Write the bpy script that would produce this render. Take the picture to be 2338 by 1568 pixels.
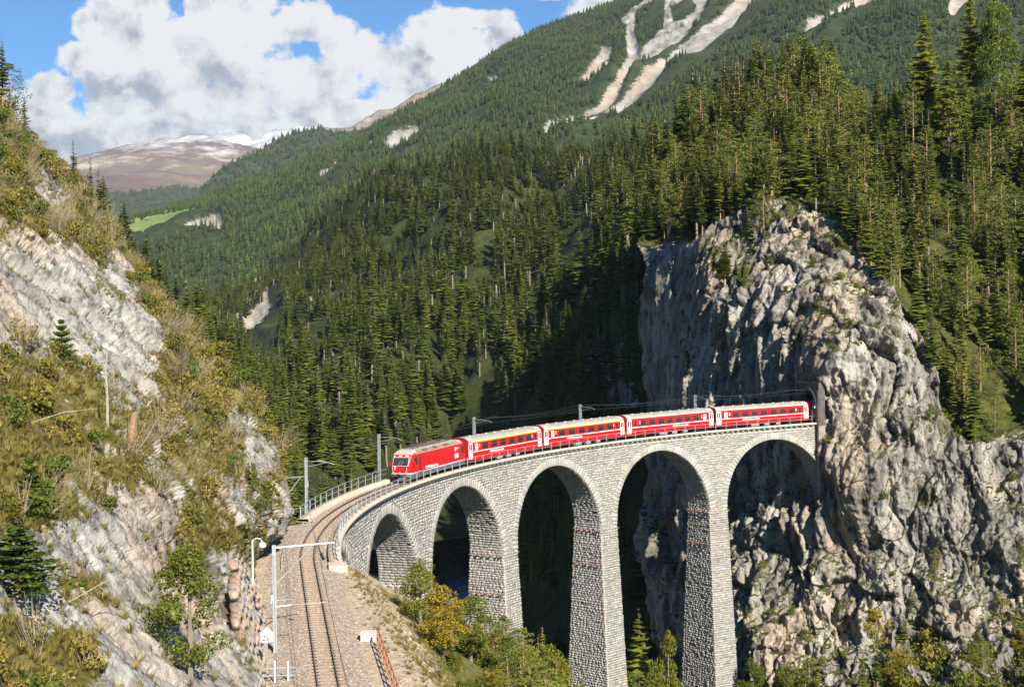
import bpy, bmesh, math, random
import numpy as np
from mathutils import Matrix, Vector

random.seed(7)
rng = np.random.default_rng(11)
SC = bpy.context.scene
COL = SC.collection
for o in list(bpy.data.objects):
    bpy.data.objects.remove(o)

# ------------------------------------------------------------------ camera
FPX, YC = 3963.57, 1006.1            # focal length and optical centre, in pixels of a 3000 px wide frame
K = 3000 / 2338.0                    # plan coordinates below are read on a 2338 px wide frame
PITCH, ROLL = 0.0036, 0.0137
cam = bpy.data.cameras.new("camera")
cam.sensor_width = 36
cam.lens = FPX / 3000 * 36
cam.clip_start = 0.5
cam.clip_end = 60000
cam_o = bpy.data.objects.new("camera", cam)
COL.objects.link(cam_o)
_F = Vector((0, math.cos(PITCH), -math.sin(PITCH)))
_U = Vector((0, math.sin(PITCH), math.cos(PITCH)))
_X = Vector((1, 0, 0))
_r = _X * math.cos(ROLL) - _U * math.sin(ROLL)
_u = _U * math.cos(ROLL) + _X * math.sin(ROLL)
cam_o.matrix_world = Matrix(((_r.x, _u.x, -_F.x, 0), (_r.y, _u.y, -_F.y, 0), (_r.z, _u.z, -_F.z, 0), (0, 0, 0, 1)))
SC.camera = cam_o

# ------------------------------------------------------------------ light
SUN_AZ, SUN_EL = math.radians(-67), math.radians(33)     # azimuth from +X, counter-clockwise
sv = Vector((math.cos(SUN_AZ) * math.cos(SUN_EL), math.sin(SUN_AZ) * math.cos(SUN_EL), math.sin(SUN_EL)))
sun = bpy.data.lights.new("sun", 'SUN')
sun.energy = 5.0
sun.angle = math.radians(0.5)
sun.color = (1.0, 0.93, 0.80)
sun_o = bpy.data.objects.new("sun", sun)
sun_o.rotation_euler = sv.to_track_quat('Z', 'Y').to_euler()
sun_o.location = (0, 0, 400)
COL.objects.link(sun_o)

SC.view_settings.view_transform = 'Standard'
SC.view_settings.look = 'None'
SC.view_settings.exposure = 1.08
SC.view_settings.gamma = 1.0
SC.view_settings.use_curve_mapping = False
SC.render.engine = 'CYCLES'
SC.cycles.use_denoising = True
SC.cycles.max_bounces = 4
SC.cycles.diffuse_bounces = 2
SC.cycles.glossy_bounces = 2
SC.cycles.transmission_bounces = 2
SC.cycles.transparent_max_bounces = 4
SC.cycles.volume_bounces = 0
SC.cycles.use_adaptive_sampling = True


class NT:
    """small helper round a node tree"""
    def __init__(self, tree):
        self.t = tree
        tree.nodes.clear()

    def n(self, kind, **kw):
        nd = self.t.nodes.new(kind)
        for k, v in kw.items():
            if k.startswith('i_'):
                key = k[2:]
                key = int(key) if key.isdigit() else key.replace('_', ' ')
                nd.inputs[key].default_value = v
            else:
                setattr(nd, k, v)
        return nd

    def l(self, a, b):
        self.t.links.new(a, b)

    def math(self, op, a, b=None, clamp=False):
        m = self.n('ShaderNodeMath', operation=op, use_clamp=clamp)
        for i, v in enumerate((a, b)):
            if v is None:
                continue
            if isinstance(v, (int, float)):
                m.inputs[i].default_value = v
            else:
                self.l(v, m.inputs[i])
        return m.outputs[0]

    def mix(self, f, a, b, blend='MIX'):
        m = self.n('ShaderNodeMix', data_type='RGBA', blend_type=blend)
        for sock, v in ((m.inputs[0], f), (m.inputs[6], a), (m.inputs[7], b)):
            if isinstance(v, (int, float)):
                sock.default_value = v
            elif isinstance(v, (tuple, list)):
                sock.default_value = tuple(v) + ((1,) if len(v) == 3 else ())
            else:
                self.l(v, sock)
        return m.outputs[2]

    def noise(self, vec, scale, detail=4, rough=0.55, dist=0.0, kind='FBM'):
        m = self.n('ShaderNodeTexNoise')
        m.noise_dimensions = '3D'
        try:
            m.noise_type = kind
        except Exception:
            pass
        m.inputs['Scale'].default_value = scale
        m.inputs['Detail'].default_value = detail
        m.inputs['Roughness'].default_value = rough
        m.inputs['Distortion'].default_value = dist
        if vec is not None:
            self.l(vec, m.inputs['Vector'])
        return m.outputs[0]

    def mapr(self, v, a, b, c=0.0, d=1.0, smooth=False):
        m = self.n('ShaderNodeMapRange')
        m.interpolation_type = 'SMOOTHSTEP' if smooth else 'LINEAR'
        m.clamp = True
        self.l(v, m.inputs[0])
        for i, x in enumerate((a, b, c, d)):
            m.inputs[1 + i].default_value = x
        return m.outputs[0]

    def ramp(self, v, stops):
        m = self.n('ShaderNodeValToRGB')
        e = m.color_ramp.elements
        while len(e) > 1:
            e.remove(e[-1])
        e[0].position, e[0].color = stops[0][0], tuple(stops[0][1]) + (1,)
        for p, c in stops[1:]:
            x = e.new(p)
            x.color = tuple(c) + (1,)
        self.l(v, m.inputs[0])
        return m.outputs[0]


# ------------------------------------------------------------------ sky: clear blue air with cumulus on the world
world = bpy.data.worlds.new("World")
SC.world = world
world.use_nodes = True
W = NT(world.node_tree)
tc = W.n('ShaderNodeTexCoord')
sky = W.n('ShaderNodeTexSky', sky_type='NISHITA')
sky.sun_disc = False
sky.sun_elevation = SUN_EL
sky.sun_rotation = math.atan2(sv.x, sv.y)
sky.altitude = 1100
sky.dust_density = 0.4
sky.ozone_density = 2.2
hs = W.n('ShaderNodeHueSaturation')
hs.inputs['Saturation'].default_value = 1.35
hs.inputs['Value'].default_value = 1.0
W.l(sky.outputs[0], hs.inputs['Color'])
sep = W.n('ShaderNodeSeparateXYZ')
W.l(tc.outputs['Generated'], sep.inputs[0])
ysafe = W.math('MAXIMUM', W.math('ABSOLUTE', sep.outputs[1]), 0.05)
tx = W.math('DIVIDE', sep.outputs[0], ysafe)
tz = W.math('DIVIDE', sep.outputs[2], ysafe)
cmb = W.n('ShaderNodeCombineXYZ')
W.l(tx, cmb.inputs[0])
W.l(tz, cmb.inputs[1])
W.l(W.math('MULTIPLY', W.math('SIGN', sep.outputs[1]), 3.7), cmb.inputs[2])
pv = cmb.outputs[0]
n_big = W.noise(pv, 9.0, 9, 0.62)
n_mid = W.noise(pv, 26.0, 8, 0.62)
wob = W.math('SUBTRACT', n_big, 0.5)
# cumulus heads: centre and half-size on the sky in front, in thousandths of the view distance
HEADS = [(300, 75, 105, 95), (228, 62, 52, 46), (208, 140, 74, 52), (112, 205, 96, 56), (470, 20, 60, 44), (610, 15, 60, 50), (850, 95, 60, 44), (265, 200, 100, 105), (400, 130, 140, 130), (350, 30, 70, 60), (560, 60, 130, 110), (690, 70, 110, 90), (520, 190, 220, 130),
         (790, 110, 100, 80), (880, 150, 110, 80), (700, 190, 200, 110), (650, 100, 95, 75), (340, 215, 120, 90), (60, 270, 170, 100), (-20, 230, 90, 60), (150, 330, 190, 80),
         (1030, 120, 130, 100), (1090, 55, 90, 32), (950, 190, 150, 70), (1150, 110, 60, 55), (480, 290, 300, 70),
         (760, 270, 180, 60), (235, 385, 90, 40), (1260, 0, 70, 14), (1500, 60, 180, 90), (1900, -60, 300, 130), (-420, 250, 260, 110), (-900, 100, 260, 170)]
field = None
for cx, cy, rx, ry in HEADS:
    ax = W.math('MULTIPLY', W.math('SUBTRACT', tx, (cx - 1169) / 3087), 3087 / rx)
    az = W.math('MULTIPLY', W.math('SUBTRACT', tz, (784 - cy) / 3087), 3087 / ry)
    v = W.math('SUBTRACT', 1.0, W.math('ADD', W.math('MULTIPLY', ax, ax), W.math('MULTIPLY', az, az)))
    field = v if field is None else W.math('MAXIMUM', field, v)
back = W.mapr(W.noise(tc.outputs['Generated'], 3.0, 5, 0.55), 0.55, 0.72, -1.5, 0.8)
front = W.math('MULTIPLY', W.mapr(W.math('ABSOLUTE', tx), 0.45, 0.7, 1, 0), W.math('MULTIPLY', W.math('GREATER_THAN', sep.outputs[1], 0), W.mapr(tz, 0.35, 0.6, 1, 0)))
field = W.math('MAXIMUM', field, W.math('SUBTRACT', back, W.math('MULTIPLY', front, 4.0)))
field = W.math('ADD', field, W.math('MULTIPLY', wob, 2.5))
field = W.math('ADD', field, W.math('MULTIPLY', W.math('SUBTRACT', n_mid, 0.5), 3.0))
alpha = W.mapr(field, 0.0, 0.42, 0, 1, True)
# self-shading: thick parts low in the bank are grey, thin edges and billow tops are white
off = W.n('ShaderNodeVectorMath', operation='ADD')
W.l(pv, off.inputs[0])
off.inputs[1].default_value = (0.010, 0.016, 0)
n_big2 = W.noise(off.outputs[0], 9.0, 9, 0.62)
n_mid2 = W.noise(off.outputs[0], 26.0, 6, 0.6)
rel = W.math('ADD', W.math('MULTIPLY', W.math('SUBTRACT', n_big, n_big2), 2.3),
             W.math('MULTIPLY', W.math('SUBTRACT', n_mid, n_mid2), 3.2))
low = W.mapr(W.math('ADD', tz, W.math('MULTIPLY', wob, 0.12)), 0.135, 0.215, 0, 1, True)
lit = W.math('ADD', W.math('MULTIPLY', low, 0.50), W.math('ADD', 0.40, rel), True)
edge = W.mapr(field, 0.1, 0.9, 0.45, 0.0, True)
lit = W.math('ADD', lit, edge, True)
ccol = W.ramp(lit, [(0.0, (0.22, 0.28, 0.38)), (0.38, (0.40, 0.45, 0.54)), (0.66, (0.70, 0.72, 0.76)), (1.0, (0.93, 0.93, 0.93))])
CLOUD_GAIN = 0.45
bg1 = W.n('ShaderNodeBackground')
bg1.inputs['Strength'].default_value = 0.055
SKYMUL = W.mix(1.0, hs.outputs[0], (0.30, 0.86, 1.12), 'MULTIPLY')
W.l(SKYMUL, bg1.inputs['Color'])
bg2 = W.n('ShaderNodeBackground')
bg2.inputs['Strength'].default_value = CLOUD_GAIN
W.l(ccol, bg2.inputs['Color'])
mxs = W.n('ShaderNodeMixShader')
W.l(alpha, mxs.inputs[0])
W.l(bg1.outputs[0], mxs.inputs[1])
W.l(bg2.outputs[0], mxs.inputs[2])
wo = W.n('ShaderNodeOutputWorld')
W.l(mxs.outputs[0], wo.inputs[0])

# ------------------------------------------------------------------ geometry of the view
def ray(px, py):
    a = np.asarray(px, float) * K - 1500
    b = np.asarray(py, float) * K - YC
    c, s = math.cos(-ROLL), math.sin(-ROLL)
    x = a * c + b * s
    y = -a * s + b * c
    X = x / FPX
    Z = -y / FPX
    return X, math.cos(PITCH) + Z * math.sin(PITCH), -math.sin(PITCH) + Z * math.cos(PITCH)


def P(px, py, d):
    """surveyed point: bearing read on the photograph, distance d metres north of the viewpoint"""
    X, Y, Z = ray(px, py)
    return np.stack([X / Y * d, np.asarray(d, float) * np.ones_like(X), Z / Y * d], -1)


def topix(p):
    p = np.asarray(p, float)
    x, y, z = p[..., 0], p[..., 1], p[..., 2]
    Y = y * math.cos(PITCH) - z * math.sin(PITCH)
    Z = z * math.cos(PITCH) + y * math.sin(PITCH)
    u = FPX * x / Y
    v = -FPX * Z / Y
    c, s = math.cos(-ROLL), math.sin(-ROLL)
    return (1500 + u * c - v * s) / K, (YC + u * s + v * c) / K


# track alignment: 100 m curve, then a straight, falling 2.2 percent towards the viewer
TCX, TCY, TR, TPH, TZ0, TG, TSL = 82.598, 121.782, 100.12, 1.9396, -14.01, 0.0218, 138.35


def T(s, off=0.0, dz=0.0):
    """point at chainage s, off metres to the viewer's side of the track axis, dz above the rails"""
    s = np.asarray(s, float)
    sc = np.clip(s, -6, TSL)
    ph = TPH + sc / TR
    e = s - sc
    x = TCX + (TR - off) * np.cos(ph) - e * np.sin(ph)
    y = TCY + (TR - off) * np.sin(ph) + e * np.cos(ph)
    z = TZ0 - TG * s + dz
    return np.stack(np.broadcast_arrays(x, y, z), -1)


def Tz(s, off, z):
    p = T(s, off)
    p = np.array(p)
    p[..., 2] = z
    return p


def railz(s):
    return TZ0 - TG * np.asarray(s, float)


# ------------------------------------------------------------------ noise
_perm = np.random.default_rng(3).permutation(4096).astype(np.int64)


def _h(i, j, k):
    return _perm[(_perm[(_perm[i & 4095] + j) & 4095] + k) & 4095]


def vnoise(x, y, z):
    xi, yi, zi = np.floor(x).astype(np.int64), np.floor(y).astype(np.int64), np.floor(z).astype(np.int64)
    xf, yf, zf = x - xi, y - yi, z - zi
    u, v, w = [t * t * t * (t * (t * 6 - 15) + 10) for t in (xf, yf, zf)]
    out = 0
    for a in (0, 1):
        for b in (0, 1):
            for c in (0, 1):
                h = _h(xi + a, yi + b, zi + c)
                g = ((h & 15) / 7.5 - 1) * (xf - a) + (((h >> 4) & 15) / 7.5 - 1) * (yf - b) + (((h >> 8) & 15) / 7.5 - 1) * (zf - c)
                out = out + g * (u if a else 1 - u) * (v if b else 1 - v) * (w if c else 1 - w)
    return out


def fbm(p, sc, octv=4, gain=0.5, ridged=False, stretch=(1, 1, 1), seed=0.0):
    x, y, z = p[..., 0] / sc / stretch[0] + seed, p[..., 1] / sc / stretch[1] + seed * 1.7, p[..., 2] / sc / stretch[2] - seed
    a, out, tot = 1.0, 0, 0
    for i in range(octv):
        n = vnoise(x, y, z) * 1.35
        if ridged:
            n = 1 - 2 * np.abs(n)
        out = out + a * n
        tot += a
        a *= gain
        x, y, z = x * 2.03 + 11.3, y * 2.03 + 5.1, z * 2.03 - 7.7
    return out / tot


def worley(p, sc, stretch=(1, 1, 1), seed=0):
    """blocky rock: random height per cell and closeness to the joints between cells"""
    q = np.stack([p[..., i] / sc / stretch[i] for i in range(3)], -1) + seed * 3.1
    c = np.floor(q).astype(np.int64)
    sh = q.shape[:-1]
    f1, f2, r1 = np.full(sh, 9.0), np.full(sh, 9.0), np.zeros(sh)
    for a in (-1, 0, 1):
        for b in (-1, 0, 1):
            for d in (-1, 0, 1):
                ci, cj, ck = c[..., 0] + a, c[..., 1] + b, c[..., 2] + d
                h = _h(ci, cj, ck + seed)
                h2 = _perm[(h + 917) & 4095]
                fx = ci + (h & 63) / 64. - q[..., 0]
                fy = cj + ((h >> 6) & 63) / 64. - q[..., 1]
                fz = ck + (h2 & 63) / 64. - q[..., 2]
                dd = np.sqrt(fx * fx + fy * fy + fz * fz)
                m = dd < f1
                f2 = np.where(m, f1, np.minimum(f2, dd))
                r1 = np.where(m, ((h2 >> 6) & 63) / 63., r1)
                f1 = np.where(m, dd, f1)
    return r1 - 0.5, np.clip((f2 - f1) * 4, 0, 1)


def tps(ctrl, px, py):
    """thin-plate spline of 1/distance over bearings"""
    c = np.array(ctrl, float)
    X = c[:, :2] / 500.0
    f = 1.0 / c[:, 2]
    n = len(c)

    def U(r2):
        return 0.5 * r2 * np.log(r2 + 1e-12)
    D = ((X[:, None] - X[None]) ** 2).sum(-1)
    A = np.zeros((n + 3, n + 3))
    A[:n, :n] = U(D) + np.eye(n) * 1e-4
    A[:n, n] = 1
    A[:n, n + 1:] = X
    A[n, :n] = 1
    A[n + 1:, :n] = X.T
    w = np.linalg.solve(A, np.concatenate([f, np.zeros(3)]))
    q = np.stack([px, py], -1) / 500.0
    out = w[n] + q[..., 0] * w[n + 1] + q[..., 1] * w[n + 2]
    for i in range(n):
        r2 = ((q - X[i]) ** 2).sum(-1)
        out = out + w[i] * U(r2)
    return out


def tps_z(ctrl, x, y, sc=50.0):
    c = np.array(ctrl, float)
    X = c[:, :2] / sc
    n = len(c)

    def U(r2):
        return 0.5 * r2 * np.log(r2 + 1e-12)
    D = ((X[:, None] - X[None]) ** 2).sum(-1)
    A = np.zeros((n + 3, n + 3))
    A[:n, :n] = U(D) + np.eye(n) * 1e-4
    A[:n, n] = 1
    A[:n, n + 1:] = X
    A[n, :n] = 1
    A[n + 1:, :n] = X.T
    w = np.linalg.solve(A, np.concatenate([c[:, 2], np.zeros(3)]))
    q = np.stack([x, y], -1) / sc
    out = w[n] + q[..., 0] * w[n + 1] + q[..., 1] * w[n + 2]
    for i in range(n):
        out = out + w[i] * U(((q - X[i]) ** 2).sum(-1))
    return out


# ------------------------------------------------------------------ object helpers
def tag(o, label=None, cat=None, group=None, kind=None):
    if label:
        o['label'] = label
    if cat:
        o['category'] = cat
    if group:
        o['group'] = group
    if kind:
        o['kind'] = kind
    return o


def empty(name, loc=(0, 0, 0), rz=0.0):
    o = bpy.data.objects.new(name, None)
    o.location = loc
    o.rotation_euler = (0, 0, rz)
    COL.objects.link(o)
    return o


def link(name, me, parent=None, mat=None):
    o = bpy.data.objects.new(name, me)
    COL.objects.link(o)
    if parent is not None:
        o.parent = parent
    if mat is not None and len(me.materials) == 0:
        me.materials.append(mat)
    return o


def mesh_np(name, V, Fs, mat=None, attrs=None, smooth=False):
    """mesh from numpy verts and a list of (n,k) face arrays"""
    me = bpy.data.meshes.new(name)
    V = np.asarray(V, np.float32).reshape(-1, 3)
    if not isinstance(Fs, (list, tuple)):
        Fs = [Fs]
    Fs = [np.asarray(f, np.int32) for f in Fs if len(f)]
    loops = np.concatenate([f.ravel() for f in Fs])
    sizes = np.concatenate([np.full(len(f), f.shape[1], np.int32) for f in Fs])
    starts = np.concatenate([[0], np.cumsum(sizes)[:-1]]).astype(np.int32)
    me.vertices.add(len(V))
    me.vertices.foreach_set('co', V.ravel())
    me.loops.add(len(loops))
    me.loops.foreach_set('vertex_index', loops)
    me.polygons.add(len(sizes))
    me.polygons.foreach_set('loop_start', starts)
    try:
        me.polygons.foreach_set('loop_total', sizes)
    except Exception:
        pass
    me.update(calc_edges=True)
    if smooth:
        me.polygons.foreach_set('use_smooth', np.ones(len(sizes), bool))
    for k, v in (attrs or {}).items():
        dom = 'POINT' if len(v) == len(V) else 'FACE'
        v = np.asarray(v, np.float32)
        if v.ndim == 2:
            a = me.attributes.new(k, 'FLOAT_VECTOR', dom)
            a.data.foreach_set('vector', v.ravel())
        else:
            a = me.attributes.new(k, 'FLOAT', dom)
            a.data.foreach_set('value', v)
    if mat is not None:
        me.materials.append(mat)
    return me


def grid_faces(nr, nc):
    i = np.arange(nr - 1)[:, None] * nc + np.arange(nc - 1)[None]
    return np.stack([i, i + 1, i + nc + 1, i + nc], -1).reshape(-1, 4)


def grid_normals(Pg):
    du = np.gradient(Pg, axis=1)
    dv = np.gradient(Pg, axis=0)
    n = np.cross(du, dv)
    n /= np.linalg.norm(n, axis=-1, keepdims=True) + 1e-9
    return n


BOXF = np.array([[0, 3, 2, 1], [4, 5, 6, 7], [0, 1, 5, 4], [1, 2, 6, 5], [2, 3, 7, 6], [3, 0, 4, 7]])


class MB:
    """collects boxes, tubes and prisms and links them as one mesh"""
    def __init__(self):
        self.v, self.f, self.m = [], [], []

    def add(self, V, F, m=0):
        b = len(self.v)
        self.v += [tuple(map(float, p)) for p in V]
        self.f += [tuple(int(i) + b for i in f) for f in F]
        self.m += [m] * len(F)
        return self

    def box(self, x0, x1, y0, y1, z0, z1, m=0):
        return self.add([(x0, y0, z0), (x1, y0, z0), (x1, y1, z0), (x0, y1, z0), (x0, y0, z1), (x1, y0, z1), (x1, y1, z1), (x0, y1, z1)], BOXF, m)

    def hexa(self, pts, m=0):
        return self.add(pts, BOXF, m)

    def tube(self, pts, r, n=6, m=0, cap=True):
        pts = [Vector(p) for p in pts]
        rr = r if isinstance(r, (list, tuple)) else [r] * len(pts)
        V, F = [], []
        for i, p in enumerate(pts):
            d = (pts[min(i + 1, len(pts) - 1)] - pts[max(i - 1, 0)]).normalized()
            a = d.orthogonal().normalized() if i == 0 else (a - d * a.dot(d)).normalized()
            b = d.cross(a)
            for k in range(n):
                t = 2 * math.pi * k / n
                V.append(p + (a * math.cos(t) + b * math.sin(t)) * rr[i])
        for i in range(len(pts) - 1):
            for k in range(n):
                F.append((i * n + k, i * n + (k + 1) % n, (i + 1) * n + (k + 1) % n, (i + 1) * n + k))
        if cap:
            F.append(tuple(range(n - 1, -1, -1)))
            F.append(tuple((len(pts) - 1) * n + k for k in range(n)))
        return self.add(V, F, m)

    def prism(self, poly, y0, y1, m=0):
        """poly of (x,z) extruded along y"""
        n = len(poly)
        V = [(x, y0, z) for x, z in poly] + [(x, y1, z) for x, z in poly]
        F = [tuple(range(n)), tuple(range(2 * n - 1, n - 1, -1))] + [((i + 1) % n, i, n + i, n + (i + 1) % n) for i in range(n)]
        return self.add(V, F, m)

    def mesh(self, name, mats, bevel=0.0, smooth=False):
        me = bpy.data.meshes.new(name)
        me.from_pydata(self.v, [], self.f)
        for m in (mats if isinstance(mats, (list, tuple)) else [mats]):
            me.materials.append(m)
        me.polygons.foreach_set('material_index', self.m)
        bm = bmesh.new()
        bm.from_mesh(me)
        bmesh.ops.recalc_face_normals(bm, faces=bm.faces)
        if bevel:
            bmesh.ops.bevel(bm, geom=list(bm.edges), offset=bevel, segments=1, affect='EDGES', clamp_overlap=True)
        bm.to_mesh(me)
        bm.free()
        if smooth:
            me.polygons.foreach_set('use_smooth', [True] * len(me.polygons))
        me.update()
        return me

    def build(self, name, mats, parent=None, bevel=0.0, smooth=False):
        return link(name, self.mesh(name, mats, bevel, smooth), parent)


# ------------------------------------------------------------------ materials
MATS = {}


def simple(name, col, rough=0.6, metal=0.0, var=0.12, scale=8.0, bump=0.0, spec=0.4, emit=None):
    if name in MATS:
        return MATS[name]
    m = bpy.data.materials.new(name)
    m.use_nodes = True
    N = NT(m.node_tree)
    bs = N.n('ShaderNodeBsdfPrincipled')
    bs.inputs['Roughness'].default_value = rough
    bs.inputs['Metallic'].default_value = metal
    bs.inputs['Specular IOR Level'].default_value = spec
    tcn = N.n('ShaderNodeTexCoord')
    nz = N.noise(tcn.outputs['Object'], scale, 5, 0.6)
    f = N.mapr(nz, 0.3, 0.7, 1 - var, 1 + var)
    hv = N.n('ShaderNodeHueSaturation')
    hv.inputs['Color'].default_value = tuple(col) + (1,)
    N.l(f, hv.inputs['Value'])
    N.l(hv.outputs[0], bs.inputs['Base Color'])
    if bump:
        b = N.n('ShaderNodeBump')
        b.inputs['Strength'].default_value = 0.6
        b.inputs['Distance'].default_value = bump
        N.l(N.noise(tcn.outputs['Object'], scale * 2, 6, 0.65), b.inputs['Height'])
        N.l(b.outputs[0], bs.inputs['Normal'])
    out = N.n('ShaderNodeOutputMaterial')
    N.l(bs.outputs[0], out.inputs[0])
    MATS[name] = m
    return m


def leaf_mat(name, cols, trans=0.25, rough=0.6):
    """foliage: tone varies from tree to tree and from spray to spray"""
    m = bpy.data.materials.new(name)
    m.use_nodes = True
    N = NT(m.node_tree)
    oi = N.n('ShaderNodeObjectInfo')
    ge = N.n('ShaderNodeNewGeometry')
    r = N.math('ADD', N.math('MULTIPLY', oi.outputs['Random'], 0.72), N.math('MULTIPLY', ge.outputs['Random Per Island'], 0.28))
    c = N.ramp(r, [(i / (len(cols) - 1), k) for i, k in enumerate(cols)])
    hv = N.n('ShaderNodeHueSaturation')
    N.l(N.mapr(ge.outputs['Random Per Island'], 0, 1, 0.7, 1.3), hv.inputs['Value'])
    N.l(c, hv.inputs['Color'])
    d = N.n('ShaderNodeBsdfDiffuse')
    t = N.n('ShaderNodeBsdfTranslucent')
    N.l(hv.outputs[0], d.inputs[0])
    N.l(N.mix(1.0, hv.outputs[0], (1.3, 1.25, 0.6), 'MULTIPLY'), t.inputs[0])
    mx = N.n('ShaderNodeMixShader')
    mx.inputs[0].default_value = trans
    N.l(d.outputs[0], mx.inputs[1])
    N.l(t.outputs[0], mx.inputs[2])
    out = N.n('ShaderNodeOutputMaterial')
    N.l(mx.outputs[0], out.inputs[0])
    return m


def terrain_mat(name, rock, veg, rock_scale=0.25, bump=0.35, zstretch=0.35, veg_scale=0.5, warm=0.5, dark=0.6, tilt=None):
    """rock (three tones) and ground vegetation (three tones) mixed by the mesh attribute veg"""
    m = bpy.data.materials.new(name)
    m.use_nodes = True
    N = NT(m.node_tree)
    ge = N.n('ShaderNodeNewGeometry')
    mp = N.n('ShaderNodeMapping')
    N.l(ge.outputs['Position'], mp.inputs[0])
    if tilt:
        mp.inputs['Rotation'].default_value = tilt
    mp.inputs['Scale'].default_value = (1, 1, zstretch)
    v1 = mp.outputs[0]
    pos = ge.outputs['Position']
    n1 = N.noise(v1, rock_scale, 8, 0.62, 0.4)
    n2 = N.noise(v1, rock_scale * 5, 6, 0.7)
    n3 = N.noise(pos, rock_scale * 0.35, 4, 0.5)
    c = N.ramp(n1, [(0.30, rock[0]), (0.48, rock[1]), (0.62, rock[2])])
    c = N.mix(N.mapr(n3, 0.5, 0.66, 0, warm), c, rock[3])
    c = N.mix(N.mapr(n2, 0.36, 0.52, dark, 0), c, tuple(0.38 * x for x in rock[0]))
    va = N.n('ShaderNodeAttribute', attribute_name='veg')
    nv = N.noise(pos, veg_scale, 6, 0.65)
    nv2 = N.noise(pos, veg_scale * 7, 4, 0.7)
    gc = N.ramp(nv, [(0.32, veg[0]), (0.5, veg[1]), (0.66, veg[2])])
    gc = N.mix(N.mapr(nv2, 0.3, 0.7, 0.0, 0.55), gc, tuple(0.45 * x for x in veg[0]))
    f = N.math('ADD', va.outputs['Fac'], N.math('MULTIPLY', N.math('SUBTRACT', nv2, 0.5), 0.9))
    f = N.mapr(f, 0.42, 0.58, 0, 1)
    col = N.mix(f, c, gc)
    bs = N.n('ShaderNodeBsdfPrincipled')
    bs.inputs['Roughness'].default_value = 0.92
    bs.inputs['Specular IOR Level'].default_value = 0.15
    N.l(col, bs.inputs['Base Color'])
    hgt = N.math('ADD', N.noise(v1, rock_scale * 3, 8, 0.68), N.math('MULTIPLY', n2, 0.5))
    b = N.n('ShaderNodeBump')
    b.inputs['Strength'].default_value = 1.0
    b.inputs['Distance'].default_value = bump
    N.l(hgt, b.inputs['Height'])
    N.l(b.outputs[0], bs.inputs['Normal'])
    out = N.n('ShaderNodeOutputMaterial')
    N.l(bs.outputs[0], out.inputs[0])
    return m


def poly_mask(px, py, poly, soft=12.0):
    """soft membership of bearings in a surveyed outline (1 inside, 0 outside)"""
    poly = np.array(poly, float)
    inside = np.zeros(px.shape, bool)
    dmin = np.full(px.shape, 1e9)
    n = len(poly)
    for i in range(n):
        x1, y1 = poly[i]
        x2, y2 = poly[(i + 1) % n]
        c = ((y1 > py) != (y2 > py)) & (px < (x2 - x1) * (py - y1) / (y2 - y1 + 1e-12) + x1)
        inside ^= c
        dx, dy = x2 - x1, y2 - y1
        t = np.clip(((px - x1) * dx + (py - y1) * dy) / (dx * dx + dy * dy + 1e-9), 0, 1)
        dmin = np.minimum(dmin, np.hypot(px - x1 - t * dx, py - y1 - t * dy))
    sd = np.where(inside, dmin, -dmin)
    return np.clip(sd / soft * 0.5 + 0.5, 0, 1)

# ------------------------------------------------------------------ landforms
SHEETS = {}


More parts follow.
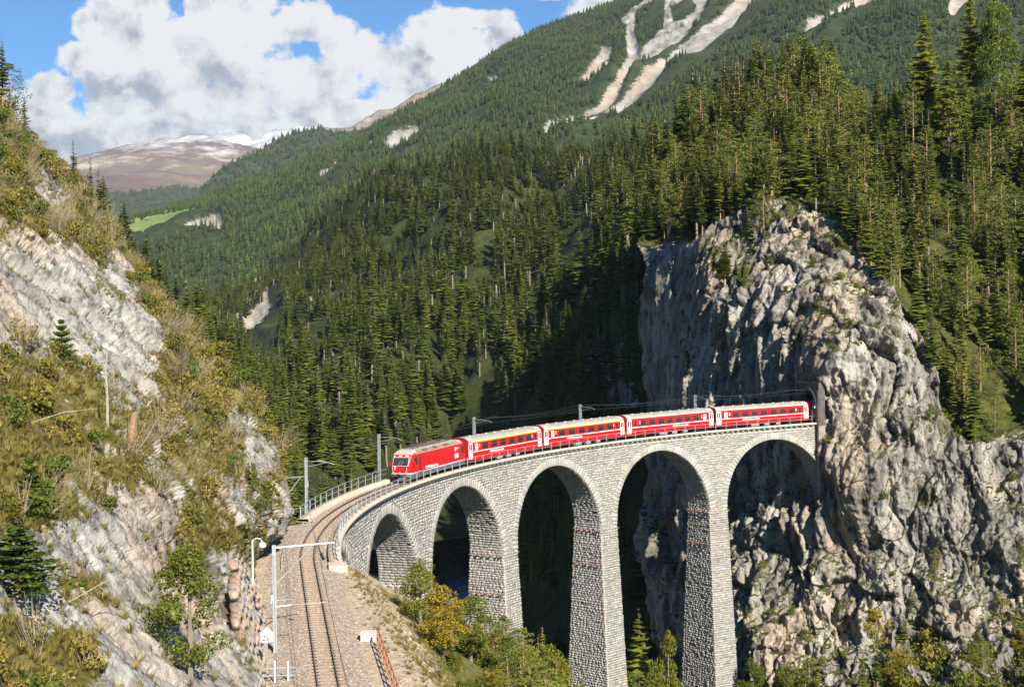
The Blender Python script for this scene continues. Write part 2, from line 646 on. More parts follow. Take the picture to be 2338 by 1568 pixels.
def sheet(name, xl, xr, top, bot, ctrl, nr, nc, mat, disp=None, vegf=None, left_wrap=0.0, right_wrap=0.0, crest=0.0, kind='structure', smooth=False, kpow=3, warp=None, dmin=15.0):
    """a landform surface surveyed from the viewpoint: bearings inside an outline, distances from a spline through ctrl.
    left_wrap/right_wrap/crest carry the surface on round its hidden side so that it is a solid landform."""
    u = np.linspace(0, 1, nc)
    v = np.linspace(0, 1, nr)
    U, Vv = np.meshgrid(u, v)
    tp = np.array(top, float)
    bp = np.array(bot, float)
    xlv, xrv = (np.array(a, float) if not np.isscalar(a) else None for a in (xl, xr))
    x0 = xl if xlv is None else xlv[0, 1]
    x1 = xr if xrv is None else xrv[0, 1]
    X0 = x0 + (x1 - x0) * U
    PY = np.interp(X0, tp[:, 0], tp[:, 1]) * (1 - Vv) + np.interp(X0, bp[:, 0], bp[:, 1]) * Vv
    XL = np.full_like(PY, x0) if xlv is None else np.interp(PY, xlv[:, 0], xlv[:, 1])
    XR = np.full_like(PY, x1) if xrv is None else np.interp(PY, xrv[:, 0], xrv[:, 1])
    if kpow:
        PX = X0 + (XL - x0) * (1 - U) ** kpow + (XR - x1) * U ** kpow
    else:
        PX = XL + (XR - XL) * U
        if warp:
            fr, pw = warp
            PX = np.where(U < fr, XL + (pw - XL) * (U / fr), pw + (XR - pw) * ((U - fr) / (1 - fr)))
    inv = np.clip(tps(ctrl, PX, PY), 1 / 40000., 1 / dmin)
    G = P(PX, PY, 1 / inv)
    N_ = grid_normals(G)
    back = (N_ * G).sum(-1) > 0
    N_[back] *= -1
    if disp is not None:
        G = G + disp(G, N_, PX, PY)
    N2 = grid_normals(G)
    N2[(N2 * G).sum(-1) > 0] *= -1
    veg = vegf(G, N2, PX, PY) if vegf is not None else np.ones_like(PX)
    SHEETS[name] = dict(G=G, N=N2, px=PX, py=PY, veg=veg)
    Gx, vx = G, veg
    if crest:
        r1 = G[0] + np.stack([0 * G[0, :, 0], 0 * G[0, :, 0] + crest * .3, 0 * G[0, :, 0] - crest * .15], -1)
        r2 = G[0] + np.stack([0 * G[0, :, 0], 0 * G[0, :, 0] + crest, 0 * G[0, :, 0] - crest * .8], -1)
        Gx = np.concatenate([r2[None], r1[None], Gx])
        vx = np.concatenate([vx[:1], vx[:1], vx])
    for side, w in ((0, left_wrap), (-1, right_wrap)):
        if w:
            sg = 1 if side == 0 else -1
            e = Gx[:, side]
            pad = []
            for k, (dx, dy) in enumerate(((0.06, .25), (0.25, .6), (1.2, 1.0))):
                q = e.copy()
                q[:, 0] += sg * dx * w * (0.5 if k < 2 else 0.6) + q[:, 0] / q[:, 1] * dy * w
                q[:, 1] += dy * w
                pad.append(q)
            if side == 0:
                Gx = np.concatenate([np.stack(pad[::-1], 1), Gx], 1)
                vx = np.concatenate([np.repeat(vx[:, :1], 3, 1), vx], 1)
            else:
                Gx = np.concatenate([Gx, np.stack(pad, 1)], 1)
                vx = np.concatenate([vx, np.repeat(vx[:, -1:], 3, 1)], 1)
    h, w_ = Gx.shape[:2]
    me = mesh_np(name, Gx, grid_faces(h, w_), mat, {'veg': vx.ravel()}, smooth=smooth)
    o = link(name, me)
    tag(o, kind=kind)
    return o


# --- the cliff and wooded hill that the tunnel enters
m_cliff = terrain_mat('limestone_cliff', [(0.10, 0.095, 0.088), (0.225, 0.21, 0.185), (0.37, 0.345, 0.305), (0.38, 0.30, 0.225)],
                      [(0.030, 0.038, 0.011), (0.065, 0.075, 0.02), (0.125, 0.115, 0.035)], rock_scale=0.16, bump=0.7, zstretch=0.35, veg_scale=0.35, warm=0.9, dark=0.9)
CLIFF_TOP = [(1440, 520), (1475, 548), (1530, 540), (1590, 560), (1640, 520), (1700, 490), (1790, 470), (1850, 500), (1900, 520), (1960, 600), (2010, 670), (2080, 750), (2130, 850), (2150, 950),
             (2200, 1010), (2300, 1000), (2360, 980), (2600, 950)]
HILL_C = [(1465, 560, 290), (1470, 750, 290), (1475, 950, 285), (1480, 1150, 280), (1470, 1260, 275), (1510, 1455, 268), (1545, 1600, 262),
          (1600, 560, 270), (1650, 750, 252), (1650, 950, 246), (1750, 950, 234), (1850, 880, 221), (1852, 970, 221), (1850, 1100, 222), (1855, 1300, 217), (1896, 860, 213.5), (1896, 960, 213), (1894, 1060, 213), (1894, 1180, 212), (1894, 1300, 211),
          (1760, 1100, 236), (1700, 1300, 228), (1800, 1300, 219), (1750, 1500, 211), (1850, 1500, 205),
          (1950, 950, 213), (1950, 1250, 210), (2000, 1500, 200), (2150, 1000, 210), (2150, 1250, 203), (2150, 1500, 193), (2338, 1100, 203), (2338, 1300, 196),
          (2338, 1568, 185), (2500, 1300, 193), (2500, 1600, 180), (1900, 1750, 190), (1600, 1750, 230), (2400, 1750, 175),
          (1500, 535, 296), (1600, 590, 272), (1700, 520, 268), (1800, 480, 258), (1850, 560, 243), (1900, 520, 246), (1950, 600, 236), (2000, 680, 228), (2080, 760, 222), (2140, 900, 214),
          (1490, 420, 330), (1550, 360, 350), (1600, 290, 362), (1700, 240, 365), (1700, 380, 318), (1850, 210, 370), (1850, 370, 312), (1950, 270, 360), (2000, 420, 292),
          (2100, 270, 300), (2200, 260, 295), (2338, 240, 310), (2150, 420, 280), (2150, 650, 242), (2338, 400, 275), (2338, 650, 240), (2338, 850, 218), (2500, 200, 320), (2500, 600, 240)]


def cliffness(px, py):
    t = np.array(CLIFF_TOP, float)
    return np.clip((py - np.interp(px, t[:, 0], t[:, 1])) / 40.0 + 0.5, 0, 1)


def hill_disp(G, N_, px, py):
    c = cliffness(px, py)
    shade = np.clip((1640 - px) / 120, 0, 1) * np.clip((1000 - py) / 60, 0, 1)     # the smooth overhung west wall
    q = G.copy()
    q[..., 0] += 2.5 * fbm(G, 14, 3, seed=4)
    q[..., 0] += (G[..., 2] + 30) * np.clip((py - 1000) / 200, 0, 1) * 0.35        # the lower ribs lean over
    ribs = fbm(q, 12, 4, 0.5, True, (1, 1, 5.5), 1.3)
    med = fbm(q, 4.2, 4, 0.55, True, (1, 1, 3.2), 5.2)
    fine = fbm(G, 1.5, 3, 0.6, True, (1, 1, 1.2), 9.1)
    w = G + 0.7 * np.stack([fbm(G, 5, 3, seed=1.5), fbm(G, 5, 3, seed=3.5), fbm(G, 6, 3, seed=5.5)], -1)
    b1, e1 = worley(w + q - G, 5.5, (1, 1, 4.5), 1)
    b2, e2 = worley(w, 2.0, (1, 1, 2.8), 2)
    soft = fbm(G, 26, 3, 0.5, seed=2.2)
    amp = c * (1 - 0.62 * shade)
    low = np.clip((py - 1000) / 250, 0, 1) * np.clip((px - 1880) / 120, 0, 1)
    gate = 1 - 0.85 * np.exp(-(((px - 1862) / 30) ** 2 + ((py - 945) / 40) ** 2))   # calmer round the portal
    d = amp * gate * (5.4 * ribs * (1 - 0.3 * low) + 1.5 * med + 0.6 * fine + 2.8 * soft + 3.0 * b1 + 0.5 * e1 + 1.3 * b2 + 0.25 * e2) + (1 - c) * (1.6 * soft + 0.9 * fbm(G, 5, 3, seed=8))
    d = d - 1.2 * amp
    G[..., 0] += 2.6 * fbm(G, 7, 4, 0.55, seed=7.7) * np.clip((1560 - px) / 80, 0, 1) * c
    lim = np.clip((px - 1455) / 50, 0.45, 1)
    Dn = N_ * 0.45 - 0.55 * G / np.linalg.norm(G, axis=-1, keepdims=True)
    Dn /= np.linalg.norm(Dn, axis=-1, keepdims=True)
    ov = Dn * d[..., None] * (0.3 + 0.7 * lim[..., None])
    return ov


def hill_veg(G, N_, px, py):
    c = cliffness(px, py)
    nz = N_[..., 2]
    n = fbm(G, 7, 4, 0.55, seed=3.3)
    v = np.clip((nz - 0.60) * 3.0 + 0.65 * n, 0, 1) * c + (1 - c) * np.clip(0.85 + 0.4 * n, 0, 1)
    for poly in ([(1560, 560), (1600, 520), (1720, 560), (1700, 640), (1640, 640)], [(1680, 640), (1740, 600), (1770, 640), (1720, 700)],
                 [(1760, 740), (1830, 720), (1850, 780), (1790, 800)], [(1830, 855), (1890, 860), (1880, 905), (1840, 890)], [(2090, 1080), (2140, 1080), (2120, 1150), (2050, 1130)],
                 [(1940, 1150), (1990, 1190), (1970, 1250), (1930, 1210)], [(1860, 520), (1960, 600), (2060, 730), (2010, 700), (1900, 600), (1830, 560)],
                 [(1700, 470), (1850, 470), (1880, 520), (1740, 540)], [(2080, 740), (2140, 860), (2120, 930), (2060, 800)], [(2000, 1110), (2060, 1100), (2040, 1160), (1990, 1150)],
                 [(1960, 1130), (2150, 1120), (2200, 1210), (2120, 1190)], [(1670, 1080), (1760, 1100), (1770, 1140), (1700, 1110)]):
        v = np.maximum(v, poly_mask(px, py, poly, 22) * np.clip(0.45 + 0.9 * n, 0, 1))
    return v


sheet('hill', [(-100, 1500), (200, 1540), (300, 1500), (420, 1488), (550, 1466), (700, 1469), (950, 1474), (1091, 1486), (1145, 1481), (1195, 1469), (1268, 1467), (1306, 1480), (1376, 1493), (1455, 1509), (1568, 1540), (1800, 1580)],
      2560, [(1470, 430), (1550, 350), (1600, 285), (1700, 235), (1850, 205), (1950, 262), (2050, 275), (2200, 255), (2338, 235), (2560, 200)],
      [(1470, 1720), (2560, 1720)], HILL_C, 720, 560, m_cliff, hill_disp, hill_veg, left_wrap=70, crest=90)

# --- the wooded valley side beyond the gorge
def river_pt(px, py):
    X, Y, Z = ray(px, py)
    d = -76.0 / Z
    return (X * d, Y * d)
cl = [river_pt(x_, y_) for x_, y_ in ((1045, 1232), (1040, 1262), (1022, 1285), (1040, 1310), (1020, 1345), (1005, 1400), (1000, 1460))] + [(0, 260), (20, 200), (40, 140)]
cl = np.array(cl)


def river_dist(x, y):
    d = np.full(x.shape, 1e9)
    for a, b in zip(cl[:-1], cl[1:]):
        v = b - a
        t = np.clip(((x - a[0]) * v[0] + (y - a[1]) * v[1]) / (v @ v), 0, 1)
        d = np.minimum(d, np.hypot(x - a[0] - t * v[0], y - a[1] - t * v[1]))
    return d


m_forest_floor = terrain_mat('forest_floor', [(0.22, 0.19, 0.15), (0.38, 0.34, 0.28), (0.50, 0.46, 0.39), (0.50, 0.40, 0.28)],
                             [(0.018, 0.024, 0.008), (0.035, 0.045, 0.012), (0.07, 0.075, 0.02)], rock_scale=0.05, bump=0.8, veg_scale=0.08, zstretch=0.6)
SCARS_M = [[(553, 775), (560, 745), (590, 705), (618, 655), (640, 650), (646, 690), (632, 760), (605, 785)], [(690, 790), (712, 755), (742, 725), (760, 732), (735, 762)],
           [(1325, 380), (1345, 378), (1350, 400), (1330, 405)]]
VAL_C = [(500, 730, 1300), (620, 675, 1350), (700, 605, 1300), (760, 530, 1250), (900, 440, 1150), (1000, 410, 1100), (1160, 390, 1050), (1300, 420, 950), (1480, 400, 820), (1600, 400, 820),
         (600, 800, 900), (700, 750, 850), (900, 650, 800), (1107, 560, 755), (1300, 545, 755), (1400, 600, 500), (1460, 600, 430), (1000, 750, 640), (1200, 720, 610), (1300, 800, 500), (1400, 850, 400),
         (1470, 950, 350), (600, 950, 560), (700, 1000, 500), (800, 1050, 460), (900, 1050, 480), (650, 1100, 430), (1000, 980, 530), (1000, 1130, 590), (1060, 1250, 500), (1000, 1420, 382), (950, 1568, 300),
         (1200, 950, 480), (1200, 1200, 400), (1300, 1300, 340), (1300, 1500, 300), (1300, 930, 430), (1420, 900, 370), (1420, 1200, 320), (1420, 1500, 285), (1550, 1000, 330), (1600, 1300, 305),
         (1600, 1568, 290), (500, 900, 700), (450, 1100, 420), (600, 1300, 330), (1700, 800, 360)]


def val_disp(G, N_, px, py):
    dr = river_dist(G[..., 0], G[..., 1])
    lowk = np.clip(1 - (dr - 8) / 30, 0, 1) * np.clip((-35 - G[..., 2]) / 20, 0, 1)
    G[..., 2] = G[..., 2] * (1 - lowk) + np.minimum(G[..., 2], -77.0) * lowk
    return N_ * (1 - lowk)[..., None] * (17.0 * fbm(G, 130, 4, 0.5, True, seed=1.1) + 1.2 * fbm(G, 9, 3, seed=2))[..., None] * np.clip(G[..., 1:2] / 700, 0.3, 1.5)


def val_veg(G, N_, px, py):
    v = np.clip(1.0 + 0.6 * fbm(G, 25, 3, seed=6), 0.6, 1)
    for poly in SCARS_M:
        v = v * (1 - poly_mask(px, py, poly, 10))
    v = v * (1 - 0.9 * poly_mask(px, py, [(1380, 930), (1390, 870), (1410, 830), (1480, 800), (1490, 960), (1400, 960)], 30))
    return v


sheet('valley_side', 430, 1640, [(430, 735), (500, 725), (560, 705), (620, 662), (700, 592), (760, 520), (900, 432), (1000, 402), (1160, 382), (1300, 410), (1480, 372), (1640, 372)],
      [(430, 1560), (1640, 1620)], VAL_C, 220, 200, m_forest_floor, val_disp, val_veg, crest=300, left_wrap=200)

# --- wooded flank behind the left hillside
sheet('left_flank', 180, 700, [(180, 470), (240, 520), (300, 600), (340, 655), (400, 705), (450, 745), (500, 790), (560, 850), (610, 930), (650, 1030), (700, 1140)],
      [(180, 1250), (700, 1400)], [(240, 520, 300), (300, 600, 330), (340, 655, 345), (450, 745, 360), (560, 850, 365), (650, 1030, 345), (700, 1140, 320), (250, 900, 240), (450, 1000, 255),
                                   (600, 1150, 270), (650, 1350, 240), (400, 1250, 215), (200, 1250, 215), (500, 870, 290)],
      70, 90, m_forest_floor, lambda G, N_, px, py: N_ * (2.5 * fbm(G, 25, 3, seed=3))[..., None], None, crest=60, right_wrap=40)

# --- the long mountain flank with its scree runs
m_mount = terrain_mat('mountain_slope', [(0.19, 0.175, 0.155), (0.29, 0.27, 0.24), (0.38, 0.36, 0.33), (0.36, 0.28, 0.21)],
                      [(0.022, 0.035, 0.014), (0.035, 0.05, 0.018), (0.055, 0.07, 0.022)], rock_scale=0.012, bump=3.0, veg_scale=0.02, zstretch=0.7, warm=0.6, dark=0.35)
m_meadow = simple('meadow_grass', (0.15, 0.20, 0.045), 0.9, var=0.2, scale=0.01)
SCREE = [[(1729, -10), (1644, 65), (1569, 120), (1494, 185), (1369, 285), (1244, 352), (1262, 358), (1394, 284), (1519, 196), (1594, 146), (1689, 78), (1779, -10)],
         [(1439, 80), (1441, 150), (1419, 210), (1364, 255), (1240, 345), (1256, 345), (1385, 268), (1479, 170), (1569, 105), (1619, 50), (1650, -40), (1509, -40), (1479, 30), (1424, 70)],
         [(1344, 205), (1385, 140), (1410, 138), (1406, 165), (1375, 205), (1330, 228)],
         [(1840, 108), (1868, 72), (1985, -10), (2018, -10), (1905, 84), (1870, 100)], [(2158, 62), (2172, 15), (2210, -40), (2270, -20), (2215, 25), (2176, 60)],
         [(885, 357), (915, 334), (962, 320), (974, 328), (935, 350), (895, 366)], [(730, 448), (758, 405), (788, 366), (800, 378), (775, 418), (745, 442)], [(850, 372), (856, 345), (866, 346), (860, 372)],
         [(1072, 275), (1095, 240), (1130, 222), (1128, 240), (1100, 268)], [(1118, 192), (1140, 186), (1142, 196), (1122, 200)],
         [(428, 560), (452, 536), (470, 540), (492, 520), (510, 545), (526, 568), (480, 560)], [(310, 580), (335, 562), (340, 575), (320, 588)]]
ISLANDS = [[(1458, 60), (1500, 38), (1532, 22), (1522, 92), (1490, 118), (1470, 140), (1456, 100)], [(1540, 45), (1585, 28), (1600, 45), (1570, 75), (1545, 80)]]
MEADOW = [[(283, 517), (330, 500), (400, 485), (478, 474), (470, 482), (445, 488), (458, 512), (415, 535), (350, 555), (318, 560), (298, 540)]]
MT_C = [(240, 540, 2300), (290, 510, 2500), (400, 484, 2650), (450, 470, 2700), (540, 430, 2750), (635, 397, 2800), (740, 350, 2900), (825, 312, 3000), (975, 232, 3150), (1169, 105, 3350), (1400, 15, 3600),
        (1700, -130, 3900), (2100, -220, 3900), (2560, -260, 3600), (240, 560, 2150), (300, 545, 2150), (440, 520, 2050), (500, 560, 1850), (350, 640, 1750), (400, 760, 1450), (500, 720, 1480),
        (640, 640, 1550), (760, 520, 1700), (900, 430, 1750), (1160, 380, 1700), (1500, 330, 1600), (2000, 260, 1550), (2560, 200, 1500), (1160, 480, 1400), (2000, 420, 1300), (1300, 200, 2400), (1000, 330, 2200)]


def mt_cover(px, py):
    bare = np.zeros_like(px)
    for poly in SCREE:
        bare = np.maximum(bare, poly_mask(px, py, poly, 7))
    for poly in ISLANDS:
        bare = bare * (1 - poly_mask(px, py, poly, 7))
    return bare


def mt_disp(G, N_, px, py):
    q = G.copy()
    q[..., 0] += G[..., 2] * 0.5
    big = fbm(q, 420, 4, 0.5, True, (1, 1.6, 1), 3.1)
    med = fbm(q, 90, 4, 0.5, True, seed=4)
    bare = mt_cover(px, py)
    edge = np.clip((py - np.interp(px, [240, 450, 635, 825, 975, 1169, 1400, 1700], [540, 470, 397, 312, 232, 105, 15, -130])) / 60, 0.1, 1)
    rocky = np.clip((1650 - px) / 60, 0, 1) * np.clip((150 - py) / 60, 0, 1)
    return N_ * ((38 * big * edge + 9 * med) * (1 - 0.4 * bare) + bare * (rocky * 26 * fbm(q, 50, 4, 0.55, True, seed=8) + 3 * fbm(G, 14, 3, seed=9)) - bare * 6)[..., None]


def mt_veg(G, N_, px, py):
    return 1 - mt_cover(px, py)


mo = sheet('mountain', 200, 2560, [(200, 552), (240, 540), (285, 514), (330, 500), (400, 484), (450, 470), (540, 430), (635, 397), (740, 350), (825, 312), (900, 270), (975, 232), (1070, 166), (1169, 105), (1250, 62), (1320, 40), (1400, 12), (1500, -45), (1700, -130), (2100, -220), (2560, -260)],
           [(200, 800), (800, 800), (1200, 560), (2560, 480)], MT_C, 330, 560, m_mount, mt_disp, mt_veg, crest=700, left_wrap=500)
# the meadow is the same ground under a different cover
mo.data.materials.append(m_meadow)
_s = SHEETS['mountain']
nrr, ncc = _s['px'].shape
mm = np.zeros_like(_s['px'])
for poly in MEADOW:
    mm = np.maximum(mm, poly_mask(_s['px'], _s['py'], poly, 3))
_s['meadow'] = mm
full = np.zeros((nrr + 2, ncc + 3))
full[2:, 3:] = mm
fm = (full[:-1, :-1] > 0.5).ravel()
mo.data.polygons.foreach_set('material_index', fm.astype(np.int32))

# --- farther ridges
m_far = terrain_mat('far_wooded_ridge', [(0.13, 0.12, 0.10), (0.22, 0.20, 0.17), (0.30, 0.26, 0.22), (0.26, 0.15, 0.09)],
                    [(0.02, 0.04, 0.02), (0.03, 0.05, 0.022), (0.06, 0.075, 0.03)], rock_scale=0.006, bump=8, veg_scale=0.012, zstretch=0.8)


def far_disp(a, sc, sd):
    return lambda G, N_, px, py: N_ * (a * fbm(G, sc, 5, 0.5, True, seed=sd))[..., None]


sheet('wooded_ridge', 380, 1060, [(380, 500), (430, 466), (520, 405), (615, 347), (690, 319), (750, 311), (800, 304), (850, 282), (905, 254), (965, 226), (1060, 190)], [(380, 640), (1060, 520)],
      [(430, 466, 4600), (615, 347, 5000), (850, 282, 5400), (1060, 190, 5600), (380, 640, 3600), (700, 520, 3900), (1060, 520, 3800)], 90, 200, m_far, far_disp(45, 450, 2),
      lambda G, N_, px, py: np.clip((py - np.interp(px, [380, 700, 760, 850, 965, 1060], [300, 300, 316, 300, 262, 240])) / 8 + 0.5 * (px < 740), 0, 1), crest=900, left_wrap=600)
m_fells = None
sheet('far_forest', 120, 620, [(120, 470), (200, 456), (250, 455), (300, 450), (330, 447), (370, 441), (400, 434), (450, 441), (520, 456), (620, 470)], [(120, 600), (620, 600)],
      [(120, 470, 6600), (400, 434, 7200), (620, 470, 6600), (120, 600, 4800), (400, 600, 4900), (620, 600, 4800)], 70, 160, m_far, far_disp(40, 500, 6), None, crest=900)


def snow_mat(name, base, snow_lo, snow_hi):
    m = bpy.data.materials.new(name)
    m.use_nodes = True
    N = NT(m.node_tree)
    ge = N.n('ShaderNodeNewGeometry')
    sp = N.n('ShaderNodeSeparateXYZ')
    N.l(ge.outputs['Position'], sp.inputs[0])
    n1 = N.noise(ge.outputs['Position'], 0.0016, 9, 0.6)
    n2 = N.noise(ge.outputs['Position'], 0.006, 8, 0.7)
    h = N.math('ADD', sp.outputs[2], N.math('MULTIPLY', N.math('SUBTRACT', n2, 0.5), 1500))
    h = N.math('ADD', h, N.math('MULTIPLY', N.math('SUBTRACT', n1, 0.5), 1100))
    f = N.mapr(h, snow_lo, snow_hi, 0, 1)
    c = N.ramp(n1, [(0.36, base[0]), (0.5, base[1]), (0.62, base[2])])
    bs = N.n('ShaderNodeBsdfPrincipled')
    bs.inputs['Roughness'].default_value = 0.9
    bs.inputs['Specular IOR Level'].default_value = 0.1
    N.l(N.mix(f, c, (0.82, 0.84, 0.88)), bs.inputs['Base Color'])
    out = N.n('ShaderNodeOutputMaterial')
    N.l(bs.outputs[0], out.inputs[0])
    return m


m_fell = snow_mat('autumn_fell', [(0.085, 0.05, 0.05), (0.12, 0.075, 0.06), (0.17, 0.12, 0.07)], 1500, 2300)
m_peak = snow_mat('snowy_peak', [(0.10, 0.11, 0.13), (0.15, 0.16, 0.18), (0.2, 0.2, 0.21)], 2000, 3200)
sheet('far_mountain', 60, 760, [(60, 440), (130, 415), (190, 387), (230, 368), (270, 360), (320, 352), (370, 348), (400, 345), (430, 340), (460, 342), (520, 345), (570, 343), (600, 341), (625, 342), (680, 352), (760, 380)],
      [(60, 560), (760, 560)], [(60, 440, 10500), (430, 340, 12000), (760, 380, 11500), (60, 560, 7200), (430, 560, 7400), (760, 560, 7400), (300, 420, 9900), (520, 420, 10000)],
      110, 240, m_fell, far_disp(170, 1900, 3), None, crest=2500)
sheet('snow_mountain', 380, 860, [(380, 360), (450, 352), (480, 344), (500, 330), (512, 324), (530, 328), (552, 332), (575, 344), (595, 346), (608, 336), (625, 328), (655, 324), (690, 316), (715, 313), (740, 318), (790, 330), (860, 340)],
      [(380, 460), (860, 460)], [(380, 360, 15000), (620, 330, 15500), (860, 340, 15000), (380, 460, 12800), (860, 460, 12800)], 50, 170, m_peak, far_disp(210, 1500, 5), None, crest=3000)

# --- the left hillside, falling to the railway
m_left = terrain_mat('schist_hillside', [(0.17, 0.155, 0.14), (0.28, 0.262, 0.238), (0.41, 0.385, 0.35), (0.41, 0.31, 0.235)],
                     [(0.075, 0.07, 0.02), (0.15, 0.125, 0.035), (0.23, 0.18, 0.065)], rock_scale=0.30, bump=0.30, zstretch=0.8, veg_scale=0.5, warm=0.85, dark=0.75, tilt=(0.2, 0.7, 0.1))
LB = [(-60, -260), (100, -130), (180, -60), (255, 0), (300, 40), (355, 95), (400, 150), (440, 190), (520, 250), (610, 310), (700, 365), (745, 398), (845, 495), (900, 545), (950, 585), (1000, 615), (1050, 640), (1110, 657),
      (1180, 664), (1215, 650), (1262, 604), (1300, 578), (1350, 566), (1440, 574), (1568, 606), (1720, 618), (1900, 628)]
LB_D = {-60: 195, 180: 192, 255: 190, 355: 188, 440: 184, 520: 178, 610: 171, 745: 158, 845: 150, 950: 142, 1050: 136, 1110: 133, 1180: 128, 1270: 110, 1350: 97, 1440: 84, 1568: 69.5, 1720: 58, 1900: 50}
LEFT_C = [(np.interp(y, [a for a, b in LB], [b for a, b in LB]), y, d) for y, d in LB_D.items()]
LEFT_C += [(0, 1568, 33), (0, 1200, 42), (0, 784, 64), (0, 450, 110), (-260, 1800, 20), (-260, 800, 42), (-260, 300, 80), (200, 1568, 40), (300, 1200, 61), (300, 900, 88), (420, 1400, 64), (180, 1000, 60), (200, 620, 118),
           (540, 1500, 68), (520, 1250, 88), (480, 1050, 98), (400, 880, 112), (100, 500, 132)]


def left_disp(G, N_, px, py):
    a = P(450, 1100, 90) - P(200, 800, 85)
    a = a / np.linalg.norm(a)
    al = (G @ a)[..., None] * a
    q = G - al * 0.80                                            # bedding runs down to the right
    st = fbm(q, 6.0, 4, 0.55, True, seed=2.4)
    st2 = fbm(q, 1.9, 4, 0.6, True, seed=7.4)
    qq = q + al * 0.10
    b1, e1 = worley(qq + 0.5 * st[..., None], 2.6, (1, 1, 1), 3)
    b2, e2 = worley(qq, 0.9, (1, 1, 1), 4)
    blk = fbm(G, 0.9, 3, 0.6, True, seed=1.9)
    big = fbm(G, 17, 3, 0.5, seed=6.1)
    terr = np.abs(((q[..., 2] * 0.9 + q[..., 0] * 0.5 + 1.2 * big) / 2.6) % 1.0 - 0.5) * 1.1
    sc = np.clip(G[..., 1] / 70, 0.45, 1.4)
    foot = np.clip((np.interp(py, [b[0] for b in LB], [b[1] for b in LB]) - px) / 50, 0.25, 1)
    return N_ * ((1.1 * st + 0.4 * st2 + 0.2 * blk + 2.0 * big + 0.6 * b1 + 0.3 * e1 + 0.26 * b2 + 0.12 * e2) * sc * foot - 0.6)[..., None]


ROCK_L = [[(-60, 545), (60, 590), (200, 590), (300, 590), (318, 650), (285, 740), (310, 860), (290, 945), (255, 935), (200, 870), (120, 830), (-60, 780)],
          [(90, 1215), (250, 1150), (420, 1190), (520, 1330), (590, 1400), (635, 1568), (640, 1750), (250, 1750), (180, 1480), (60, 1400), (-60, 1330), (-60, 1245)],
          [(448, 920), (520, 930), (600, 1000), (660, 1100), (680, 1180), (655, 1300), (600, 1290), (560, 1160), (500, 1010)],
          [(60, 440), (120, 470), (130, 510), (90, 520), (50, 480)], [(300, 1100), (330, 1060), (380, 1160), (340, 1180)], [(470, 1130), (530, 1120), (540, 1190), (480, 1200)]]
VEG_L = [[(300, 590), (380, 800), (420, 860), (560, 900), (600, 1000), (480, 950), (330, 900)], [(300, 1280), (440, 1240), (420, 1330), (360, 1330)], [(410, 1310), (460, 1310), (470, 1400), (430, 1390)],
         [(500, 1470), (560, 1480), (620, 1568), (520, 1568)], [(140, 680), (220, 650), (250, 740), (190, 760)], [(540, 1400), (590, 1440), (610, 1500), (560, 1470)], [(100, 1300), (220, 1330), (230, 1420), (120, 1400)],
         [(350, 1190), (430, 1180), (480, 1260), (400, 1260)], [(560, 1050), (620, 1110), (600, 1240), (540, 1160)]]


def left_veg(G, N_, px, py):
    n = fbm(G, 9, 4, 0.6, seed=5.5)
    n2 = fbm(G, 2.5, 3, 0.6, seed=2.5)
    r = np.zeros_like(px)
    for poly in ROCK_L:
        r = np.maximum(r, poly_mask(px, py, poly, 35))
    v = 0.80 - 0.72 * r + 0.42 * n + 0.25 * n2 + 0.5 * (N_[..., 2] - 0.5)
    for poly in VEG_L:
        v = v + 0.45 * poly_mask(px, py, poly, 25)
    return np.clip(v, 0, 1)


# rows follow the height up the slope; the right edge is the spur that turns away from the line
sheet('hillside', [(-60, -2600), (1800, -2600)], LB, [(-2600, -60), (700, -60)], [(-2600, 1900), (700, 1900)], LEFT_C, 740, 560, m_left, left_disp, left_veg, right_wrap=26, kpow=0, warp=(0.13, -350), dmin=9.0, crest=40)

# --- ground along the line and the bank below the viaduct
m_gravel = None


def gravel_mat(name, cols, scale, bump, vegc):
    m = bpy.data.materials.new(name)
    m.use_nodes = True
    N = NT(m.node_tree)
    ge = N.n('ShaderNodeNewGeometry')
    pos = ge.outputs['Position']
    vo = N.n('ShaderNodeTexVoronoi')
    vo.inputs['Scale'].default_value = scale
    N.l(pos, vo.inputs['Vector'])
    sx = N.n('ShaderNodeSeparateXYZ')
    N.l(vo.outputs['Color'], sx.inputs[0])
    c = N.ramp(sx.outputs[0], [(0.0, cols[0]), (0.4, cols[1]), (0.75, cols[2]), (1.0, cols[3])])
    big = N.noise(pos, 0.5, 5, 0.6)
    c = N.mix(N.mapr(big, 0.4, 0.65, 0.0, 0.45), c, cols[1])
    va = N.n('ShaderNodeAttribute', attribute_name='veg')
    nv = N.noise(pos, 2.2, 5, 0.7)
    f = N.mapr(N.math('ADD', va.outputs['Fac'], N.math('MULTIPLY', N.math('SUBTRACT', nv, 0.5), 1.4)), 0.45, 0.6, 0, 1)
    c = N.mix(f, c, N.ramp(nv, [(0.35, vegc[0]), (0.6, vegc[1])]))
    bs = N.n('ShaderNodeBsdfPrincipled')
    bs.inputs['Roughness'].default_value = 0.95
    bs.inputs['Specular IOR Level'].default_value = 0.1
    N.l(c, bs.inputs['Base Color'])
    b = N.n('ShaderNodeBump')
    b.inputs['Strength'].default_value = 1.0
    b.inputs['Distance'].default_value = bump
    N.l(N.math('ADD', N.math('MULTIPLY', vo.outputs['Distance'], -1.0), N.math('MULTIPLY', N.noise(pos, scale * .5, 4, 0.6), 0.6)), b.inputs['Height'])
    N.l(b.outputs[0], bs.inputs['Normal'])
    out = N.n('ShaderNodeOutputMaterial')
    N.l(bs.outputs[0], out.inputs[0])
    return m


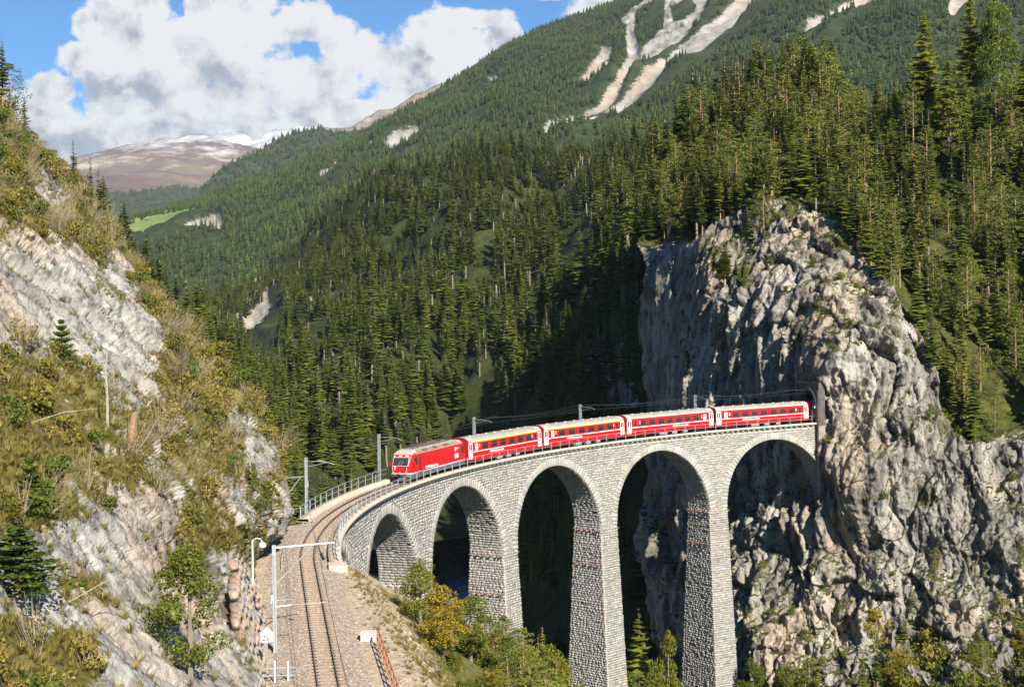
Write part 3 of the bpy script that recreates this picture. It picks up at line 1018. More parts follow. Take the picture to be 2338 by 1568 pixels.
m_gravel = gravel_mat('pale_gravel_ground', [(0.23, 0.17, 0.115), (0.37, 0.285, 0.20), (0.47, 0.38, 0.28), (0.56, 0.49, 0.40)], 7.0, 0.06, [(0.06, 0.075, 0.02), (0.17, 0.14, 0.05)])
m_ballast = gravel_mat('track_ballast', [(0.19, 0.14, 0.105), (0.32, 0.245, 0.19), (0.42, 0.335, 0.265), (0.52, 0.44, 0.36)], 11.0, 0.05, [(0.26, 0.21, 0.17), (0.30, 0.25, 0.2)])

BANK = []
for s_ in (140, 155, 170, 185, 200, 215, 240):
    w_ = float(np.interp(s_, [138, 160, 175, 190, 215, 240], [3.0, 4.2, 5.0, 5.4, 4.6, 4.5]))
    for o_ in (-14, -6, 0, w_ - 0.5):
        p = T(s_, o_, -0.42)
        BANK.append((p[0], p[1], p[2]))
    for dd, dz_ in ((3.5, -2.6), (9, -7.5), (20, -17), (40, -34)):
        p = T(s_, w_ + dd, -0.42 + dz_)
        BANK.append((p[0], p[1], p[2]))
for s_, o_, z_ in ((132, 2.6, -19.0), (124, 2.6, -20.0), (116, 2.4, -21.2), (109, 2.4, -23.0), (100, 2.5, -26.5), (90, 3, -30), (78, 3.5, -36), (66, 4, -42), (54, 4, -52), (42, 4, -60), (30, 4, -66), (16, 4, -62), (4, 5, -50),
                   (130, 9, -27), (115, 12, -34), (100, 14, -40), (85, 16, -46), (65, 18, -54), (130, -3, -18.2), (120, -3, -18.5), (112, -3, -24), (102, -5, -34), (92, -6, -46), (78, -6, -56), (102, -18, -50), (88, -10, -60), (60, -8, -60), (40, -10, -72),
                   (120, -14, -25), (108, -26, -50), (85, -25, -68), (135, -9, -17.5), (10, -6, -60)):
    p = T(s_, o_)
    BANK.append((p[0], p[1], z_))
BANK += [(46, 196, -54), (30, 192, -62), (66, 182, -50), (60, 130, -70), (85, 165, -46), (40, 90, -62), (60, 60, -70), (20, 230, -74), (0, 260, -76), (-14, 262, -72), (-32, 235, -64), (-48, 200, -42), (90, 200, -44)]
bx, by = np.meshgrid(np.linspace(-40, 100, 330), np.linspace(48, 262, 470))
bz = tps_z(BANK, bx, by, 50)
# keep the made ground under the track level
ang = np.arctan2(by - TCY, bx - TCX)
ang = np.where(ang < 0, ang + 2 * np.pi, ang)
s_arc = (ang - TPH) * TR
off_arc = TR - np.hypot(bx - TCX, by - TCY)
phe = TPH + TSL / TR
ex, ey = TCX + TR * math.cos(phe), TCY + TR * math.sin(phe)
dxs, dys = -math.sin(phe), math.cos(phe)
s_st = TSL + (bx - ex) * dxs + (by - ey) * dys
off_st = -((bx - ex) * math.cos(phe) + (by - ey) * math.sin(phe))
S_ = np.where(s_st > TSL, s_st, s_arc)
O_ = np.where(s_st > TSL, off_st, off_arc)
we = np.interp(S_, [100, 138, 160, 175, 190, 215, 240], [2.6, 3.0, 4.2, 5.0, 5.4, 4.6, 4.5])
flat = railz(S_) - 0.42
on = (S_ > 112)
lim = np.where(on & (O_ < we) & (O_ > -16), 1.0, 0.0)
right = np.clip((O_ - we) / 1.6, 0, 1)
left = np.clip((-O_ - 3.2) / 2.0, 0, 1)
shelf = (S_ > 137.5) | ((S_ > 116) & (O_ < -2.4))
k = np.where(shelf, (1 - right), 0) * np.clip((S_ - 112) / 6, 0, 1)
nz1 = fbm(np.stack([bx, by, 0 * bx], -1), 5, 4, seed=3)
bz = bz + (0.9 * nz1) * (1 - k)
bz = bz * (1 - k) + (flat + 0.12 * nz1 * np.clip(np.abs(O_) - 2, 0, 1)) * k
# never above the deck on the viaduct
onv = (S_ > -8) & (S_ < 138) & (np.abs(O_) < 4.2) & (~shelf)
bz = np.where(onv, np.minimum(bz, railz(S_) - 2.2), bz)
Gb = np.stack([bx, by, bz], -1)
bveg = np.clip(np.clip((O_ - we + 0.3) / 6, 0, 1) * 0.75 + 0.28 * nz1 + 0.12 * np.clip(O_ - 2, 0, 1), 0, 1)
bveg = np.where(O_ < -5, 0.2, bveg)
bank = link('ground', mesh_np('ground', Gb, grid_faces(*bx.shape), m_gravel, {'veg': bveg.ravel()}))
tag(bank, kind='structure')
SHEETS['bank'] = dict(G=Gb, S=S_, O=O_)

# gorge floor further out and a base under everything
low = link('valley_floor', mesh_np('valley_floor', [(-9000, -200, -135), (9000, -200, -135), (9000, 17500, -135), (-9000, 17500, -135)], [[(0, 1, 2, 3)]], m_forest_floor, {'veg': np.ones(4)}))
tag(low, kind='structure')

# river: cold blue water over boulders
m_river = bpy.data.materials.new('river_water')
m_river.use_nodes = True
N = NT(m_river.node_tree)
ge = N.n('ShaderNodeNewGeometry')
rn = N.noise(ge.outputs['Position'], 0.45, 8, 0.7)
rc = N.ramp(rn, [(0.36, (0.06, 0.11, 0.15)), (0.48, (0.22, 0.32, 0.38)), (0.56, (0.55, 0.60, 0.62)), (0.66, (0.7, 0.7, 0.68))])
bs = N.n('ShaderNodeBsdfPrincipled')
bs.inputs['Roughness'].default_value = 0.25
N.l(rc, bs.inputs['Base Color'])
b = N.n('ShaderNodeBump')
b.inputs['Distance'].default_value = 0.6
N.l(rn, b.inputs['Height'])
N.l(b.outputs[0], bs.inputs['Normal'])
out = N.n('ShaderNodeOutputMaterial')
N.l(bs.outputs[0], out.inputs[0])
tt = np.linspace(0, len(cl) - 1, 90)
cx_ = np.interp(tt, range(len(cl)), cl[:, 0])
cy_ = np.interp(tt, range(len(cl)), cl[:, 1])
wd = np.interp(tt, [0, 2.5, 3.5, 5, 9], [2.5, 3, 7, 9, 8]) * (1 + 0.25 * np.sin(tt * 3.1))
rv = []
for t_ in np.linspace(-1, 1, 9):
    rv.append(np.stack([cx_ + wd * t_, cy_, np.full_like(cx_, -75.6) + 0.15 * np.sin(tt * 7 + t_ * 3)], -1))
riv = link('river', mesh_np('river', np.stack(rv), grid_faces(9, 90), m_river))
tag(riv, kind='structure')

# ================================================================== viaduct
def stone_mat(name, cols, rough=0.9, bump=0.03):
    m = bpy.data.materials.new(name)
    m.use_nodes = True
    N = NT(m.node_tree)
    ge = N.n('ShaderNodeNewGeometry')
    oi = N.n('ShaderNodeObjectInfo')
    r = N.math('FRACT', N.math('ADD', ge.outputs['Random Per Island'], oi.outputs['Random']))
    c = N.ramp(r, [(i / (len(cols) - 1), k) for i, k in enumerate(cols)])
    nz = N.noise(ge.outputs['Position'], 4.0, 6, 0.65)
    st = N.noise(ge.outputs['Position'], 0.22, 5, 0.6)
    c = N.mix(N.mapr(nz, 0.35, 0.6, 0.35, 0.0), c, (0.16, 0.15, 0.14))
    c = N.mix(N.mapr(st, 0.52, 0.7, 0.0, 0.4), c, (0.34, 0.29, 0.22))
    bs = N.n('ShaderNodeBsdfPrincipled')
    bs.inputs['Roughness'].default_value = rough
    bs.inputs['Specular IOR Level'].default_value = 0.2
    N.l(c, bs.inputs['Base Color'])
    b = N.n('ShaderNodeBump')
    b.inputs['Strength'].default_value = 0.8
    b.inputs['Distance'].default_value = bump
    N.l(N.noise(ge.outputs['Position'], 7.0, 6, 0.7), b.inputs['Height'])
    N.l(b.outputs[0], bs.inputs['Normal'])
    out = N.n('ShaderNodeOutputMaterial')
    N.l(bs.outputs[0], out.inputs[0])
    return m


m_stone = stone_mat('dolomite_stone', [(0.20, 0.19, 0.17), (0.33, 0.31, 0.28), (0.25, 0.24, 0.225), (0.40, 0.375, 0.335), (0.29, 0.275, 0.25), (0.36, 0.34, 0.31)], bump=0.05)
m_vous = stone_mat('arch_stone', [(0.36, 0.345, 0.31), (0.27, 0.265, 0.25), (0.42, 0.40, 0.36), (0.31, 0.30, 0.285)], bump=0.04)
m_mortar = simple('pale_mortar', (0.44, 0.41, 0.36), 0.95, var=0.15, scale=1.5)
m_corn = simple('ochre_concrete', (0.47, 0.385, 0.30), 0.9, var=0.18, scale=1.5, bump=0.01)
m_corbel = simple('corbel_stone', (0.58, 0.55, 0.49), 0.9, var=0.22, scale=2.5, bump=0.02)
m_galv = simple('galvanised_steel', (0.40, 0.43, 0.45), 0.45, 0.55, var=0.1, scale=3)
m_rust = simple('rusty_iron', (0.28, 0.12, 0.07), 0.85, 0.1, var=0.3, scale=5)
m_railside = simple('rail_steel', (0.085, 0.05, 0.035), 0.6, 0.3, var=0.2, scale=5)
m_railtop = simple('rail_head', (0.36, 0.31, 0.27), 0.35, 0.7, var=0.1, scale=5)
m_sleeper = simple('weathered_sleeper', (0.30, 0.22, 0.155), 0.9, var=0.3, scale=1.3, bump=0.01)
m_black = simple('black_steel', (0.015, 0.015, 0.016), 0.6, 0.2, var=0.2)

viaduct = empty('viaduct')
tag(viaduct, 'tall curved grey stone railway viaduct with six round arches', 'viaduct')

AR, PITCHA = 9.85, 23.13
ARC = [7.4 + PITCHA * k_ for k_ in range(6)]
NA = 6


def zc(k_):
    return float(railz(ARC[k_])) - 2.05 - AR


def face_off(s, z):
    return 2.05 + np.maximum(0, railz(s) - 3 - z) * 0.055


def pier_half(z, k_):
    """half width of the pier between arch k and k+1 along the track"""
    return (PITCHA / 2 - AR) + np.maximum(0, 0.5 * (zc(k_) + zc(min(k_ + 1, NA - 1))) - z) / 62.0


def intr(s):
    """intrados height at chainage s, or nan over a pier"""
    s = np.asarray(s, float)
    out = np.full(s.shape, np.nan)
    for k_ in range(NA):
        d = np.abs(s - ARC[k_])
        out = np.where(d < AR, zc(k_) + np.sqrt(np.maximum(AR * AR - d * d, 0)), out)
    return out


S0, S1 = -3.0, 139.0
Vc, Fc = [], []


def addgrid(Gq):
    b = sum(len(v) for v in Vc)
    Vc.append(Gq.reshape(-1, 3))
    Fc.append(grid_faces(*Gq.shape[:2]) + b)


# spandrel faces
ss = np.unique(np.concatenate([np.linspace(S0, S1, 300)] + [ARC[k_] + AR * np.cos(np.linspace(0, math.pi, 48)) for k_ in range(NA)]))
zi = intr(ss)
zlow = np.empty_like(ss)
for i, s_ in enumerate(ss):
    if np.isnan(zi[i]):
        k_ = int(np.argmin([abs(s_ - c) for c in ARC]))
        zlow[i] = zc(k_)
    else:
        zlow[i] = zi[i]
for sg in (1, -1):
    rows = []
    for t_ in np.linspace(0, 1, 7):
        z = zlow * (1 - t_) + (railz(ss) - 0.13) * t_
        rows.append(Tz(ss, sg * face_off(ss, z), z))
    addgrid(np.stack(rows))
# soffits
for k_ in range(NA):
    th = np.linspace(0, math.pi, 40)
    s_ = ARC[k_] + AR * np.cos(th)
    z_ = zc(k_) + AR * np.sin(th)
    addgrid(np.stack([Tz(s_, o_ * face_off(s_, z_), z_) for o_ in np.linspace(-1, 1, 5)]))
# piers and end walls
ZB = {0: -80, 1: -80, 2: -76, 3: -62, 4: -48}
for k_ in range(-1, NA):
    if k_ == -1:
        a_, b_, kk, zb = S0, ARC[0] - AR, 0, -45
    elif k_ == NA - 1:
        a_, b_, kk, zb = ARC[-1] + AR, S1, NA - 1, -40
    else:
        a_, b_, kk, zb = ARC[k_] + AR, ARC[k_ + 1] - AR, k_, ZB[k_]
    zt = max(zc(kk), zc(min(kk + 1, NA - 1)) if 0 <= k_ < NA - 1 else zc(kk)) + 0.3
    zz = np.linspace(zt, zb, 26)
    gr = []
    for z in zz:
        w_ = max(0.0, zc(kk) - z) / 62.0
        sA, sB = a_ - w_, b_ + w_
        ring = []
        for u_ in np.linspace(0, 1, 5):
            s_ = sA + (sB - sA) * u_
            ring.append(Tz(s_, float(face_off(s_, z)), z))
        for u_ in np.linspace(1, -1, 5)[1:]:
            ring.append(Tz(sB, u_ * float(face_off(sB, z)), z))
        for u_ in np.linspace(1, 0, 5)[1:]:
            s_ = sA + (sB - sA) * u_
            ring.append(Tz(s_, -float(face_off(s_, z)), z))
        for u_ in np.linspace(-1, 1, 5)[1:]:
            ring.append(Tz(sA, u_ * float(face_off(sA, z)), z))
        gr.append(np.stack(ring))
    addgrid(np.stack(gr))
# deck under the ballast
sd = np.linspace(S0, S1, 120)
addgrid(np.stack([Tz(sd, o_, railz(sd) - 0.31) for o_ in (-2.04, 0, 2.04)]))
link('masonry_core', mesh_np('masonry_core', np.concatenate(Vc), [np.concatenate(Fc)], m_mortar), viaduct)

# --- stones
Q, NQ, PR = [], [], []          # corner quads, outward normals, projection


def add_stones(c4, nrm, proud):
    Q.append(c4)
    NQ.append(nrm)
    PR.append(proud)


def face_stones(sa, sb, zt_f, zb, sg=1, h0=0.31, inside=None):
    """coursed rubble on a long face between chainages; zt_f gives the top line"""
    rs = np.random.default_rng(int(abs(sa * 13 + zb * 7 + sg)) + 5)
    z = float(zt_f)
    while z > zb:
        h = h0 * rs.uniform(0.8, 1.25)
        lo, hi = (sa(z), sb(z)) if callable(sa) else (sa, sb)
        w = []
        tot = rs.uniform(-0.4, 0)
        edges = [lo]
        x_ = lo + rs.uniform(0.25, 0.6)
        while x_ < hi - 0.2:
            edges.append(x_)
            x_ += rs.uniform(0.36, 0.78) * (h / 0.31)
        edges.append(hi)
        e = np.array(edges)
        a_, b_ = e[:-1] + 0.017, e[1:] - 0.017
        yield a_, b_, np.full(len(a_), z - h + 0.016) + rs.uniform(-0.01, 0.02, len(a_)), np.full(len(a_), z - 0.016) + rs.uniform(-0.02, 0.012, len(a_)), rs
        z -= h


def surf_quad(a_, b_, z0_, z1_, offf):
    pts = []
    for s_, z_ in ((a_, z0_), (b_, z0_), (b_, z1_), (a_, z1_)):
        pts.append(Tz(s_, offf(s_, z_), z_))
    return np.stack(pts, 1)


# near (inner) spandrel: courses follow the deck
zrel = -0.64
rs = np.random.default_rng(5)
while zrel > -14:
    h = 0.32 * rs.uniform(0.8, 1.25)
    e = [S0]
    while e[-1] < S1:
        e.append(e[-1] + rs.uniform(0.36, 0.80))
    e = np.array(e)
    a_, b_ = e[:-1] + 0.017, e[1:] - 0.017
    mid = (a_ + b_) / 2
    zt_ = railz(mid) + zrel + rs.uniform(-0.05, 0.05, len(mid))
    zb_ = zt_ - h + 0.03
    zm = (zt_ + zb_) / 2
    k_ = np.argmin(np.abs(mid[:, None] - np.array(ARC)[None]), 1)
    cc = np.array(ARC)[k_]
    zz_ = np.array([zc(i) for i in range(NA)])[k_]
    r_ = np.hypot(mid - cc, zm - zz_)
    keep = ((zm > zz_) & (r_ > AR + 0.86)) | ((zm <= zz_) & (np.abs(mid - cc) > AR + 0.05) & (zm > zz_ - 0.4))
    a_, b_, zb_, zt_ = a_[keep], b_[keep], zb_[keep], zt_[keep]
    if len(a_):
        q = surf_quad(a_, b_, zb_, zt_, face_off)
        ph = TPH + (a_ + b_) / 2 / TR
        nr_ = np.stack([-np.cos(ph), -np.sin(ph), 0 * ph], -1)
        add_stones(q, nr_, rs.uniform(0.05, 0.13, len(a_)))
    zrel -= h
# piers: near face and the two flanks
for k_ in range(5):
    pc = ARC[k_] + PITCHA / 2
    ztop = 0.5 * (zc(k_) + zc(k_ + 1)) + 0.1
    zbot = ZB[k_]
    lo = lambda z, pc=pc, k_=k_: pc - float(pier_half(z, k_))
    hi = lambda z, pc=pc, k_=k_: pc + float(pier_half(z, k_))
    rs = np.random.default_rng(30 + k_)
    z = ztop
    while z > zbot:
        h = 0.31 * rs.uniform(0.8, 1.3)
        for kind_ in ('near', 'left', 'right'):
            if kind_ == 'near':
                L, Hh = lo(z), hi(z)
            else:
                L, Hh = -float(face_off(pc, z)), float(face_off(pc, z))
            e = [L]
            x_ = L + rs.uniform(0.25, 0.6)
            while x_ < Hh - 0.2:
                e.append(x_)
                x_ += rs.uniform(0.36, 0.8)
            e.append(Hh)
            e = np.array(e)
            a_, b_ = e[:-1] + 0.017, e[1:] - 0.017
            n_ = len(a_)
            z0_ = np.full(n_, z - h + 0.016) + rs.uniform(-0.01, 0.02, n_)
            z1_ = np.full(n_, z - 0.016)
            if kind_ == 'near':
                q = surf_quad(a_, b_, z0_, z1_, face_off)
                ph = TPH + (a_ + b_) / 2 / TR
                nr_ = np.stack([-np.cos(ph), -np.sin(ph), 0 * ph], -1)
            else:
                sgn = 1 if kind_ == 'left' else -1
                pts = []
                for o_, z_ in ((a_, z0_), (b_, z0_), (b_, z1_), (a_, z1_)):
                    s_ = pc + sgn * pier_half(z_, k_)
                    pts.append(Tz(s_, o_, z_))
                q = np.stack(pts, 1)
                ph = TPH + (pc + sgn * pier_half(z, k_)) / TR
                nr_ = np.repeat(np.array([[-math.sin(ph) * sgn, math.cos(ph) * sgn, 0]]), n_, 0)
            add_stones(q, nr_, rs.uniform(0.06, 0.17, n_))
        z -= h
# soffit stones
for k_ in range(NA):
    rs = np.random.default_rng(70 + k_)
    nth = 92
    for i in range(nth):
        t0_, t1_ = math.pi * i / nth, math.pi * (i + 1) / nth
        tm = (t0_ + t1_) / 2
        if tm < 0.9:            # the far haunch turns its back to the viewer
            continue
        F_ = float(face_off(ARC[k_], zc(k_) + AR * math.sin(tm)))
        e = [-F_]
        x_ = -F_ + rs.uniform(0.3, 0.7)
        while x_ < F_ - 0.25:
            e.append(x_)
            x_ += rs.uniform(0.5, 0.95)
        e.append(F_)
        e = np.array(e)
        a_, b_ = e[:-1] + 0.02, e[1:] - 0.02
        pts = []
        for o_, t_ in ((a_, t0_ + 0.002), (b_, t0_ + 0.002), (b_, t1_ - 0.002), (a_, t1_ - 0.002)):
            pts.append(Tz(ARC[k_] + AR * math.cos(t_), o_, zc(k_) + AR * math.sin(t_)))
        q = np.stack(pts, 1)
        ph = TPH + (ARC[k_] + AR * math.cos(tm)) / TR
        n3 = np.array([math.sin(ph) * math.cos(tm), -math.cos(ph) * math.cos(tm), -math.sin(tm)])
        add_stones(q, np.repeat(n3[None], len(a_), 0), rs.uniform(0.03, 0.09, len(a_)))

Qa, Na, Pa = np.concatenate(Q), np.concatenate(NQ), np.concatenate(PR)
ctr = Qa.mean(1)
qx, qy = topix(ctr)
facing = (Na * (-ctr)).sum(-1) / np.linalg.norm(ctr, axis=1)
area = np.linalg.norm(np.cross(Qa[:, 1] - Qa[:, 0], Qa[:, 3] - Qa[:, 0]), axis=1)
score = area * np.clip(facing, 0, 1) / ctr[:, 1] ** 2
score[(qx < 800) | (qx > 2300) | (qy > 1568)] = 0
score[(qx < 1260) & (qy > 1330)] = 0
pick = np.argsort(-score)[:290]
rest = np.ones(len(Qa), bool)
rest[pick] = False


def stone_geo(q, n, pr, r2):
    c = q.mean(1, keepdims=True)
    base = q - n[:, None] * 0.05
    top = c + (q - c) * (0.90 - 0.05 * r2.random((len(q), 1, 1))) + n[:, None] * pr[:, None, None]
    top = top + n[:, None] * r2.uniform(-0.03, 0.03, (len(q), 4, 1))
    return np.concatenate([base, top], 1)


r2 = np.random.default_rng(9)
Vs = stone_geo(Qa[rest], Na[rest], Pa[rest], r2)
nb = len(Vs)
fb = np.array([[4, 5, 6, 7], [0, 1, 5, 4], [1, 2, 6, 5], [2, 3, 7, 6], [3, 0, 4, 7]])
Fs_ = (fb[None] + (np.arange(nb) * 8)[:, None, None]).reshape(-1, 4)
so = link('stonework', mesh_np('stonework', Vs.reshape(-1, 3), [Fs_], m_stone), viaduct)
tag(so, kind='stuff')
# unit block used by every stone that is a piece of its own
ub = np.array([(-.5, -.5, -.4), (.5, -.5, -.4), (.5, .5, -.4), (-.5, .5, -.4), (-.44, -.44, .6), (.45, -.43, .55), (.43, .44, .62), (-.45, .43, .57)])
block_me = mesh_np('stone_block', ub, [BOXF], m_stone)
vous_me = mesh_np('arch_block', ub, [BOXF], m_vous)
for i in pick:
    q, n = Qa[i], Na[i]
    ex_ = (q[1] - q[0] + q[2] - q[3]) / 2
    ey_ = (q[3] - q[0] + q[2] - q[1]) / 2
    c = q.mean(0)
    o = link('stone', block_me, viaduct)
    M = np.eye(4)
    M[:3, 0], M[:3, 1], M[:3, 2], M[:3, 3] = ex_, ey_, n * 0.2, c
    o.matrix_local = Matrix(M.tolist())
# voussoirs
nv_ = 57
Vx = []
for k_ in range(NA):
    for i in range(nv_):
        t0_, t1_ = math.pi * i / nv_, math.pi * (i + 1) / nv_
        tm = (t0_ + t1_) / 2
        ln = 0.98 + 0.16 * random.random()
        r0, r1 = AR - 0.015, AR + ln
        rm = (r0 + r1) / 2
        s_, z_ = ARC[k_] + rm * math.cos(tm), zc(k_) + rm * math.sin(tm)
        ph = TPH + s_ / TR
        tg = np.array([-math.sin(ph), math.cos(ph), 0])
        n = np.array([-math.cos(ph), -math.sin(ph), 0])
        rad = tg * math.cos(tm) + np.array([0, 0, 1]) * math.sin(tm)
        tan = -tg * math.sin(tm) + np.array([0, 0, 1]) * math.cos(tm)
        # the ring follows the face batter
        fo = float(face_off(s_, z_))
        c = Tz(s_, fo, z_) + n * 0.02
        ww = (t1_ - t0_) * rm - 0.03
        M = np.eye(4)
        sc_ = (TR - fo) / TR
        M[:3, 0], M[:3, 1], M[:3, 2], M[:3, 3] = tan * ww, -rad * ln, n * 0.26 * random.uniform(0.85, 1.15), c
        if k_ < 5 and not (z_ > -1e9 and k_ == 4 and tm < 0.12):
            o = link('voussoir', vous_me, viaduct)
            o.matrix_local = Matrix(M.tolist())
        else:
            Vx.append(ub @ M[:3, :3].T + M[:3, 3])
Vx = np.array(Vx)
o = link('arch_ring_stonework', mesh_np('arch_ring_stonework', Vx.reshape(-1, 3), [(np.array(BOXF)[None] + (np.arange(len(Vx)) * 8)[:, None, None]).reshape(-1, 4)], m_vous), viaduct)
tag(o, kind='stuff')

# cornice walkways, one each side
for sg in (1, -1):
    send = 139.0 if sg > 0 else 117.0
    sd = np.linspace(S0, send, 150)
    prof = [(1.62, -0.30), (1.62, 0.13), (2.66, 0.11), (2.68, -0.14), (1.98, -0.16)]
    G_ = np.stack([T(sd, sg * o_, z_) for o_, z_ in prof + prof[:1]])
    F_ = grid_faces(*G_.shape[:2])
    me = mesh_np('cornice', G_, [F_], m_corn)
    link('cornice', me, viaduct)
# end block of the near walkway
mb = MB()
a0, a1 = 138.9, 140.4
mb.hexa([T(a0, 1.5, -1.3), T(a1, 1.5, -1.3), T(a1, 2.9, -1.3), T(a0, 2.9, -1.3), T(a0, 1.5, 0.125), T(a1, 1.5, 0.125), T(a1, 2.9, 0.10), T(a0, 2.9, 0.10)])
mb.build('end_block', m_corn, viaduct)
# corbels
cm = MB()
cm.add([(-.17, -.05, 0), (.17, -.05, 0), (.17, .50, 0), (-.17, .50, 0), (-.17, -.05, -.46), (.17, -.05, -.46), (.17, .44, -.2), (-.17, .44, -.2)], [(0, 1, 2, 3), (4, 7, 6, 5), (0, 4, 5, 1), (1, 5, 6, 2), (2, 6, 7, 3), (3, 7, 4, 0)])
corb_me = cm.mesh('corbel', m_corbel)
s_ = -0.8
while s_ < 138.5:
    ph = TPH + s_ / TR
    tg = np.array([-math.sin(ph), math.cos(ph), -TG])
    n = np.array([-math.cos(ph), -math.sin(ph), 0])
    M = np.eye(4)
    M[:3, 0], M[:3, 1], M[:3, 2], M[:3, 3] = tg, n, (0, 0, 1), T(s_, 2.05, -0.15)
    o = link('corbel', corb_me, viaduct)
    o.matrix_local = Matrix(M.tolist())
    s_ += 1.04
# iron brackets left in the pier flanks
bk = MB()
bk.box(-.09, .09, 0, .55, -.07, .07)
bk.box(-.11, .11, .5, .56, -.1, .1)
bk_me = bk.mesh('iron_bracket', m_rust)
for k_ in range(5):
    pc = ARC[k_] + PITCHA / 2
    for row, zr in enumerate((-0.2, -5.0)):
        z = 0.5 * (zc(k_) + zc(k_ + 1)) + zr - (0.8 if k_ == 4 else 0)
        F_ = float(face_off(pc, z))
        for sgn in (1, -1):
            for u_ in ((-.85, -.45, -.1, .3, .7, .92) if row == 0 else (-.8, -.4, 0, .4, .8)):
                ph = TPH + (pc + sgn * float(pier_half(z, k_))) / TR
                n = np.array([-math.sin(ph) * sgn, math.cos(ph) * sgn, 0])
                t3 = np.cross(n, (0, 0, 1))
                M = np.eye(4)
                M[:3, 0], M[:3, 1], M[:3, 2], M[:3, 3] = t3, n, (0, 0, 1), Tz(pc + sgn * float(pier_half(z, k_)), u_ * F_, z)
                o = link('iron_bracket', bk_me, viaduct)
                o.matrix_local = Matrix(M.tolist())

# ================================================================== railings
def railing(name, label, sa, sb, off, step=2.08, h=1.12, mat=m_galv, base=0.10, ends=True):
    r = empty(name)
    tag(r, label, 'railing')
    pm = MB()
    pm.box(-.035, .035, -.045, .045, 0, h)
    pm.box(-.07, .07, -.09, .09, 0, .03)
    pme = pm.mesh('post', mat)
    n = int(round((sb - sa) / step))
    sl = np.linspace(sa, sb, n + 1)
    for s_ in sl:
        o = link('post', pme, r)
        p = T(s_, off, base)
        ph = TPH + min(s_, TSL) / TR
        o.matrix_local = Matrix.Translation(p) @ Matrix.Rotation(ph + math.pi / 2, 4, 'Z')
    sf = np.linspace(sa, sb, n * 2 + 1)
    for nm, z_, rr in (('handrail', h, 0.035), ('mid_rail', h * 0.52, 0.028)):
        t = MB()
        t.tube([T(s_, off, base + z_) for s_ in sf], rr, 5)
        t.build(nm, mat, r)
    return r


railing('railing', 'grey steel railing with two rails along the near side of the viaduct', 0.4, 138.6, 2.42)
railing('railing', 'grey steel railing along the far side of the viaduct behind the line', 0.4, 116.5, -2.42)

# ================================================================== track
track = empty('railway_track')
tag(track, 'single narrow-gauge railway track curving onto the viaduct', 'railway track')
sr = np.concatenate([np.linspace(-16, 140, 200), np.linspace(141, 246, 60)])
for off in (-0.535, 0.535):
    prof = [(-.05, -.14), (.05, -.14), (.05, -.125), (.012, -.11), (.012, -.04), (.035, -.03), (.035, 0), (-.035, 0), (-.035, -.03), (-.012, -.04), (-.012, -.11), (-.05, -.125)]
    G_ = np.stack([T(sr, off + a_, b_) for a_, b_ in prof + prof[:1]])
    me = mesh_np('rail', G_, [grid_faces(*G_.shape[:2])], m_railside)
    me.materials.append(m_railtop)
    idx = np.zeros(len(me.polygons), np.int32)
    npc = len(sr) - 1
    idx[6 * npc:7 * npc] = 1
    me.polygons.foreach_set('material_index', idx)
    link('rail', me, track)
sm = MB()
sm.box(-.9, .9, -.12, .12, -.27, -.135)
for x_ in (-.535, .535):
    sm.box(x_ - .16, x_ + .16, -.07, .07, -.135, -.115, 1)
sl_me = sm.mesh('sleeper', [m_sleeper, m_railside])
s_ = 30.0
while s_ < 222:
    ph = TPH + min(s_, TSL) / TR
    n = np.array([-math.cos(ph), -math.sin(ph), 0])
    tg = np.array([-math.sin(ph), math.cos(ph), -TG])
    M = np.eye(4)
    M[:3, 0], M[:3, 1], M[:3, 2], M[:3, 3] = n, tg, (0, 0, 1), T(s_ + random.uniform(-.02, .02), 0, 0.0)
    o = link('sleeper', sl_me, track)
    o.matrix_local = Matrix(M.tolist())
    s_ += 0.65
# ballast bed
sb_ = np.concatenate([np.linspace(-16, 139, 500), np.linspace(139.3, 246, 420)])
offs = np.array([-3.6, -3.0, -2.4, -2.0, -1.66, -1.5, -1.3, -1.0, -0.9, -0.6, -0.45, 0, 0.45, 0.6, 0.9, 1.0, 1.3, 1.5, 1.66, 2.0, 2.4, 2.8])
SBg, OBg = np.meshgrid(sb_, offs)
zb_ = -0.165 - np.clip(np.abs(OBg) - 1.25, 0, 0.4) * 0.18
wide_r = (SBg > 139.2)
wide_l = (SBg > 117)
zb_ = zb_ - np.where(wide_r & (OBg > 1.6), (OBg - 1.6) * 0.26, 0) - np.where(wide_l & (OBg < -1.6), (-OBg - 1.6) * 0.13, 0)
OB2 = np.where(~wide_r & (OBg > 1.62), 1.62, OBg)
OB2 = np.where(~wide_l & (OBg < -1.62), -1.62, OB2)
Gq = T(SBg, OB2, 0)
Gq[..., 2] += zb_ + 0.02 * fbm(Gq, 0.35, 3, seed=4)
bal = link('ballast_bed', mesh_np('ballast_bed', Gq, grid_faces(*SBg.shape), m_ballast, {'veg': np.zeros(SBg.size)}))
tag(bal, kind='structure')
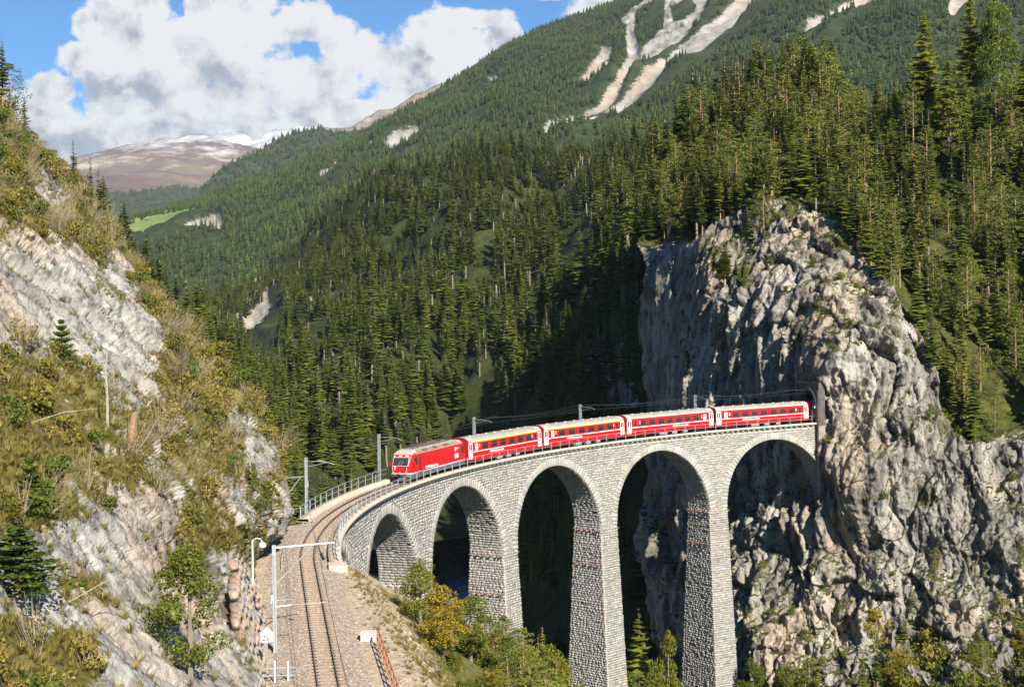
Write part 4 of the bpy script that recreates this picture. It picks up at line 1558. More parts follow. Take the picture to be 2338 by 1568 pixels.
# loose stones on the ballast and the ground beside it
ns = 15000
ps = rng.uniform(104, 205, ns)
po = rng.uniform(-3.4, 3.4, ns)
okk = (np.abs(po) < 1.6) | ((ps > 140) & (po > 0)) | ((ps > 117) & (po < 0))
okk &= np.abs(np.abs(po) - 0.535) > 0.09
ps, po = ps[okk], po[okk]
ns = len(ps)
pz = -0.165 - np.clip(np.abs(po) - 1.25, 0, .4) * .18 - np.where(po > 1.6, (po - 1.6) * .26, 0) - np.where(po < -1.6, (-po - 1.6) * .13, 0)
pp = T(ps, po, pz)
sz = rng.uniform(0.03, 0.075, (ns, 1, 1))
oct_ = np.array([(1, 0, 0), (0, 1, 0), (-1, 0, 0), (0, -1, 0), (0, 0, .8), (0, 0, -.6)], float)
ov = pp[:, None] + (oct_[None] + rng.uniform(-.3, .3, (ns, 6, 3))) * sz
of_ = np.array([(0, 1, 4), (1, 2, 4), (2, 3, 4), (3, 0, 4)])
ofx = (of_[None] + (np.arange(ns) * 6)[:, None, None]).reshape(-1, 3)
m_bstone = stone_mat('ballast_stone', [(0.16, 0.13, 0.11), (0.28, 0.235, 0.195), (0.40, 0.35, 0.30), (0.52, 0.47, 0.41), (0.24, 0.20, 0.165)], bump=0.0)
o = link('gravel', mesh_np('gravel', ov.reshape(-1, 3), [ofx], m_bstone))
tag(o, 'pale brown gravel lying between and beside the rails', kind='stuff')

# ================================================================== tunnel portal
portal = empty('tunnel_portal')
tag(portal, 'dark stone tunnel mouth in the cliff swallowing the train', 'tunnel portal')
m_tun = simple('dark_portal_stone', (0.09, 0.08, 0.075), 0.95, var=0.3, scale=1.2, bump=0.03)  # one dark tone for the portal wall and its arch stones
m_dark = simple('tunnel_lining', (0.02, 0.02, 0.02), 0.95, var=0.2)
rT, hT = 2.15, 3.0
arch_pts = [(rT * math.cos(t), hT + rT * math.sin(t)) for t in np.linspace(0, math.pi, 17)]
ring_in = [(rT, -0.3)] + arch_pts + [(-rT, -0.3)]
ring_out = [(3.3, -0.3)] + [(max(-3.3, min(3.3, a_ * 1.6)), 6.4 if 0.12 < i / 16 < 0.88 else hT + 1.5 * (b_ - hT) + 0.6) for i, (a_, b_) in enumerate(arch_pts)] + [(-3.1, -0.3)]
V_, F_ = [], []
for sd_ in (-0.4, -1.5):
    for (a_, b_) in ring_in:
        V_.append(T(sd_, a_, b_))
    for (a_, b_) in ring_out:
        V_.append(T(sd_, a_, b_))
n1 = len(ring_in)
for i in range(n1 - 1):
    F_ += [(i, i + 1, n1 + i + 1, n1 + i), (2 * n1 + i, 3 * n1 + i, 3 * n1 + i + 1, 2 * n1 + i + 1), (n1 + i, n1 + i + 1, 3 * n1 + i + 1, 3 * n1 + i), (i, 2 * n1 + i, 2 * n1 + i + 1, i + 1)]
me = bpy.data.meshes.new('portal_wall')
me.from_pydata([tuple(map(float, v)) for v in V_], [], F_)
me.materials.append(m_tun)
link('portal_wall', me, portal)
mb = MB()
mb.hexa([T(-0.35, 2.4, -17), T(-1.5, 2.4, -17), T(-1.5, 3.5, -17), T(-0.35, 3.3, -17), T(-0.35, 2.75, 5.2), T(-1.5, 2.75, 5.2), T(-1.5, 3.2, 5.2), T(-0.35, 3.1, 5.2)])
mb.build('buttress', simple('weathered_buttress', (0.22, 0.20, 0.175), .95, var=.5, scale=.9, bump=.08), portal)
for i in range(19):
    t0_, t1_ = math.pi * i / 19, math.pi * (i + 1) / 19
    mb = MB()
    q = []
    for sd_ in (-0.42, -0.22):
        for r_, t_ in ((rT, t0_ + .01), (rT + .45, t0_ + .01), (rT + .45, t1_ - .01), (rT, t1_ - .01)):
            q.append(T(sd_, r_ * math.cos(t_), hT + r_ * math.sin(t_)))
    mb.hexa(q)
    mb.build('voussoir', m_tun, portal)
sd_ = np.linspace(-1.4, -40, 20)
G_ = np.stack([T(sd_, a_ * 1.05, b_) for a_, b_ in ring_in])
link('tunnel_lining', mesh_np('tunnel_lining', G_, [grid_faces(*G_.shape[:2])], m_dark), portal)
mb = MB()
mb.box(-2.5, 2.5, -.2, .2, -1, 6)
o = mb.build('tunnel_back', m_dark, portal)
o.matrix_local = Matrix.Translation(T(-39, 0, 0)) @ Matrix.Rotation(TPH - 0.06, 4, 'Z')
mb = MB()
mb.box(-.25, .25, -.03, .03, -.18, .18)
sg_ = mb.build('portal_sign', simple('white_enamel', (0.75, 0.75, 0.73), 0.5, var=0.05), portal)
sg_.matrix_local = Matrix.Translation(T(-0.1, 2.5, 2.6)) @ Matrix.Rotation(TPH + math.pi / 2 + .8, 4, 'Z')
# open the hillside where the tunnel goes in
ho = bpy.data.objects['hill']
bm = bmesh.new()
bm.from_mesh(ho.data)
kill = []
for f in bm.faces:
    c = f.calc_center_median()
    if c.z < -5 and c.z > -16 and 20 < c.x < 75 and 190 < c.y < 245:
        a_ = math.atan2(c.y - TCY, c.x - TCX)
        s_ = (a_ - TPH) * TR
        of = TR - math.hypot(c.y - TCY, c.x - TCX)
        if s_ < -6:                       # beyond the curve the tunnel runs straight
            tx_, ty_ = math.sin(TPH - .06), -math.cos(TPH - .06)
            p6 = T(-6, 0)
            of = (c.x - p6[0]) * (-math.cos(TPH - .06)) + (c.y - p6[1]) * (-math.sin(TPH - .06))
        hh = c.z - float(railz(s_))
        if -40 < s_ < 3.0 and -2.3 < of < 2.3 and -0.4 < hh < 5.0:
            kill.append(f)
bmesh.ops.delete(bm, geom=kill, context='FACES')
bm.to_mesh(ho.data)
bm.free()

# ================================================================== masts and wires
def mast_me(h):
    m = MB()
    for x_ in (-.15, .15):
        m.box(x_ - .055, x_ + .055, -.11, .11, -0.6, h)
    for z_ in np.arange(0.2, h, 0.75):
        m.box(-.15, .15, -.10, -.085, z_, z_ + .12)
        m.box(-.15, .15, .085, .10, z_, z_ + .12)
    return m.mesh('post', m_galv)


m_wire = simple('dark_wire', (0.10, 0.105, 0.11), 0.5, 0.4, var=0.05)
m_ins = simple('brown_insulator', (0.10, 0.05, 0.035), 0.3, var=0.1)
MAST_S = [19.0, 42.1, 65.4, 89.2, 112.9]
MAST_LB = ['grey twin-post mast behind the train nearest the tunnel', 'grey twin-post mast behind the third red coach', 'grey twin-post mast behind the first red coach',
           'grey twin-post mast just ahead of the red locomotive', 'grey twin-post mast at the railing beside the left cliff']
for s_, lb in zip(MAST_S, MAST_LB):
    r = empty('catenary_mast', T(s_, -2.62, -0.1), 0)
    ph = TPH + s_ / TR
    r.rotation_euler = (0, 0, ph + math.pi / 2)
    tag(r, lb, 'mast', 'overhead line masts on the viaduct')
    link('post', mast_me(5.45), r)
    # local y points towards the track axis for the far side mast
    b_ = MB()
    b_.tube([(0, 0, 5.05), (0, 1.1, 5.12), (0, 2.2, 5.0), (0, 2.75, 4.8)], .035, 5)
    b_.tube([(0, 0, 4.6), (0, 1.0, 4.75), (0, 2.0, 5.02)], .025, 5)
    b_.build('bracket_arm', m_galv, r)
    b_ = MB()
    b_.tube([(0, .2, 5.06), (0, .55, 5.08)], .08, 8)
    b_.build('insulator', m_ins, r)
    if s_ > 100:
        b_ = MB()
        b_.box(-.36, -.16, -.12, .12, 2.6, 3.2)
        b_.build('switch_box', simple('grey_box', (0.5, 0.52, 0.52), 0.6), r)

# frame from the mast by the cliff to a short post on the rock
r = empty('line_support', T(112.9, -2.62, 3.4))
tag(r, 'grey crossbar with strut from cliffside mast to short post on the rock', 'support frame')
a_ = Vector(T(112.9, -2.8, 3.55)) - Vector(r.location)
b_ = a_ + Vector((-2.7, 0.2, -0.15))
m_ = MB()
m_.tube([a_, b_], .06, 5)
m_.tube([a_ + (b_ - a_) * .15 + Vector((0, 0, -.05)), b_ + Vector((0, 0, -2.6)) + (a_ - b_) * .12], .05, 5)
m_.build('crossbar', m_galv, r)
m_ = MB()
m_.box(b_.x - .14, b_.x + .14, b_.y - .12, b_.y + .12, b_.z - 1.6, b_.z + .25)
m_.build('post', m_galv, r)
m_ = MB()
m_.tube([a_ + Vector((0.1, 0, -3.0)), b_ + Vector((0.2, 0, -3.0))], .03, 5)
m_.build('tie_rod', m_galv, r)

# wires
wires = empty('overhead_wires')
tag(wires, 'thin dark overhead wires strung above the track from mast to mast', 'wires')
for nm, off, z_, sag in (('contact_wire', 0.0, 4.72, 0.10), ('messenger_wire', -0.05, 5.35, 0.45), ('feeder_wire', -2.7, 5.3, 0.5)):
    nodes_s = [-14, 2, 19, 42.1, 65.4, 89.2, 112.9, 136, 163.8, 196, 240]
    pts = []
    for i in range(len(nodes_s) - 1):
        for t_ in np.linspace(0, 1, 9)[:-1]:
            s_ = nodes_s[i] * (1 - t_) + nodes_s[i + 1] * t_
            A, B_ = T(nodes_s[i], off, z_), T(nodes_s[i + 1], off, z_)
            p = A * (1 - t_) + B_ * t_
            p[2] -= sag * 4 * t_ * (1 - t_)
            pts.append(p)
    w_ = MB()
    w_.tube(pts, 0.012 if nm != 'messenger_wire' else 0.014, 4)
    w_.build(nm, m_wire, wires)
w_ = MB()
for i in range(10):
    for t_ in (0.2, 0.5, 0.8):
        A, B_ = T(nodes_s[i], 0, 0), T(nodes_s[i + 1], 0, 0)
        p = A * (1 - t_) + B_ * t_
        w_.tube([(p[0], p[1], p[2] + 4.72 - .1 * 4 * t_ * (1 - t_)), (p[0], p[1], p[2] + 5.35 - .45 * 4 * t_ * (1 - t_))], 0.01, 4)
w_.build('dropper', m_wire, wires)

# the near mast with its boom over the line
r = empty('boom_mast', T(163.8, -2.65, -0.3))
r.rotation_euler = (0, 0, TPH + TSL / TR + math.pi / 2)
tag(r, 'tall grey mast with boom reaching over the track in the foreground', 'mast')
link('post', mast_me(6.1), r)
m_ = MB()
m_.tube([(0, -0.1, 5.95), (0, 3.45, 6.12)], .065, 6)
m_.build('boom', m_galv, r)
m_ = MB()
m_.tube([(0, 0, 3.75), (0, 2.2, 5.95)], .045, 6)
m_.build('strut', m_galv, r)
m_ = MB()
m_.tube([(0, 0.1, 2.55), (0, .95, 2.6)], .05, 6)
m_.tube([(0, 1.5, 2.62), (0, 2.9, 2.66)], .02, 5)
m_.tube([(0, .1, 2.9), (0, 1.0, 2.95)], .015, 5)
m_.build('steady_arm', m_galv, r)
m_ = MB()
for j in range(5):
    m_.tube([(0, .98 + j * .1, 2.6), (0, 1.03 + j * .1, 2.6)], .085, 8)
m_.build('insulator', m_ins, r)
m_ = MB()
m_.tube([(0, 2.55, 6.0), (0.02, 2.62, 5.75), (0.05, 2.72, 5.5)], .03, 5)
m_.tube([(0.05, 2.70, 5.55), (0.1, 2.85, 5.15)], .09, 8)
m_.build('hanger', m_black, r)
m_ = MB()
m_.tube([(0.3, -.2, -3.2 + 6), (0.0, -.1, -2.6 + 6)], .03, 5)
m_.build('stay', m_galv, r)

r = empty('lamp_post', T(161.0, -3.9, -0.2))
tag(r, 'slim white lamp post with hooked head beside the boom mast', 'lamp post')
m_ = MB()
m_.tube([(0, 0, 3.2), (0, 0, 5.9)], .055, 6)
m_.tube([(0, 0, 5.8), (.2, 0, 6.0), (.5, 0, 5.95), (.6, 0, 5.75)], .03, 6)
m_.build('pole', simple('pale_paint', (0.62, 0.66, 0.68), 0.5, 0.2, var=0.05), r)
m_ = MB()
m_.tube([(.6, 0, 5.75), (.6, 0, 5.68), (.6, 0, 5.5), (.6, 0, 5.4)], [.08, .2, .22, .08], 10)
m_.build('lamp_head', simple('white_paint', (0.75, 0.76, 0.77), 0.4, var=0.03), r, smooth=True)


def text_mesh(txt, size, mat, shear=0.0, depth=0.012, bold=0.0):
    cu = bpy.data.curves.new('lettering', 'FONT')
    cu.body = txt
    cu.size = size
    cu.shear = shear
    cu.extrude = depth
    cu.offset = bold
    cu.resolution_u = 2
    tmp = bpy.data.objects.new('tmp_text', cu)
    COL.objects.link(tmp)
    dg = bpy.context.evaluated_depsgraph_get()
    me = bpy.data.meshes.new_from_object(tmp.evaluated_get(dg))
    bpy.data.objects.remove(tmp)
    bpy.data.curves.remove(cu)
    me.materials.clear()
    me.materials.append(mat)
    return me


def text_on(parent, txt, x, y, z, size, mat, side=-1, shear=0.0, bold=0.0, rot=None, sx=1.0, name='lettering'):
    """lettering on a vehicle flank; side -1 is the flank facing the viewer"""
    o = link(name, text_mesh(txt, size, mat, shear, 0.012, bold), parent)
    if rot is None:
        rot = (math.pi / 2, 0, 0) if side < 0 else (math.pi / 2, 0, math.pi)
    o.rotation_euler = rot
    o.location = (x, y, z)
    o.scale = (sx, 1, 1)
    return o


m_whitep = simple('white_lacquer', (0.72, 0.71, 0.69), 0.4, var=0.04)
m_blackp = simple('black_lacquer', (0.02, 0.02, 0.022), 0.4, var=0.1)
r = empty('kilometre_sign', T(169.5, -3.1, -0.3))
tag(r, 'small white house-shaped sign numbered 25 by the foot of the boom mast', 'sign')
m_ = MB()
m_.prism([(-.32, 0), (.32, 0), (.32, .5), (0, .82), (-.32, .5)], -.03, .03)
o = m_.build('panel', m_whitep, r)
o.location = (0, 0, 1.9)
m_ = MB()
m_.box(-.03, .03, -.03, .03, 0, 1.9)
m_.build('post', m_galv, r)
t_ = link('lettering', text_mesh('25', .42, m_blackp), r)
t_.rotation_euler = (math.pi / 2, 0, 0)
t_.location = (-.27, -.045, 1.98)

r = empty('pipe_guard', T(170.2, -2.9, -0.4))
tag(r, 'low white pipe guard rail around the foot of the boom mast', 'guard rail')
m_ = MB()
for z_ in (.35, .75):
    m_.tube([(-1.4, -.2, z_), (1.3, 0.1, z_)], .04, 6)
m_.build('rail', m_galv, r)
for x_ in (-1.1, .2, .9):
    m_ = MB()
    m_.tube([(x_, -.05, 0), (x_, -.05, 1.15 if x_ > 0 else .8)], .05, 6)
    m_.build('post', m_whitep, r)

rr_ = railing('rusty_railing', 'rusty red iron railing at the bottom edge right of the track', 163.5, 177, 3.3, 1.5, 1.15, m_rust, -0.5)
r = empty('cable_box', T(161.8, 2.9, -0.5))
tag(r, 'pale concrete cable box beside the rusty railing', 'box')
m_ = MB()
m_.box(-.45, .45, -.5, .5, 0, .45)
m_.build('body', simple('pale_concrete', (0.48, 0.46, 0.42), 0.9), r, bevel=.02)
m_ = MB()
m_.box(-.5, .5, -.55, .55, .45, .53)
m_.build('lid', MATS['pale_concrete'], r, bevel=.01)

# stone retaining wall against the foot of the left hillside
wall = empty('retaining_wall', T(160, -4.4, -0.4))
tag(wall, 'dry stone retaining wall of big brown blocks beside the track', 'retaining wall')
m_rw = stone_mat('brown_block', [(0.30, 0.26, 0.22), (0.40, 0.33, 0.26), (0.42, 0.27, 0.17), (0.25, 0.24, 0.235), (0.36, 0.32, 0.28)], bump=0.06)
rw_me = mesh_np('wall_stone', ub, [BOXF], m_rw)
core = MB()
L0 = Vector(wall.location)
core.hexa([Vector(T(150, -3.7, -.6)) - L0, Vector(T(172, -3.7, -.6)) - L0, Vector(T(172, -6.5, -.6)) - L0, Vector(T(150, -6.5, -.6)) - L0,
           Vector(T(150, -5.5, 4.6)) - L0, Vector(T(171, -4.8, 2.4)) - L0, Vector(T(171, -6.5, 2.4)) - L0, Vector(T(150, -6.8, 4.6)) - L0])
core.build('core', simple('dark_joint', (0.09, 0.075, 0.06), 0.95), wall)
for lev in range(11):
    z_ = -.4 + lev * .55
    s_ = 150.0 + random.random()
    while s_ < 171.5:
        w_ = random.uniform(.9, 1.9)
        topz = 5.6 - (s_ - 150) / 21 * 2.0
        if z_ + .5 < topz:
            ph = TPH + TSL / TR
            n = np.array([-math.cos(ph), -math.sin(ph), 0.35])
            tg = np.array([-math.sin(ph), math.cos(ph), 0])
            off = -3.5 - 2.2 * (z_ + .6) / 6.2
            M = np.eye(4)
            M[:3, 0], M[:3, 1], M[:3, 2] = tg * (w_ - .08), np.array([0, 0, .48 + random.uniform(-.04, .04)]), n * random.uniform(.35, .6)
            M[:3, 3] = T(s_ + w_ / 2, off, z_ + .27) - np.array(L0)
            o = link('stone', rw_me, wall)
            o.matrix_local = Matrix(M.tolist())
        s_ += w_

# ================================================================== train
m_red = simple('red_lacquer', (0.47, 0.004, 0.007), 0.35, var=0.06, scale=1.0, spec=0.5)
m_dred = simple('dark_red', (0.30, 0.012, 0.015), 0.5, var=0.1)
m_roof = simple('dusty_roof', (0.30, 0.275, 0.235), 0.8, var=0.15, scale=1.2)
m_yel = simple('yellow_band', (0.80, 0.42, 0.02), 0.45, var=0.03)
m_glass = simple('window_glass', (0.02, 0.022, 0.025), 0.08, spec=0.6, var=0.05)
m_under = simple('underframe', (0.035, 0.032, 0.03), 0.8, var=0.3)
m_skirt = simple('grey_skirt', (0.085, 0.095, 0.105), 0.55, var=0.12, scale=1.5)
m_louv = simple('brown_louvre', (0.22, 0.165, 0.11), 0.7, var=0.15)
m_louv2 = simple('dark_louvre', (0.13, 0.095, 0.065), 0.7, var=0.15)
m_lroof = simple('grey_roof', (0.36, 0.335, 0.31), 0.7, var=0.12)
m_cream = simple('cream_door', (0.66, 0.62, 0.56), 0.45, var=0.05)
ZS = 0.72
CL = 17.75


def place_vehicle(o, sa, sb):
    A, B_ = Vector(T(sb, 0, 0)), Vector(T(sa, 0, 0))       # A towards the locomotive, B towards the tunnel
    ux = (B_ - A).normalized()
    uy = Vector((0, 0, 1)).cross(ux).normalized()
    uz = ux.cross(uy)
    mid = (A + B_) / 2
    o.matrix_world = Matrix(((ux.x, uy.x, uz.x, mid.x), (ux.y, uy.y, uz.y, mid.y), (ux.z, uy.z, uz.z, mid.z), (0, 0, 0, 1)))


def bogie(parent, x, r=.34, wb=1.0):
    b = MB()
    b.box(x - wb - .25, x + wb + .25, -.95, -.8, .28, .62)
    b.box(x - wb - .25, x + wb + .25, .8, .95, .28, .62)
    b.box(x - .4, x + .4, -.9, .9, .35, .6)
    bo = b.build('bogie', m_under, parent)
    for dx in (-wb, wb):
        for y_ in (-.56, .56):
            w_ = MB()
            w_.tube([(x + dx, y_ - .06, r), (x + dx, y_ + .06, r)], r, 14)
            w_.build('wheel', m_under, bo)


COACH_SEC = [(-1.30, .62), (-1.345, .95), (-1.355, 1.6), (-1.335, 2.5), (-1.29, 2.98), (-1.22, 3.08), (-.95, 3.26), (-.55, 3.39), (0, 3.44), (.55, 3.39), (.95, 3.26), (1.22, 3.08), (1.29, 2.98), (1.335, 2.5), (1.355, 1.6), (1.345, .95), (1.30, .62)]


def flank_y(z, side):
    zz = [a[1] for a in COACH_SEC[:5]]
    return side * float(np.interp(z, zz, [-a[0] for a in COACH_SEC[:5]]))


def coach(label, first, mirror, inscription):
    r = empty('passenger_coach')
    tag(r, label, 'coach', 'coaches of the red train')
    H = CL / 2
    n = len(COACH_SEC)
    V_ = [(-H, y, z) for y, z in COACH_SEC] + [(H, y, z) for y, z in COACH_SEC]
    body = MB()
    F_ = [(i, (i + 1) % n, n + (i + 1) % n, n + i) for i in range(n) if not 4 <= i < 12] + [tuple(range(n - 1, -1, -1)), tuple(range(n, 2 * n))]
    body.add(V_, F_)
    body.build('body', m_red, r)
    top = [(y * 1.005, z + .012) for y, z in COACH_SEC[4:13]]
    rf = MB()
    nt = len(top)
    rf.add([(-H + .12, y, z) for y, z in top] + [(H - .12, y, z) for y, z in top], [(i, i + 1, nt + i + 1, nt + i) for i in range(nt - 1)] + [tuple(range(nt - 1, -1, -1)), tuple(range(nt, 2 * nt))])
    ro = rf.build('roof', m_roof, r)
    rb = MB()
    for y_, z_ in ((-1.0, 3.25), (-.6, 3.40), (-.25, 3.445), (.25, 3.445), (.6, 3.40), (1.0, 3.25)):
        rb.box(-H + .6, H - .6, y_ - .015, y_ + .015, z_, z_ + .025)
    rb.build('ridge', m_roof, ro)
    for x_ in np.linspace(-H + 2.2, H - 2.2, 8):
        v = MB()
        v.tube([(x_, -.12, 3.44), (x_, -.12, 3.56)], [.16, .2], 8)
        v.build('roof_vent', simple('pale_vent', (0.55, 0.54, 0.5), 0.6), ro)
    for x_ in (-H + .65, H - .65):
        v = MB()
        v.hexa([(x_ - .42, -1.12, 3.16), (x_ + .42, -1.12, 3.16), (x_ + .42, -.75, 3.34), (x_ - .42, -.75, 3.34), (x_ - .42, -1.14, 3.22), (x_ + .42, -1.14, 3.22), (x_ + .42, -.77, 3.40), (x_ - .42, -.77, 3.40)])
        v.build('hatch', MATS['pale_vent'], ro)
    for x_, d in ((-H, 1), (H, -1)):
        rim = MB()
        sec = COACH_SEC[3:14]
        m_ = len(sec)
        a_ = [(x_ - .02 * d, y * 1.03, z * 1.012 + .015) for y, z in sec] + [(x_ + .16 * d, y * 1.03, z * 1.012 + .015) for y, z in sec]
        rim.add(a_, [(i, i + 1, m_ + i + 1, m_ + i) for i in range(m_ - 1)] + [tuple(range(m_))])
        rim.build('end_rim', m_dred, r)
        g = MB()
        g.box(x_ - .34 * d if d > 0 else x_, x_ if d > 0 else x_ + .34, -.62, .62, .85, 2.95)
        g.build('gangway', simple('rubber_gangway', (0.05, 0.02, 0.02), 0.8), r)
    for side in (-1, 1):
        def X(a, side=side):
            a = a if not mirror else CL - a
            return a - H

        def panel(name, a, b, z0, z1, mat, parent=r, proud=.012, th=.03):
            xa, xb = sorted((X(a), X(b)))
            zl = [z0] + [z_ for z_ in (.95, 1.6, 2.5) if z0 + .02 < z_ < z1 - .02] + [z1]
            m_ = MB()
            for za, zb2 in zip(zl[:-1], zl[1:]):
                q = []
                for z_ in (za, zb2):
                    yo = flank_y(z_, side)
                    yi = yo - side * th
                    yo2 = yo + side * proud
                    q += [(xa, yi, z_), (xb, yi, z_), (xb, yo2, z_), (xa, yo2, z_)]
                m_.hexa(q)
            return m_.build(name, mat, parent)
        panel('stripe', .05, CL - .05, 1.60, 1.70, m_whitep)
        panel('gutter', .05, CL - .05, 2.93, 3.0, simple('pale_gutter', (0.66, 0.55, 0.52), 0.5), proud=.03)
        if first:
            panel('class_band', 1.0, CL - 1.0, 2.77, 2.90, m_yel)
        wins = [(3.2 + 2.11 * i, 1.32) for i in range(6)] if first else [(3.15 + 1.79 * i, 1.15) for i in range(7)]
        for a, w_ in wins:
            f = panel('window', a - .05, a + w_ + .05, 1.80, 2.66, m_dred, proud=.014)
            panel('pane', a, a + w_, 1.85, 2.61, m_glass, f, proud=.022)
            panel('sash', a, a + w_, 2.36, 2.39, simple('sash_metal', (0.12, 0.11, 0.10), 0.5), f, proud=.03)
        panel('window', 1.62, 2.2, 1.80, 2.62, m_whitep, proud=.016)
        f = panel('window', 15.75, 16.2, 1.82, 2.64, m_dred, proud=.014)
        panel('pane', 15.78, 16.17, 1.86, 2.60, m_glass, f, proud=.022)
        for a in (.12, CL - .98):
            d_ = panel('door', a, a + .86, .82, 2.80, m_cream if first and a < 1 and not mirror and inscription == 'Rhätische Bahn' and False else m_whitep, proud=.016)
            for b_ in (a + .12, a + .50):
                panel('pane', b_, b_ + .24, 1.86, 2.62, m_glass, d_, proud=.024)
            panel('handle', a + .2, a + .66, 1.60, 1.72, m_red, d_, proud=.03)
            panel('seam', a + .42, a + .45, .84, 2.78, m_under, d_, proud=.022)
            panel('step', a, a + .86, .50, .56, m_under, r, proud=.05)
        num = '1' if first else '2'
        for a in (2.55, 15.2):
            x_ = X(a)
            y_ = flank_y(2.3, side) + side * .02
            text_on(r, num, x_ - .12 * (1 if side < 0 else -1), y_, 2.14, .55, m_whitep, side, bold=.012)
        x0_ = X(5.2) if not mirror else X(8.3)
        if side > 0:
            x0_ = X(8.0) if not mirror else X(5.2)
        text_on(r, 'RhB ' + inscription, x0_, flank_y(1.3, side) + side * .02, 1.25, .34, m_whitep, side, shear=0.2, bold=.006, sx=1.08)
        # emblem: three speeding bars before the name
        e = MB()
        for j in range(3):
            zz0 = 1.27 + j * .09
            xs = x0_ - .35 * (1 if side < 0 else -1)
            sgx = 1 if side < 0 else -1
            y_ = flank_y(zz0, side)
            pts = [(xs + sgx * (j * .06), zz0), (xs + sgx * (.26 + j * .04), zz0), (xs + sgx * (.29 + j * .04), zz0 + .05), (xs + sgx * (.04 + j * .06), zz0 + .05)]
            e.prism(pts, y_, y_ + side * .02)
        e.build('emblem', m_whitep, r)
    u = MB()
    u.box(-H + .3, H - .3, -1.1, 1.1, .5, .66)
    for a, w_ in ((-2.2, 1.5), (.3, 1.0), (2.6, .8)):
        u.box(a, a + w_, -1.2, -.5, .22, .55, 1)
        u.box(a, a + w_, .5, 1.2, .22, .55, 1)
    u.build('underframe', [m_under, simple('equipment_grey', (0.22, 0.24, 0.26), 0.7)], r)
    bogie(r, -6.2)
    bogie(r, 6.2)
    return r


G0 = (18.42 - CL) / 2
CS = 18.42
c4 = coach('red second-class coach nearest the tunnel mouth, last in the daylight', False, False, 'Rhätische Bahn')
place_vehicle(c4, G0, G0 + CL)
c3 = coach('red second-class coach, third behind the locomotive, no yellow band', False, True, 'Ferrovia retica')
place_vehicle(c3, G0 + CS, G0 + CS + CL)
c2 = coach('red first-class coach with yellow band, second behind the locomotive', True, False, 'Ferrovia retica')
place_vehicle(c2, G0 + 2 * CS, G0 + 2 * CS + CL)
c1 = coach('red first-class coach with yellow band coupled directly behind the locomotive', True, False, 'Rhätische Bahn')
place_vehicle(c1, G0 + 3 * CS, G0 + 3 * CS + CL)
c5 = coach('red coach already inside the tunnel mouth with only its end showing', False, False, 'Rhätische Bahn')
place_vehicle(c5, G0 - CS, G0 - CS + CL)

# --- locomotive
LL = 15.4
loco = empty('locomotive')
tag(loco, 'red electric locomotive numbered 648 with grey roof and skirt pulling the train', 'locomotive')
H = LL / 2


def loco_sec(x):
    """half width and nose shape by distance from the front"""
    return 1.0


def lofted(secs, closed_ends=True):
    n = len(secs[0])
    V_ = [p for s_ in secs for p in s_]
    F_ = []
    for i in range(len(secs) - 1):
        for j in range(n - 1):
            F_.append((i * n + j, i * n + j + 1, (i + 1) * n + j + 1, (i + 1) * n + j))
    if closed_ends:
        F_.append(tuple(range(n - 1, -1, -1)))
        F_.append(tuple((len(secs) - 1) * n + j for j in range(n)))
    return V_, F_


# red body: section points from lower left over the top to lower right
def lsec(xb, wb, zb, xt, wt, zt):
    # waist and eave may stand at different x where the screen is raked
    return [(xb, -wb, zb), (xb + (xt - xb) * .0, -wb, 1.75), (xt, -wt, zt), (xt + .12 * (1 if xt < 0 else -1), -wt * .93, zt + .14), (xt + .12 * (1 if xt < 0 else -1), wt * .93, zt + .14), (xt, wt, zt), (xb, wb, 1.75), (xb, wb, zb)]


secs = [lsec(-H - .02, 1.02, .98, -H + .55, .98, 2.86), lsec(-H + .28, 1.24, .98, -H + .72, 1.18, 2.98), lsec(-H + .85, 1.34, .98, -H + 1.15, 1.31, 3.02), lsec(H - .85, 1.34, .98, H - 1.15, 1.31, 3.02),
        lsec(H - .28, 1.24, .98, H - .72, 1.18, 2.98), lsec(H + .02, 1.02, .98, H - .55, .98, 2.86)]
V_, F_ = lofted(secs)
b_ = MB()
b_.add(V_, F_)
b_.build('body', m_red, loco)
# skirt
secs = []
for xb, wb, zl in ((-H - .05, .80, .62), (-H + .05, 1.06, .5), (-H + .35, 1.27, .42), (-H + .95, 1.35, .40), (-H + 2.0, 1.35, .45), (H - 2.0, 1.35, .45), (H - .95, 1.35, .40), (H - .35, 1.27, .42), (H - .05, 1.06, .5), (H + .05, .80, .62)):
    secs.append([(xb, -wb * .97, zl), (xb, -wb, .90), (xb, wb, .90), (xb, wb * .97, zl)])
V_, F_ = lofted(secs)
b_ = MB()
b_.add(V_, F_)
b_.build('skirt', m_skirt, loco)
secs = []
for xb, wb in ((-H - .06, .84), (-H - .04, 1.04), (-H + .27, 1.26), (-H + .85, 1.36), (H - .85, 1.36), (H - .27, 1.26), (H + .04, 1.04), (H + .06, .84)):
    secs.append([(xb, -wb, .90), (xb, -wb, .985), (xb, wb, .985), (xb, wb, .90)])
V_, F_ = lofted(secs)
b_ = MB()
b_.add(V_, F_)
b_.build('waist_line', m_whitep, loco)
